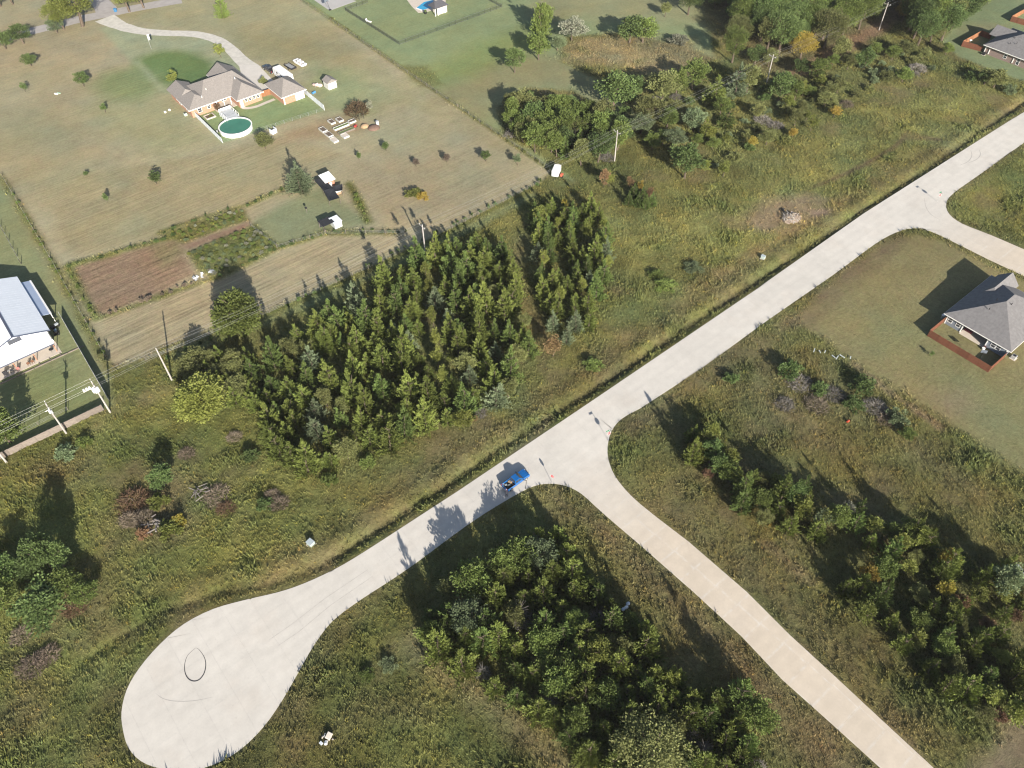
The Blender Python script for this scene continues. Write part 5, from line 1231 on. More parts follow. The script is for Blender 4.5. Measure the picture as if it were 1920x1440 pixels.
# ------------------------------------------------------------------ brick ranch house
def ranch():
    t = thing('brick_house', 'brick ranch house with brown hipped roofs beside the round pool', 'house', (73, 238, 0))
    fp = [(63, 231.6), (70, 231.6), (70, 234.6), (76.6, 234.6), (76.6, 227.6), (84.2, 227.6), (84.2, 247.6), (77, 247.6), (77, 245.2), (69, 245.2), (69, 247), (63, 247)]
    MB().prism(fp, 0, 2.62).build('wall', BRICK, t)
    r = MB(); hip(r, 66, 84.9, 231.0, 246.0, 2.80, 6.5, 'x', 5.5, 4.0); hip(r, 75.9, 84.9, 226.9, 248.4, 2.81, 5.55, 'y', None, 0); hip(r, 62.3, 71.0, 230.9, 240.5, 2.79, 4.9, 'y', None, 3.0); hip(r, 62.3, 69.6, 238.5, 247.8, 2.785, 4.6, 'y', 2.0, 0.0)
    ro = r.build('roof', SHING, t)
    for p in ((70.5, 235.4, 4.6), (68.0, 233.5, 3.9), (80.0, 235, 5.3)): MB().tube(p, (p[0], p[1], p[2] + .7), .1, .1, 8).build('vent_pipe', WHITE, ro)
    fascia(t, 62.3, 71.0, 230.9, 240.4, 2.77, WHITE, 'xy'); fascia(t, 71.05, 75.85, 231.0, 246.0, 2.775, WHITE, 'y'); fascia(t, 75.9, 84.9, 226.9, 248.4, 2.79, WHITE, 'xyX')
    for x in (71.2, 73.4, 75.6): MB().box(x - .09, x + .09, 231.35, 231.53, .05, 2.62).build('post', WHITE, t)
    MB().box(70.05, 76.55, 229.6, 234.55, -.05, .07).build('patio', PATIO, t)
    window(t, '-y', 231.6, 65.6, 1.55, 1.1, 1.2); window(t, '-y', 231.6, 68.6, 1.6, .9, .9); window(t, '-y', 234.6, 72.2, 1.4, 1.5, 1.5); window(t, '-y', 234.6, 74.6, 1.2, 1.3, 1.9, name='patio_door')
    for k in range(4): window(t, '-y', 227.6, 79.0 + 1.35 * k, 1.75, .7, .9)
    MB().box(77.0, 77.9, 227.52, 227.59, .05, 2.15).build('door', WHITE, t)
    window(t, '-x', 63, 240, 1.5, 1.2, 1.2); window(t, '-x', 63, 235, 1.5, 1.2, 1.2)
    return t
ranch()
def garage():
    t = thing('brick_garage', 'detached brick garage with pyramid roof beside the ranch house', 'garage', (91.5, 225, 0))
    MB().box(87.9, 95.1, 220.4, 230.4, 0, 2.62).build('wall', BRICK, t)
    r = MB(); hip(r, 87.2, 95.8, 219.7, 231.1, 2.8, 5.6, 'y', 5.4, 5.0); r.build('roof', SHING, t)
    fascia(t, 87.2, 95.8, 219.7, 231.1, 2.77, WHITE)
    MB().box(92.0, 94.4, 220.3, 220.39, .03, 2.2).build('garage_door', WHITE, t); MB().box(94.55, 95.0, 220.31, 220.39, .03, 2.5).build('trim_board', WHITE, t); MB().box(88.0, 88.3, 220.31, 220.39, .03, 2.5).build('trim_board', WHITE, t)
    return t
garage()
fence_run('wooden_gate_fence', 'orange wooden fence joining house and garage', (84.6, 229.2), (87.7, 229.0), 1.9, 1.6, CEDO)
fence_run('vinyl_fence', 'white vinyl fence on the house side of the round pool', (63.9, 236.6), (63.6, 212.8), 1.75, 2.4, VINYL)
fence_run('vinyl_fence', 'white vinyl fence behind the brick garage', (96.2, 222.6), (95.8, 209.6), 1.75, 2.4, VINYL)
wire_fence('chain_fence', 'thin grey chain fence across the pool lawn', [(63.7, 212.6), (80, 210.9), (95.7, 209.5)], 1.1, 2.6, GALV, wires=(.3, .7, 1.08), r=.035)
strip('garden_path', [(455, 201), (462, 203), (480, 200), (500, 192), (515, 186)], [1.4, 1.3, 1.3, 1.3, 1.3], mat('path_concrete', (.50, .455, .40), .9, .08, .5), .02)
def pool():
    cx, cy, R = 70.0, 216.9, 4.8
    t = thing('round_pool', 'round above-ground pool with green water and white wall', 'pool', (cx, cy, 0))
    V = []; F = []; n = 40
    for r, z in ((R, 0), (R, 1.28), (R + .12, 1.28), (R + .12, 1.36), (R - .22, 1.36), (R - .22, .1)):
        for i in range(n): a = 6.28319 * i / n; V.append((r * math.cos(a), r * math.sin(a), z))
    for j in range(5):
        for i in range(n): F.append((j * n + i, j * n + (i + 1) % n, (j + 1) * n + (i + 1) % n, (j + 1) * n + i))
    mb = MB(); mb.add(V, F); mb.build('wall', WHITE, t, local=True)
    wm = mat('pool_water_green', (.050, .175, .110), .06, .12, .35, spec=.5, bump=.03, bscale=3)
    mb = MB(); mb.add([((R - .23) * math.cos(6.28319 * i / n), (R - .23) * math.sin(6.28319 * i / n), 1.12) for i in range(n)], [tuple(range(n))]); mb.build('water', wm, t, local=True)
    p = thing('pool_pump', 'small grey pump beside the round pool', 'pump', (65.0, 219.2, 0))
    MB().tube((0, 0, 0), (0, 0, .7), .22, .22, 10).build('filter_tank', GALV, p, local=True); MB().rbox((.45, 0, .2), (.5, .25, .3)).build('motor', BLACK, p, local=True)
    d = thing('pool_deck', 'grey wooden deck with white rails leading to the round pool', 'deck', (71.5, 224.4, 0))
    for k in range(11): MB().box(69.6, 73.6, 221.6 + k * .52, 222.08 + k * .52, 1.12, 1.2).build('plank', mat('deck_grey', (.40, .42, .44), .8, .1, 2, objvar=.08), d)
    for x in (69.65, 73.55):
        for k in range(4): MB().box(x - .05, x + .05, 221.8 + k * 1.7, 221.9 + k * 1.7, 0, 2.1).build('post', WHITE, d)
        MB().box(x - .04, x + .04, 221.7, 227.1, 2.1, 2.18).build('rail', WHITE, d)
        MB().box(x - .03, x + .03, 221.95, 226.9, .3, 1.1).build('skirt', VINYL, d)
    for k in range(4): MB().box(70.2, 73.0, 227.35 + k * .3, 227.63 + k * .3, 0, .95 - k * .25).build('step', VINYL, d)
    MB().box(69.7, 73.5, 227.22, 227.3, 1.3, 2.15).build('gate', WHITE, d)
pool()
b_ = thing('planter_bed', 'stone edged planter below the brick house window', 'planter', (67, 228.8, 0))
for x0, x1, y0, y1 in ((65.6, 68.6, 227.5, 227.8), (65.6, 68.6, 229.8, 230.1), (65.6, 65.9, 227.85, 229.75), (68.3, 68.6, 227.85, 229.75)): MB().box(x0, x1, y0, y1, 0, .35).build('edging', PATIO, b_)
MB().box(65.95, 68.25, 227.85, 229.75, 0, .25).build('soil', mat('soil', (.11, .08, .055), .95, .2, 3), b_)
tree('shrub', 0, 0, 1.6, 1.0, 'lime', 'lime green bush in the stone edged planter', cat='shrub', xy=(67.4, 228.6)); tree('slim', 0, 0, 2.0, 2.8, 'rust', 'reddish potted tree at the brick house patio', xy=(70.4, 229.9))
ac = thing('air_conditioner', 'pale green air conditioner at the corner of the brick house', 'air conditioner', (61.8, 234.3, 0)); MB().rbox((0, 0, .4), (.9, .9, .8)).build('cabinet', mat('ac_green', (.42, .50, .44), .6, .06, 2), ac, local=True, bevel=.05); MB().tube((0, 0, .8), (0, 0, .84), .32, .32, 12).build('fan_grille', BLACK, ac, local=True)
for k, q in enumerate(((310, 211), (318, 207))):
    o = thing('well_cap', 'small white cap set in the lawn beside the brick house', 'cap', (*U(*q), 0), 0, 'white caps in the house lawn'); MB().tube((0, 0, -.05), (0, 0, .3), .35, .3, 10).build('pipe', WHITE, o, local=True); MB().tube((0, 0, .3), (0, 0, .36), .4, .4, 10).build('lid', WHITE, o, local=True)
o = thing('ground_lid', 'pair of white lids in the tan field', 'lid', (*U(108, 176), 0)); MB().rbox((-.4, 0, .15), (.5, 1.3, .3), rz=.5).build('lid', WHITE, o, local=True, bevel=.05); MB().rbox((.4, 0, .15), (.5, 1.3, .3), rz=.5).build('lid', mat('lid_green', (.32, .42, .32), .7, .1, 2), o, local=True, bevel=.05)

# ------------------------------------------------------------------ vehicles
def wheel(parent, x, y, r=.4, wd=.28):
    w_ = MB().tube((x, y - wd / 2, r), (x, y + wd / 2, r), r, r, 18).build('wheel', RUBBER, parent, local=True, bevel=.03)
    MB().tube((x, y - wd / 2 - .012, r), (x, y + wd / 2 + .012, r), r * .58, r * .58, 12).build('rim', GALV, w_, local=True)
def pickup(x, y, rz, paint, label, z=0.0):
    t = thing('pickup_truck', label, 'truck', (x, y, z), rz)
    P = lambda mb, n, m, **k: mb.build(n, m, t, local=True, **k)
    b = MB(); b.extr([(-.82, .46), (2.72, .46), (2.9, .6), (2.92, .92), (2.78, 1.08), (2.3, 1.17), (1.22, 1.23), (-.82, 1.23)], -.97, .97)
    P(b, 'body', paint, bevel=.07)
    P(MB().rbox((1.85, 0, 1.205), (1.15, .9, .05), ry=.06), 'hood_bulge', paint, bevel=.02)
    bed = P(MB().box(-2.86, -.83, -.97, -.84, .5, 1.24).box(-2.86, -.83, .84, .97, .5, 1.24), 'bed_side', paint, bevel=.02)
    P(MB().box(-2.9, -2.82, -.83, .83, .55, 1.2), 'tailgate', paint, bevel=.02); P(MB().box(-2.81, -.83, -.83, .83, .62, .7), 'bed_floor', BLACK)
    P(MB().box(-2.84, -.84, -.985, -.86, 1.241, 1.26).box(-2.84, -.84, .86, .985, 1.241, 1.26), 'bed_rail', BLACK)
    def cab(s, z0, z1, o=0.0):
        w0, w1 = .9 * s + o, .74 * s + o
        return [(-.84 - o, -w0, z0), (1.3 + o, -w0, z0), (1.3 + o, w0, z0), (-.84 - o, w0, z0), (-.66 - o, -w1, z1), (.42 + o, -w1, z1), (.42 + o, w1, z1), (-.66 - o, w1, z1)]
    Q = [(0, 3, 2, 1), (4, 5, 6, 7), (0, 1, 5, 4), (1, 2, 6, 5), (2, 3, 7, 6), (3, 0, 4, 7)]
    P(MB().add(cab(1, 1.2, 1.86), Q), 'cab', paint, bevel=.05)
    lp = lambda a, b, k: tuple(a[i] + (b[i] - a[i]) * k for i in range(3))
    c = cab(1, 1.2, 1.86, .012)
    def glass(i0, i1, i2, i3, n, u0=.1, u1=.9, v0=.16, v1=.86):
        q = []
        for (uu, vv) in ((u0, v0), (u1, v0), (u1, v1), (u0, v1)):
            q.append(lp(lp(c[i0], c[i1], uu), lp(c[i3], c[i2], uu), vv))
        nv = (Vector(q[1]) - Vector(q[0])).cross(Vector(q[3]) - Vector(q[0])).normalized() * .015
        mb = MB(); mb.add(q + [tuple(Vector(p) + nv) for p in q], [(0, 1, 2, 3), (4, 5, 6, 7), (0, 1, 5, 4), (1, 2, 6, 5), (2, 3, 7, 6), (3, 0, 4, 7)]); P(mb, n, GLASS)
    glass(1, 2, 6, 5, 'windshield', .06, .94, .08, .92); glass(3, 0, 4, 7, 'rear_window')
    for s in ((0, 1, 5, 4), (2, 3, 7, 6)):
        fw = s[0] == 0
        glass(*s, 'side_window', *((.06, .42) if fw else (.58, .94))); glass(*s, 'side_window', *((.47, .84) if fw else (.16, .53)))
    for sy in (-1, 1):
        for sx in (-1.9, 1.85): wheel(t, sx, .86 * sy, .41)
        P(MB().rbox((1.0, 1.12 * sy, 1.32), (.14, .26, .2)), 'mirror', BLACK, bevel=.03)
        P(MB().rbox((2.83, .72 * sy, .92), (.16, .36, .18)), 'headlight', mat('lamp_clear', (.7, .72, .74), .15, .02, 2), bevel=.03)
        P(MB().rbox((-2.88, .9 * sy, .98), (.07, .12, .4)), 'taillight', mat('lamp_red', (.4, .02, .02), .3, .05, 2))
    P(MB().rbox((2.92, 0, .58), (.14, 1.8, .22)), 'front_bumper', GALV, bevel=.04); P(MB().rbox((-2.97, 0, .55), (.16, 1.8, .18)), 'rear_bumper', GALV, bevel=.03)
    P(MB().rbox((2.94, 0, .86), (.05, 1.0, .26)), 'grille', BLACK); P(MB().box(-2.7, 2.7, -.8, .8, .3, .5), 'underbody', BLACK)
    return t
BLUE = mat('blue_paint', (.008, .105, .34), .25, .06, 1.0, spec=.55, coat=.6)
TX, TY = 53.85, 66.45
pickup(TX, TY, rad(1), BLUE, 'bright blue pickup truck parked on the concrete road', .05).scale = (.97, .97, .97)
zb = .755
def cargo(name, label, cat, dx, dy, fn):
    t = thing(name, label, cat, (TX + dx, TY + dy, zb), 0); fn(t)
cargo('cardboard_box', 'open cardboard box with slats in the truck bed', 'box', -1.15, .3, lambda t: (MB().rbox((0, 0, .18), (.42, .75, .36), rz=.3).build('carton', mat('carton', (.40, .28, .17), .9, .1, 3), t, local=True), MB().rbox((.0, 0, .39), (.16, .6, .03), rz=.3).build('flap', WOODG, t, local=True)))
cargo('bucket', 'white bucket standing in the truck bed corner', 'bucket', -2.5, .62, lambda t: (MB().tube((0, 0, 0), (0, 0, .38), .13, .16, 12).build('shell', VINYL, t, local=True), MB().tube((0, 0, .385), (0, 0, .41), .17, .17, 12).build('lid', GALV, t, local=True)))
cargo('tool_case', 'dark tool case lying in the truck bed', 'case', -1.75, -.1, lambda t: (MB().rbox((0, 0, .15), (.7, .4, .3), rz=-.4).build('shell', mat('case_dark', (.05, .07, .08), .5, .1, 3), t, local=True, bevel=.03), MB().rbox((0, 0, .32), (.25, .05, .04), rz=-.4).build('handle', GALV, t, local=True)))
cargo('plastic_bag', 'crumpled pale plastic bag in the truck bed', 'bag', -2.1, .35, lambda t: MB().ball((0, 0, .13), (.3, .22, .15), 9, 6).build('sheet', mat('bag_pale', (.22, .25, .27), .4, .15, 6), t, local=True))
cargo('lumber', 'pale boards laid across the truck bed', 'lumber', -1.0, -.25, lambda t: [MB().rbox((-.1 * k, 0, .03 + .05 * k), (.12, 1.0, .04), rz=.2 * k).build('board', mat('pine', (.36, .27, .17), .8, .12, 3), t, local=True) for k in range(3)])
def person(x, y, z, rz, label):
    o = bpy.data.objects.new('person', None)
    pts = {'pel': (0, 0, .93, .135), 'sp': (.10, 0, 1.15, .135), 'ch': (.26, 0, 1.33, .15), 'nk': (.36, 0, 1.45, .06), 'hd0': (.42, 0, 1.52, .07), 'hd1': (.50, 0, 1.60, .105), 'hd2': (.55, 0, 1.68, .08)}
    E_ = [('pel', 'sp'), ('sp', 'ch'), ('ch', 'nk'), ('nk', 'hd0'), ('hd0', 'hd1'), ('hd1', 'hd2')]
    for s, n in ((1, 'l'), (-1, 'r')):
        pts.update({'hip' + n: (0, .1 * s, .88, .1), 'kn' + n: (.03, .12 * s, .5, .07), 'an' + n: (-.02, .13 * s, .1, .05), 'to' + n: (.16, .14 * s, .05, .045), 'sh' + n: (.26, .2 * s, 1.38, .065), 'el' + n: (.42, .25 * s, 1.18, .045), 'wr' + n: (.62, .2 * s, 1.15, .034), 'ha' + n: (.70, .19 * s, 1.15, .035)})
        E_ += [('pel', 'hip' + n), ('hip' + n, 'kn' + n), ('kn' + n, 'an' + n), ('an' + n, 'to' + n), ('ch', 'sh' + n), ('sh' + n, 'el' + n), ('el' + n, 'wr' + n), ('wr' + n, 'ha' + n)]
        for f in range(5):
            k = f'f{f}{n}'; off = (-.045, -.022, 0, .022, .04)[f]
            pts[k] = (.70 + (.04 if f == 0 else .085), .19 * s + off * s * (1.4 if f == 0 else 1), 1.14 - .01 * f, .010); E_.append(('ha' + n, k))
    names = list(pts); me = bpy.data.meshes.new('body')
    me.from_pydata([pts[k][:3] for k in names], [(names.index(a), names.index(b)) for a, b in E_], [])
    COL.objects.link(o); o.location = (x, y, z); o.rotation_euler = (0, 0, rz); o['label'] = label; o['category'] = 'person'
    bo = link('body', me, o); md = bo.modifiers.new('skin', 'SKIN'); md.use_smooth_shade = True
    sv = me.skin_vertices[0].data
    for i, k in enumerate(names): sv[i].radius = (pts[k][3], pts[k][3]); sv[i].use_root = (k == 'pel')
    bo.modifiers.new('sub', 'SUBSURF').levels = 1; me.materials.append(mat('dark_clothes', (.03, .03, .04), .9, .2, 5))
    MB().ball((.545, 0, 1.70), (.12, .11, .075), 12, 8).build('cap', mat('cap_pink', (.42, .20, .22), .8, .1, 4), o, local=True)
    MB().rbox((.63, 0, 1.655), (.11, .14, .02), ry=.5).build('cap_brim', mat('cap_pink', (.42, .20, .22)), o, local=True)
    MB().ball((.50, 0, 1.595), (.098, .085, .115), 10, 8).build('face', mat('skin', (.42, .24, .17), .6, .06, 5), o, local=True)
person(50.45, 65.05, .05, rad(52), 'person in dark clothes and pink cap leaning over the truck bed')
# camper trailer, dark pickup and two small trailers by the garage
def camper():
    t = thing('camper_trailer', 'white camper trailer parked behind the brick garage', 'camper', (95.6, 234.6, 0), rad(91))
    P = lambda mb, n, m, **k: mb.build(n, m, t, local=True, **k)
    P(MB().extr([(-4.4, .55), (4.0, .55), (4.6, 1.3), (4.5, 2.6), (4.0, 3.15), (-4.3, 3.2), (-4.4, 3.0)], -1.25, 1.25), 'body', WHITE, bevel=.06)
    P(MB().box(-3.0, 3.0, 1.26, 1.29, 1.1, 1.35), 'stripe', GALV); P(MB().box(-3.5, .8, 1.27, 1.5, 2.75, 2.95), 'awning', VINYL)
    for x in (-2.6, .6): P(MB().rbox((x, 0, 3.25), (.5, .5, .12)), 'roof_vent', VINYL, bevel=.02)
    P(MB().rbox((-.9, .2, 3.32), (.9, .7, .25)), 'air_conditioner', WHITE, bevel=.05)
    for x in (-3.2, -1.0, 1.8): P(MB().rbox((x, 1.262, 2.05), (.9, .04, .6)), 'window', GLASS)
    P(MB().rbox((3.1, 1.262, 1.6), (.65, .05, 1.8)), 'door', VINYL)
    for sy in (-1.05, 1.05):
        for sx in (-1.5, -.6): wheel(t, sx, sy, .35)
    P(MB().tube((4.2, 0, .5), (5.6, 0, .5), .06), 'hitch', BLACK)
camper()
pickup(94.7, 243.0, rad(95), mat('black_paint', (.02, .021, .025), .25, .08, 1, spec=.5, coat=.5), 'black pickup truck hitched before the white camper')
def flat_trailer(px, py, rz, bedm, frm, L, label, load=None):
    t = thing('utility_trailer', label, 'trailer', (*U(px, py), 0), rz)
    P = lambda mb, n, m, **k: mb.build(n, m, t, local=True, **k)
    P(MB().box(-L / 2, L / 2, -.95, .95, .55, .62), 'deck', bedm)
    for sy in (-1, 1):
        P(MB().box(-L / 2, L / 2, .97 * sy - .04, .97 * sy + .04, .5, .95), 'side_rail', frm); wheel(t, -.3, 1.12 * sy, .33, .2)
    P(MB().box(-L / 2 - .06, -L / 2, -.95, .95, .5, 1.0), 'tail_rail', frm); P(MB().tube((L / 2, .6, .5), (L / 2 + 1.4, 0, .5), .05).tube((L / 2, -.6, .5), (L / 2 + 1.4, 0, .5), .05), 'tongue', frm)
    return t
flat_trailer(545, 128, rad(95), mat('trailer_deck', (.28, .285, .29), .7, .12, 2), BLACK, 4.4, 'black utility trailer with grey deck beside the camper')
t = thing('deck_boat', 'white open boat on the grass above the utility trailer', 'boat', (*U(563, 121), 0), rad(95))
MB().extr([(-2.6, .35), (1.6, .3), (2.5, .7), (2.7, 1.0), (-2.6, .95)], -1.05, 1.05).build('hull', WHITE, t, local=True, bevel=.1)
MB().box(-2.2, 1.7, -.8, .8, .96, 1.0).build('deck', mat('boat_deck', (.35, .33, .32), .8, .1, 3), t, local=True)
for sx, sy in ((-1.2, .4), (-1.2, -.4), (.2, .4)): MB().rbox((sx, sy, 1.25), (.5, .5, .5)).build('seat', WHITE, t, local=True, bevel=.06)
MB().rbox((.3, -.4, 1.3), (.5, .6, .6)).build('console', WHITE, t, local=True, bevel=.05); MB().rbox((-2.85, 0, .9), (.4, .4, .9)).build('outboard_motor', VINYL, t, local=True, bevel=.08)
t = thing('storage_shed', 'small white shed with brown roof on the grass behind the garage', 'shed', (*U(620, 163), 0), rad(0)); cx, cy = t.location.x, t.location.y
MB().box(-1.5, 1.5, -1.5, 1.5, 0, 2.2).build('wall', mat('shed_white', (.62, .62, .59), .7, .08, 2), t, local=True)
r = MB(); hip(r, -1.75, 1.75, -1.75, 1.75, 2.35, 3.3, 'y', 0, 0); r.build('roof', SHING, t, local=True); MB().box(-.5, .5, -1.56, -1.51, .05, 1.95).build('door', WHITE, t, local=True)
t = thing('propane_tank', 'pinkish white propane tank lying on the grass', 'tank', (*U(596, 163), 0), rad(130))
MB().tube((-1.2, 0, .65), (1.2, 0, .65), .48, .48, 14).ball((-1.2, 0, .65), .47, 12, 8).ball((1.2, 0, .65), .47, 12, 8).build('shell', mat('tank_pink', (.68, .52, .46), .5, .08, 1.2), t, local=True, smooth=True); MB().tube((0, 0, 1.1), (0, 0, 1.28), .18, .18, 10).build('dome', WHITE, t, local=True)
for x in (-.8, .8): MB().rbox((x, 0, .1), (.15, .8, .22)).build('foot', GALV, t, local=True)
t = thing('blue_barrel', 'blue barrel behind the vinyl fence', 'barrel', (*U(586, 177), 0)); MB().tube((0, 0, .35), (1.2, .3, .35), .35, .35, 12).build('drum', mat('drum_blue', (.08, .24, .45), .5, .08, 2), t, local=True); MB().rbox((.6, .15, .05), (1.2, .5, .1)).build('cradle', WOODG, t, local=True)
t = thing('wheeled_bin', 'blue wheeled bin at the driveway mouth', 'bin', (*U(217, 22), 0), .4); MB().rbox((0, 0, .6), (.75, .8, 1.1)).build('body', mat('bin_blue', (.05, .18, .36), .5, .08, 2), t, local=True, bevel=.04); MB().rbox((0, 0, 1.18), (.8, .85, .08)).build('lid', mat('bin_blue', (.05, .18, .36)), t, local=True)
t = thing('yard_flag', 'white feather banner on a pole near the driveway curve', 'banner', (*U(284, 92), 0)); MB().tube((0, 0, 0), (0, 0, 5.0), .04).build('pole', GALV, t, local=True); MB().box(.05, .7, -.02, .02, 3.0, 4.9).build('cloth', mat('banner_white', (.6, .6, .58), .8, .1, 2), t, local=True)
def raised_bed(px, py, rz, lx, ly, label, soilm, frame, group=None):
    t = thing('raised_bed', label, 'planter', (*U(px, py), 0), rz, group); h = .55
    for a in ((-lx / 2, lx / 2, -ly / 2, -ly / 2 + .08), (-lx / 2, lx / 2, ly / 2 - .08, ly / 2), (-lx / 2, -lx / 2 + .08, -ly / 2 + .085, ly / 2 - .085), (lx / 2 - .08, lx / 2, -ly / 2 + .085, ly / 2 - .085)): MB().box(a[0], a[1], a[2], a[3], 0, h).build('board', frame, t, local=True)
    MB().box(-lx / 2 + .085, lx / 2 - .085, -ly / 2 + .085, ly / 2 - .085, 0, h - .1).build('soil', soilm, t, local=True)
BEDW = mat('bed_frame', (.50, .50, .48), .7, .08, 2); SOIL = mat('bed_soil', (.13, .10, .075), .95, .25, 3); GSOIL = mat('bed_green', (.12, .16, .06), .95, .3, 4)
raised_bed(606, 245, 0, 1.6, 2.6, 'brown soil raised bed at the row end near the pool fence', SOIL, BEDW); raised_bed(617, 254, 0, 1.6, 2.6, 'dark soil raised bed in the middle of the short row', SOIL, BEDW); raised_bed(627, 264, 0, 1.6, 2.6, 'half empty white raised bed at the row end by the field', PATIO, BEDW)
raised_bed(647, 256, 0, 1.8, 2.2, 'white empty raised bed set apart from the rows', PATIO, BEDW); raised_bed(640, 239, rad(0), 5.0, 1.2, 'long planted white raised bed', GSOIL, BEDW); raised_bed(622, 230, 0, 1.5, 2.4, 'small raised bed left of the long planted bed', SOIL, BEDW); raised_bed(637, 226, 0, 1.6, 2.2, 'brown raised bed near the brush mound', SOIL, BEDW); raised_bed(660, 229, 0, 2.2, 1.4, 'raised bed with grey cover by the brush mound', SOIL, BEDW); raised_bed(650, 247, 0, 5.2, 1.2, 'long green planted bed nearest the red cart', GSOIL, WOODG)
t = thing('trellis_arch', 'dark garden trellis frame at the raised beds', 'trellis', (*U(674, 226), 0))
for x in (-1.6, 0, 1.6): MB().tube((x, 0, 0), (x, 0, 1.9), .05).build('post', BLACK, t, local=True)
for z in (.7, 1.3, 1.85): MB().box(-1.6, 1.6, -.03, .03, z, z + .05).build('slat', BLACK, t, local=True)
t = thing('garden_cart', 'red garden cart beside the raised beds', 'cart', (*U(667, 239), 0), .6); MB().rbox((0, 0, .5), (1.1, .7, .4)).build('tub', mat('cart_red', (.45, .06, .05), .5, .1, 2), t, local=True, bevel=.05); MB().tube((.35, -.35, .25), (.35, .35, .25), .25, .25, 12).build('wheel', RUBBER, t, local=True); MB().tube((-.5, .2, .5), (-1.1, .2, .8), .03).build('handle', BLACK, t, local=True)
for px, py, m, lab, sz in ((684, 237, mat('mulch_tan', (.36, .25, .15), .95, .2, 3), 'tan mulch heap beside the red cart', 1.3), (701, 240, mat('mulch_brown', (.17, .11, .085), .95, .25, 3), 'dark brown compost heap on the field edge', 1.9)):
    t = thing('mulch_heap', lab, 'heap', (*U(px, py), 0)); MB().ball((0, 0, 0), (sz, sz * .9, .75), 14, 8).build('mound', m, t, local=True, smooth=True)
t = thing('white_barrel', 'white barrel beside the compost heap', 'barrel', (*U(708, 234), 0)); MB().tube((0, 0, 0), (0, 0, 1.2), .45, .45, 12).build('drum', WHITE, t, local=True); MB().tube((0, 0, 1.2), (0, 0, 1.26), .47, .47, 12).build('lid', GALV, t, local=True)
t = thing('garden_gate', 'small grey gate box outside the pool lawn fence', 'gate', (*U(513, 249), 0), .2); MB().rbox((0, -.7, .75), (1.6, .07, 1.5)).build('panel', VINYL, t, local=True); MB().rbox((-.8, 0, .75), (.07, 1.4, 1.5)).build('panel', VINYL, t, local=True); MB().rbox((.8, 0, .75), (.07, 1.4, 1.5)).build('panel', VINYL, t, local=True)
# hen house with nets, dark shed
t = thing('hen_house', 'small red hen house with pale sloping roof', 'hen house', (*U(618, 348), 0), 0)
MB().box(-1.2, 1.2, -.9, 1.6, 0, 1.9).build('wall', mat('hen_red', (.42, .19, .13), .8, .15, 3), t, local=True); MB().add([(-1.6, -1.2, 2.0), (1.6, -1.2, 2.0), (1.6, 2.3, 2.7), (-1.6, 2.3, 2.7), (-1.6, -1.2, 2.08), (1.6, -1.2, 2.08), (1.6, 2.3, 2.78), (-1.6, 2.3, 2.78)], [(0, 3, 2, 1), (4, 5, 6, 7), (0, 1, 5, 4), (1, 2, 6, 5), (2, 3, 7, 6), (3, 0, 4, 7)]).build('roof', METWALL, t, local=True); MB().box(-.3, .4, -.96, -.91, .1, 1.5).build('door', WHITE, t, local=True)
NET = mat('shade_net', (.022, .024, .030), .9, .2, 2)
def net(px_pts, label):
    pp = [(*U(a, b, z), z) for a, b, z in px_pts]; c = np.mean([p[:2] for p in pp], 0)
    t = thing('shade_net', label, 'shade net', (c[0], c[1], 0))
    mb = MB(); n = 6
    V = []
    for i in range(n + 1):
        for j in range(n + 1):
            u_, v_ = i / n, j / n
            p = [(1 - u_) * (1 - v_) * pp[0][k] + u_ * (1 - v_) * pp[1][k] + u_ * v_ * pp[2][k] + (1 - u_) * v_ * pp[3][k] for k in range(3)]
            V.append((p[0], p[1], p[2] - .5 * math.sin(math.pi * u_) * math.sin(math.pi * v_)))
    mb.add(V, [(i * (n + 1) + j, (i + 1) * (n + 1) + j, (i + 1) * (n + 1) + j + 1, i * (n + 1) + j + 1) for i in range(n) for j in range(n)]); mb.build('cloth', NET, t)
    for p in pp: MB().tube((p[0], p[1], 0), (p[0], p[1], p[2]), .05).build('pole', WOODG, t)
net([(589, 338, 1.9), (604, 332, 1.9), (624, 352, 1.9), (606, 357, 1.9)], 'black shade net stretched beside the hen house'); net([(606, 357, 1.9), (624, 352, 1.9), (637, 371, 1.9), (617, 377, 1.6)], 'black shade net running down from the hen house'); net([(624, 349, 1.8), (642, 345, 1.8), (642, 357, 1.8), (627, 359, 1.8)], 'small black net on the right of the hen house')
t = thing('animal_hutch', 'low wooden hutch below the small black net', 'hutch', (*U(633, 364), 0)); MB().box(-.9, .9, -.6, .6, .2, 1.1).build('cage', mat('hutch_wood', (.40, .24, .17), .8, .2, 3), t, local=True); MB().rbox((0, 0, 1.18), (2.1, 1.5, .08), rx=.15).build('roof', METWALL, t, local=True)
t = thing('garden_shed', 'dark roofed shed with one pale wall in the hen plot', 'shed', (*U(631, 424), 0), 0)
MB().box(-.9, 1.2, -1.0, 1.4, 0, 1.8).build('wall', mat('shed_pale', (.52, .54, .54), .7, .08, 2), t, local=True); MB().rbox((.15, .2, 1.88), (2.4, 2.8, .1), rx=.08).build('roof', METW, t, local=True)
t = thing('animal_pen', 'dark covered pen joined to the pale walled shed', 'pen', (*U(614, 427), 0), 0)
for x in (-1.5, 1.5):
    for y in (-1.2, 1.2): MB().box(x - .05, x + .05, y - .05, y + .05, 0, 1.9).build('post', WOODG, t, local=True)
MB().rbox((0, 0, 1.95), (3.3, 2.8, .08), rx=.06).build('roof', NET, t, local=True); MB().box(-1.5, 1.5, 1.18, 1.22, .1, 1.8).build('back_panel', NET, t, local=True)
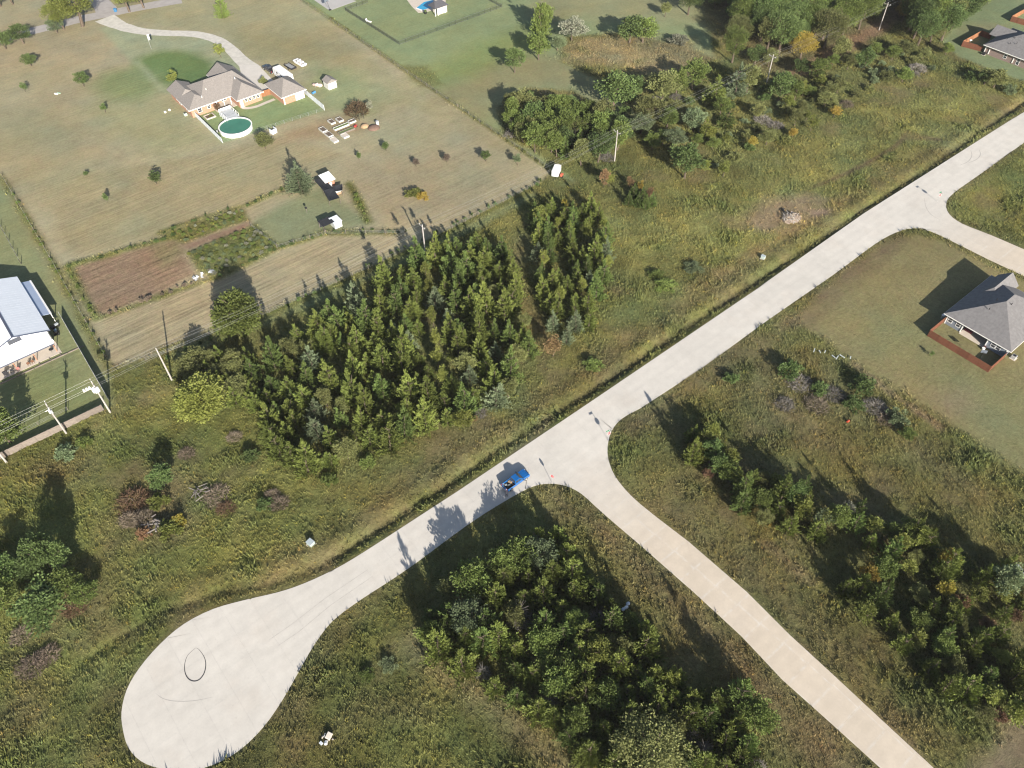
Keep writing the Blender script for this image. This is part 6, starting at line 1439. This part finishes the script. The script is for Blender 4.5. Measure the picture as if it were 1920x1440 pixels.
t = thing('bird_feeder', 'small post feeder on the hen plot lawn', 'feeder', (*U(576, 400), 0)); MB().tube((0, 0, -.1), (0, 0, 1.6), .05).build('post', WOODG, t, local=True); MB().rbox((0, 0, 1.75), (.5, .5, .35)).build('box', BLACK, t, local=True)
# cargo trailer by the thicket
t = thing('cargo_trailer', 'white enclosed cargo trailer at the fence corner', 'trailer', (*U(1043, 327), 0), rad(35))
MB().box(-1.9, 1.6, -.95, .95, .45, 2.2).build('body', WHITE, t, local=True, bevel=.08); MB().add([(1.6, -.95, .5), (2.3, 0, .5), (1.6, .95, .5), (1.6, -.95, 2.1), (2.2, 0, 2.0), (1.6, .95, 2.1)], [(0, 2, 1), (3, 4, 5), (0, 1, 4, 3), (1, 2, 5, 4), (0, 3, 5, 2)]).build('nose', WHITE, t, local=True)
for sy in (-1.05, 1.05): wheel(t, -.3, sy, .33, .18)
MB().tube((2.2, 0, .5), (3.3, 0, .45), .05).build('tongue', BLACK, t, local=True); MB().rbox((-1.92, 0, 1.3), (.04, 1.6, 1.5)).build('rear_door', VINYL, t, local=True)
t = thing('red_tiller', 'small red machine beside the white cargo trailer', 'machine', (*U(1053, 331), 0), .5); MB().rbox((0, 0, .55), (1.2, .7, .6)).build('hood', mat('tiller_red', (.45, .12, .07), .5, .1, 2), t, local=True, bevel=.08); MB().tube((-.3, -.45, .3), (-.3, .45, .3), .3, .3, 12).build('wheel', RUBBER, t, local=True); MB().tube((-.5, .25, .7), (-1.2, .25, 1.0), .03).build('handle', BLACK, t, local=True)
# ------------------------------------------------------------------ far lawn with swimming pool
t = thing('swimming_pool', 'blue in-ground swimming pool with pale deck at the top', 'pool', (*U(800, 14), 0)); ox, oy = t.location.x, t.location.y
def rel(*pts): return [(U(a, b)[0] - ox, U(a, b)[1] - oy) for a, b in pts]
MB().prism(rel((760, -4), (772, 12), (784, 24), (800, 22), (835, 14), (836, -6)), -.05, .05).build('deck', PATIO, t, local=True)
MB().prism(rel((781, 15), (792, 19), (814, 13), (812, 0), (795, 4)), .0, .062).build('water', mat('pool_blue', (.03, .30, .52), .06, .1, .5, spec=.5), t, local=True)
MB().prism(rel((779, 15.5), (781, 15), (792, 19), (791, 21)), .0, .12).build('coping', WHITE, t, local=True)
t = thing('pool_house', 'small stone pool house with dark hipped roof', 'pool house', (*U(824, 24), 0))
MB().box(-1.2, 2.6, -1.2, 2.4, 0, 2.5).build('wall', mat('pale_stone', (.55, .50, .45), .9, .2, 4), t, local=True); r = MB(); hip(r, -3.0, 3.0, -1.7, 2.9, 2.7, 4.3, 'x', 1.6, 1.6); r.build('roof', mat('roof_dark', (.075, .075, .085), .9, .12, 3), t, local=True)
for x in (-2.7, -1.6): MB().box(x - .15, x + .15, -1.5, -1.2, 0, 2.5).build('column', WHITE, t, local=True)
MB().box(1.0, 1.9, -1.26, -1.21, .05, 2.1).build('door', WHITE, t, local=True)
wire_fence('iron_fence', 'black iron fence around the far swimming pool lawn', [U(690, 5), U(648, 20), U(749, 84), U(941, 14), U(905, -5)], 1.4, 2.6, BLACK, wires=(.2, 1.3), r=.04, mesh=BLACK)
t = thing('basketball_hoop', 'basketball hoop with dark backboard on the far concrete pad', 'basketball hoop', (*U(619, 19), 0)); MB().rbox((0, 0, .15), (.9, .7, .3)).build('base', BLACK, t, local=True, bevel=.05); MB().tube((0, 0, .2), (-.3, .8, 3.0), .06).build('pole', BLACK, t, local=True); MB().rbox((-.35, 1.0, 3.2), (1.7, .08, 1.1)).build('backboard', mat('backboard', (.12, .14, .17), .3, .1, 2), t, local=True); MB().tube((-.35, .6, 2.8), (-.35, .61, 2.82), .22, .22, 12).build('rim', mat('rim_orange', (.5, .16, .05)), t, local=True)
t = thing('patio_lounger', 'white lounge seat beside the iron fence', 'lounger', (*U(692, 42), 0), .4); MB().rbox((0, 0, .35), (.8, 1.9, .12)).build('seat', WHITE, t, local=True); MB().rbox((0, 1.1, .7), (.8, .12, .8), rx=-.4).build('backrest', WHITE, t, local=True)
for a in (-.3, .3):
    for b in (-.8, .8): MB().rbox((a, b, .15), (.06, .06, .3)).build('leg', WHITE, t, local=True)
t = thing('garden_pot', 'dark plant pot left of the pool house', 'pot', (*U(798, 26), 0)); MB().tube((0, 0, 0), (0, 0, .7), .4, .55, 12).build('pot', BLACK, t, local=True); MB().ball((0, 0, 1.0), (.5, .5, .45), 8, 6).build('plant', FOL['leafd'], t, local=True)

# ------------------------------------------------------------------ grey house on the right
def grey_house():
    t = thing('grey_house', 'grey sided house with hipped shingle roof beside the side street', 'house', (163, 31, 0))
    fp = [(155.7, 24.3), (174.5, 24.3), (174.5, 38.3), (155.7, 38.3), (155.7, 34.6), (158.3, 34.6), (158.3, 28.6), (155.7, 28.6)]
    MB().prism(fp, 0, 2.66).build('wall', SIDG, t)
    r = MB(); hip(r, 155.0, 175.2, 23.5, 39.1, 2.85, 6.55, 'x', 9.2, 7.5); hip(r, 165.5, 176.5, 33.2, 38.2, 2.86, 5.2, 'x', 3, 0); ro = r.build('roof', SHINGG, t)
    for p in ((160.5, 32.7, 5.3), (164.0, 33.1, 5.75), (164.6, 30.2, 6.1)): MB().tube(p, (p[0], p[1], p[2] + .5), .09, .09, 8).build('vent_pipe', BLACK, ro)
    fascia(t, 155.0, 175.2, 23.5, 39.1, 2.82, WHITE)
    for y in (34.52, 28.68): MB().box(155.58, 155.76, y - .1, y + .1, .05, 2.66).build('post', WHITE, t)
    for y, a in ((38.24, 0), (24.36, 0)): MB().box(155.6, 155.69, y - .1, y + .1, .05, 2.66).build('corner_board', WHITE, t)
    MB().box(155.2, 158.25, 28.75, 34.45, -.05, .07).build('patio', PATIO, t)
    for y in (37.4, 35.5, 27.3, 26.2): window(t, '-x', 155.7, y, 1.6, .85, 1.25)
    window(t, '-x', 158.3, 30.5, 1.15, 1.6, 2.0, name='patio_door'); window(t, '-x', 158.3, 33.2, 1.5, 1.0, 1.2)
    return t
grey_house()
fence_run('privacy_fence', 'long side of the stained fence behind the grey house', (149.1, 38.4), (149.1, 24.3), 1.85, 2.35, CEDF, thick=.05)
fence_run('privacy_fence', 'short stained fence toward the wide road behind the grey house', (149.25, 38.5), (155.6, 38.5), 1.85, 2.1, CEDF, thick=.05)
fence_run('privacy_fence', 'short stained fence on the scrub side of the grey house', (149.25, 24.2), (155.6, 24.2), 1.85, 2.1, CEDF, thick=.05)
ac = thing('air_conditioner', 'grey air conditioner by the grey house corner', 'air conditioner', (157.2, 22.9, 0)); MB().rbox((0, 0, .42), (.95, .95, .8)).build('cabinet', GALV, ac, local=True, bevel=.04); MB().tube((0, 0, .82), (0, 0, .86), .36, .36, 12).build('fan_grille', BLACK, ac, local=True); MB().rbox((0, 0, -.02), (1.3, 1.3, .12)).build('pad', PATIO, ac, local=True)
ac = thing('meter_box', 'small white meter box on the shaded wall of the grey house', 'meter', (156.8, 39.45, 0)); MB().tube((0, 0, 0), (0, 0, .9), .3, .3, 10).build('drum', GALV, ac, local=True); MB().rbox((0, 0, .95), (.7, .7, .1)).build('cover', WHITE, ac, local=True)
t = thing('basketball_hoop', 'basketball hoop leaning over the fenced lawn of the grey house', 'basketball hoop', (150.0, 26.9, 0)); MB().rbox((0, 0, .15), (.8, .6, .3)).build('base', WHITE, t, local=True, bevel=.05); MB().tube((0, 0, .2), (.3, .2, 3.0), .05).build('pole', BLACK, t, local=True); MB().rbox((.45, .3, 3.1), (.06, 1.2, .8), rz=.6).build('backboard', mat('backboard', (.12, .14, .17)), t, local=True)
t = thing('patio_sofa', 'dark red patio sofa under the grey house roof', 'sofa', (157.2, 33.4, .07)); MB().rbox((0, 0, .3), (.8, 1.8, .35)).build('seat', mat('sofa_red', (.20, .05, .06), .9, .15, 4), t, local=True, bevel=.06); MB().rbox((.38, 0, .62), (.16, 1.8, .55)).build('backrest', mat('sofa_red', (.2, .05, .06)), t, local=True, bevel=.05)
t = thing('fire_pit', 'small white pot near the grey house patio step', 'pot', (154.6, 28.4, 0)); MB().tube((0, 0, 0), (0, 0, .5), .3, .35, 12).build('bowl', WHITE, t, local=True); MB().rbox((.7, .1, .25), (.5, .5, .5)).build('crate', mat('crate_dark', (.10, .05, .05), .8, .2, 3), t, local=True)
tree('slim', 0, 0, .9, 1.6, 'leafd', 'thin dark sapling on the lawn outside the stained fence', xy=U(1745, 668))

# ------------------------------------------------------------------ brown brick house and fences at the upper right
def brown_house():
    t = thing('brown_brick_house', 'brown brick house with grey hipped roof beside the wood', 'house', (290, 92, 0))
    MB().box(282.6, 300, 78, 100.0, 0, 2.66).build('wall', BRICKB, t)
    r = MB(); hip(r, 281.9, 300.7, 77.3, 100.7, 2.85, 6.6, 'y', 8, 8); hip(r, 290.5, 297.5, 95, 103.5, 2.86, 5.0, 'y', 2, 0); ro = r.build('roof', SHINGG, t)
    for p in ((287.0, 96.2, 4.5), (288.0, 94.5, 5.2), (286, 92.5, 4.7), (285.3, 94.2, 4.3)): MB().tube(p, (p[0], p[1], p[2] + .5), .09, .09, 8).build('vent_pipe', BLACK, ro)
    fascia(t, 281.9, 300.7, 77.3, 100.7, 2.82, WHITE)
    MB().box(282.5, 282.59, 99.7, 99.95, .05, 2.66).build('corner_board', WHITE, t)
    window(t, '-x', 282.6, 93.0, 1.5, .9, 1.3); window(t, '-x', 282.6, 88.6, 1.3, .9, 1.9); window(t, '-x', 282.6, 84, 1.5, .9, 1.3)
    for y in (98.4, 90.2): MB().box(282.45, 282.59, y - .12, y + .12, .3, 1.9).build('meter_panel', WHITE, t)
    return t
brown_house()
fence_run('privacy_fence', 'stained fence front facing the scrub beside the brown brick house', (281.5, 107.2), (283.0, 100.9), 1.85, 2.1, CEDF, thick=.05)
fence_run('privacy_fence', 'stained fence back run behind the brown brick house', (281.7, 107.3), (293.4, 107.3), 1.85, 2.3, CEDO, thick=.05)
fence_run('privacy_fence', 'stained fence end closing the yard behind the brown house', (293.5, 107.2), (293.5, 103.8), 1.85, 1.7, CEDF, thick=.05)
fence_run('privacy_fence', 'neighbouring stained fence corner run beyond the brown house', (311.8, 106.3), (313.2, 97), 1.85, 2.3, CEDF, thick=.05)
fence_run('privacy_fence', 'neighbouring stained fence back run beyond the brown house', (312.0, 106.4), (328, 106.4), 1.85, 2.3, CEDO, thick=.05)
t = thing('air_conditioner', 'dark air conditioner at the brown house corner', 'air conditioner', (281.6, 99.3, 0)); MB().rbox((0, 0, .42), (.9, .9, .8)).build('cabinet', BLACK, t, local=True, bevel=.04); MB().rbox((0, 0, -.02), (1.2, 1.2, .12)).build('pad', PATIO, t, local=True)
t = thing('satellite_dish', 'white dish on the fence corner of the brown house', 'dish', (283.4, 105.8, 0)); MB().tube((0, 0, 0), (0, 0, 1.9), .05).build('mast', GALV, t, local=True); MB().ball((0, 0, 2.1), (.5, .5, .14), 12, 6).build('reflector', WHITE, t, local=True)

# ------------------------------------------------------------------ road signs
SIGNR = mat('sign_red', (.50, .035, .045), .5, .05, 2); SIGNG = mat('sign_green', (.03, .20, .10), .5, .05, 2)
def octa(r, th):
    return [(r * math.cos(rad(22.5 + 45 * k)), r * math.sin(rad(22.5 + 45 * k))) for k in range(8)]
def sign(x, y, rz, label, blades):
    t = thing('stop_sign', label, 'road sign', (x, y, gz(x, y)), rz)
    hh = 3.4 if blades else 2.6
    MB().tube((0, 0, -.3), (0, 0, hh), .035, .035, 6).build('post', GALV, t, local=True)
    o = octa(.41, .02)
    pl = MB(); pl.add([(-.05, a, 2.2 + b) for a, b in o] + [(-.03, a, 2.2 + b) for a, b in o], [tuple(range(8)), tuple(range(15, 7, -1))] + [(i, (i + 1) % 8, 8 + (i + 1) % 8, 8 + i) for i in range(8)]); pl = pl.build('plate', SIGNR, t, local=True)
    mb = MB(); n = octa(.40, 0); m_ = octa(.36, 0)
    mb.add([(-.054, a, 2.2 + b) for a, b in n] + [(-.054, a, 2.2 + b) for a, b in m_], [(i, (i + 1) % 8, 8 + (i + 1) % 8, 8 + i) for i in range(8)]); mb.build('border', WHITE, pl, local=True)
    tx = bpy.data.curves.new('lettering', 'FONT'); tx.body = 'STOP'; tx.size = .26; tx.align_x = 'CENTER'; tx.align_y = 'CENTER'
    tmp = bpy.data.objects.new('lettering', tx); COL.objects.link(tmp)
    me = bpy.data.meshes.new_from_object(tmp.evaluated_get(bpy.context.evaluated_depsgraph_get())); bpy.data.objects.remove(tmp)
    me.materials.append(WHITE); q = link('lettering', me, pl); q.location = (-.056, 0, 2.2); q.rotation_euler = (rad(90), 0, rad(-90))
    if blades:
        MB().box(-.32, .32, -.01, .01, 2.75, 2.98).build('street_name_blade', SIGNG, t, local=True); MB().box(-.01, .01, .02, .75, 3.05, 3.3).build('street_name_blade', SIGNG, t, local=True)
    return t
sign(59.1, 62.0, rad(18), 'stop sign edge-on at the truck side of the junction', False)
sign(74.4, 62.6, rad(80), 'stop sign with street name blades at the scrubby lot corner', True)
sign(*U(1757, 378), rad(75), 'stop sign at the far junction beside the second side street', True)

# ------------------------------------------------------------------ utility boxes, heaps and scrap
def ped(px, py, s, label):
    t = thing('utility_box', label, 'utility box', (*U(px, py), 0), .25); t.location.z = gz(t.location.x, t.location.y)
    MB().rbox((0, 0, .02), (1.5 * s, 1.4 * s, .14)).build('pad', PATIO, t, local=True); MB().rbox((0, 0, .5 * s), (1.1 * s, 1.2 * s, .85 * s)).build('cabinet', mat('box_green', (.36, .43, .40), .6, .06, 2), t, local=True, bevel=.05)
    MB().rbox((0, .05, .97 * s), (1.16 * s, 1.26 * s, .1), rx=.08).build('lid', mat('box_lid', (.33, .38, .40), .5, .06, 2), t, local=True, bevel=.02)
ped(584, 1022, .95, 'grey-green utility box in the weeds near the cul-de-sac'); ped(1430, 485, .8, 'grey-green utility box on the verge beside the wide road')
def chunk(t, c, s, m, nm='chunk'):
    mb = MB(); mb.rbox((0, 0, 0), s, random.random() * 3, random.uniform(-.5, .5), random.uniform(-.5, .5)); mb.v = [(x * random.uniform(.8, 1.2) + c[0], y * random.uniform(.8, 1.2) + c[1], z * random.uniform(.8, 1.2) + c[2]) for x, y, z in mb.v]; mb.build(nm, m, t, local=True)
t = thing('debris_pile', 'pile of pale broken wood and rubble on burnt ground', 'debris pile', (*U(1484, 410), 0))
MB().ball((0, 0, -.1), (2.9, 2.2, 1.0), 14, 8).build('mound', mat('rubble', (.24, .19, .15), .95, .35, 2.5, bump=.5, bscale=4), t, local=True)
DEB = [mat('deb_tan', (.36, .285, .205), .9, .2, 3, objvar=.25), mat('deb_grey', (.36, .33, .30), .9, .2, 3, objvar=.25), mat('deb_pale', (.46, .41, .35), .9, .15, 3, objvar=.2)]
for k in range(70):
    a = random.random() * 6.28; q = random.random() ** .6; x, y = 2.8 * q * math.cos(a), 2.1 * q * math.sin(a)
    chunk(t, (x, y, max(.1, .9 * math.sqrt(max(0, 1 - q * q)) + random.uniform(-.1, .2))), (random.uniform(.15, .6), random.uniform(.1, .3), random.uniform(.06, .2)), random.choice(DEB))
for k in range(9):
    a = random.random() * 3; MB().rbox((random.uniform(-2.5, 2), random.uniform(-1.5, 1.8), random.uniform(.5, 1.1)), (random.uniform(1, 2.4), .12, .08), a, random.uniform(-.2, .2), random.uniform(-.3, .3)).build('board', random.choice(DEB), t, local=True)
t = thing('burnt_post', 'dark charred beam lying against the rubble pile', 'beam', (*U(1468, 398), 0)); MB().rbox((0, 0, .5), (2.6, .3, .3), rz=.9, ry=.25).build('beam', BLACK, t, local=True); MB().rbox((.6, .5, .3), (1.4, .2, .2), rz=.2).build('stub', BLACK, t, local=True)
t = thing('scrap_heap', 'broken white fixtures dumped in the weeds below the cul-de-sac', 'scrap', (*U(613, 1388), .05))
MB().rbox((-.3, -.35, .3), (.75, .5, .35), rz=.9, ry=.3).build('basin', WHITE, t, local=True, bevel=.12); MB().rbox((.55, .25, .3), (1.0, .85, .4), rz=.5, rx=.2).build('slab', mat('scrap_pale', (.52, .48, .43), .8, .15, 4), t, local=True, bevel=.05); MB().rbox((-.9, .1, .2), (.4, .5, .25), rz=.2).build('panel', VINYL, t, local=True); MB().rbox((.1, .75, .3), (.6, .08, .1), rz=.6).build('batten', WHITE, t, local=True)
for k in range(6): chunk(t, (random.uniform(-.8, .9), random.uniform(-.6, .8), .2), (.25, .2, .1), DEB[2])
t = thing('plastic_sheeting', 'crumpled white plastic sheeting at the plowed plot corner', 'sheeting', (*U(382, 517), .02))
for k in range(12): MB().rbox((random.uniform(-2.6, 2.4), random.uniform(-.7, .7), random.uniform(.15, .45)), (random.uniform(.5, 1.3), random.uniform(.3, .7), .05), random.random() * 3, random.uniform(-.5, .5), random.uniform(-.5, .5)).build('fold', WHITE if k % 3 else GALV, t, local=True)
for k in range(7):
    q = (1522 + 12 * k + random.uniform(-4, 4), 661 + 2 * k + random.uniform(-4, 4)); x, y = U(*q)
    o = MB().rbox((0, 0, .3), (random.uniform(.8, 1.6), .16, .12), rz=random.uniform(.2, 1.6)).build('pipe_offcut', mat('pipe_pale', (.50, .55, .56), .6, .08, 2), None); o.location = (x, y, gz(x, y) + .05); o['label'] = 'pale plastic pipe offcut lying in weeds beside the grey house lawn'; o['category'] = 'pipe'; o['group'] = 'pipe offcuts in the weeds'
t = thing('white_scrap', 'white bags dumped in the shade beside the road fork grove', 'bags', (*U(1174, 1140), .05))
for k, c in enumerate(((0, 0, .2), (.7, .3, .2), (-.6, .1, .15))): MB().ball(c, (.42, .32, .22), 9, 6).build('bag', VINYL if k else WHITE, t, local=True)
t = thing('red_can', 'small red can lying in the scrub clearing', 'can', (*U(1589, 792), .1)); MB().tube((-.3, 0, .25), (.3, 0, .3), .22, .22, 12).build('can', mat('can_red', (.42, .07, .03), .6, .1, 3), t, local=True); MB().tube((.3, 0, .3), (.42, 0, .31), .08, .08, 8).build('spout', BLACK, t, local=True)
LOGM = mat('dead_wood', (.20, .18, .165), .95, .25, 3, objvar=.25)
for px, py, n, r, lab, nm in ((290, 985, 12, .14, 'heap of grey stumps and logs between rust brush and yellow shrub', 'log_pile'), (375, 925, 14, .09, 'heap of grey dead branches beside tan brush', 'branch_heap')):
    t = thing(nm, lab, 'wood heap', (*U(px, py), .0), 0); t.location.z = gz(t.location.x, t.location.y)
    for k in range(n):
        a = random.random() * 6.28; l = random.uniform(.8, 2.4); c = Vector((random.uniform(-1.3, 1.3), random.uniform(-1.6, 1.6), random.uniform(.25, 1.1))); d = Vector((math.cos(a), math.sin(a), random.uniform(-.25, .35))) * l / 2
        MB().tube(c - d, c + d, r * random.uniform(.7, 1.3), r * random.uniform(.4, 1), 7).build('log' if nm == 'log_pile' else 'branch', LOGM, t, local=True)
o = thing('parked_car', 'pale grey car half hidden behind the scrubby lot trees', 'car', (*U(1912, 1085), 0), rad(60))
MB().extr([(-2.2, .35), (2.2, .35), (2.3, .6), (2.2, .85), (1.2, .95), (-2.1, .95), (-2.25, .7)], -.88, .88).build('body', mat('car_grey', (.35, .37, .40), .3, .05, 1, coat=.4), o, local=True, bevel=.06)
MB().add([(-1.7, -.8, .94), (1.1, -.8, .94), (1.1, .8, .94), (-1.7, .8, .94), (-1.1, -.62, 1.45), (.4, -.62, 1.45), (.4, .62, 1.45), (-1.1, .62, 1.45)], [(0, 3, 2, 1), (4, 5, 6, 7), (0, 1, 5, 4), (1, 2, 6, 5), (2, 3, 7, 6), (3, 0, 4, 7)]).build('cabin', GLASS, o, local=True, bevel=.04); MB().box(-1.05, .35, -.6, .6, 1.452, 1.48).build('roof', MATS['car_grey'], o, local=True)
for sx in (-1.35, 1.35):
    for sy in (-.8, .8): wheel(o, sx, sy, .32, .2)

# ------------------------------------------------------------------ thin morning haze
hm = bpy.data.materials.new('haze_air'); hm.use_nodes = True
hn = hm.node_tree.nodes; hn.remove(hn['Principled BSDF'])
pv = hn.new('ShaderNodeVolumePrincipled'); pv.inputs['Color'].default_value = (.95, .96, 1.0, 1); pv.inputs['Density'].default_value = .00006; pv.inputs['Anisotropy'].default_value = 0.0
hm.node_tree.links.new(pv.outputs[0], hn['Material Output'].inputs['Volume'])
MB().box(-4700, 5000, -4700, 5000, -3.0, 128.0).build('haze', hm, None, kind='stuff')
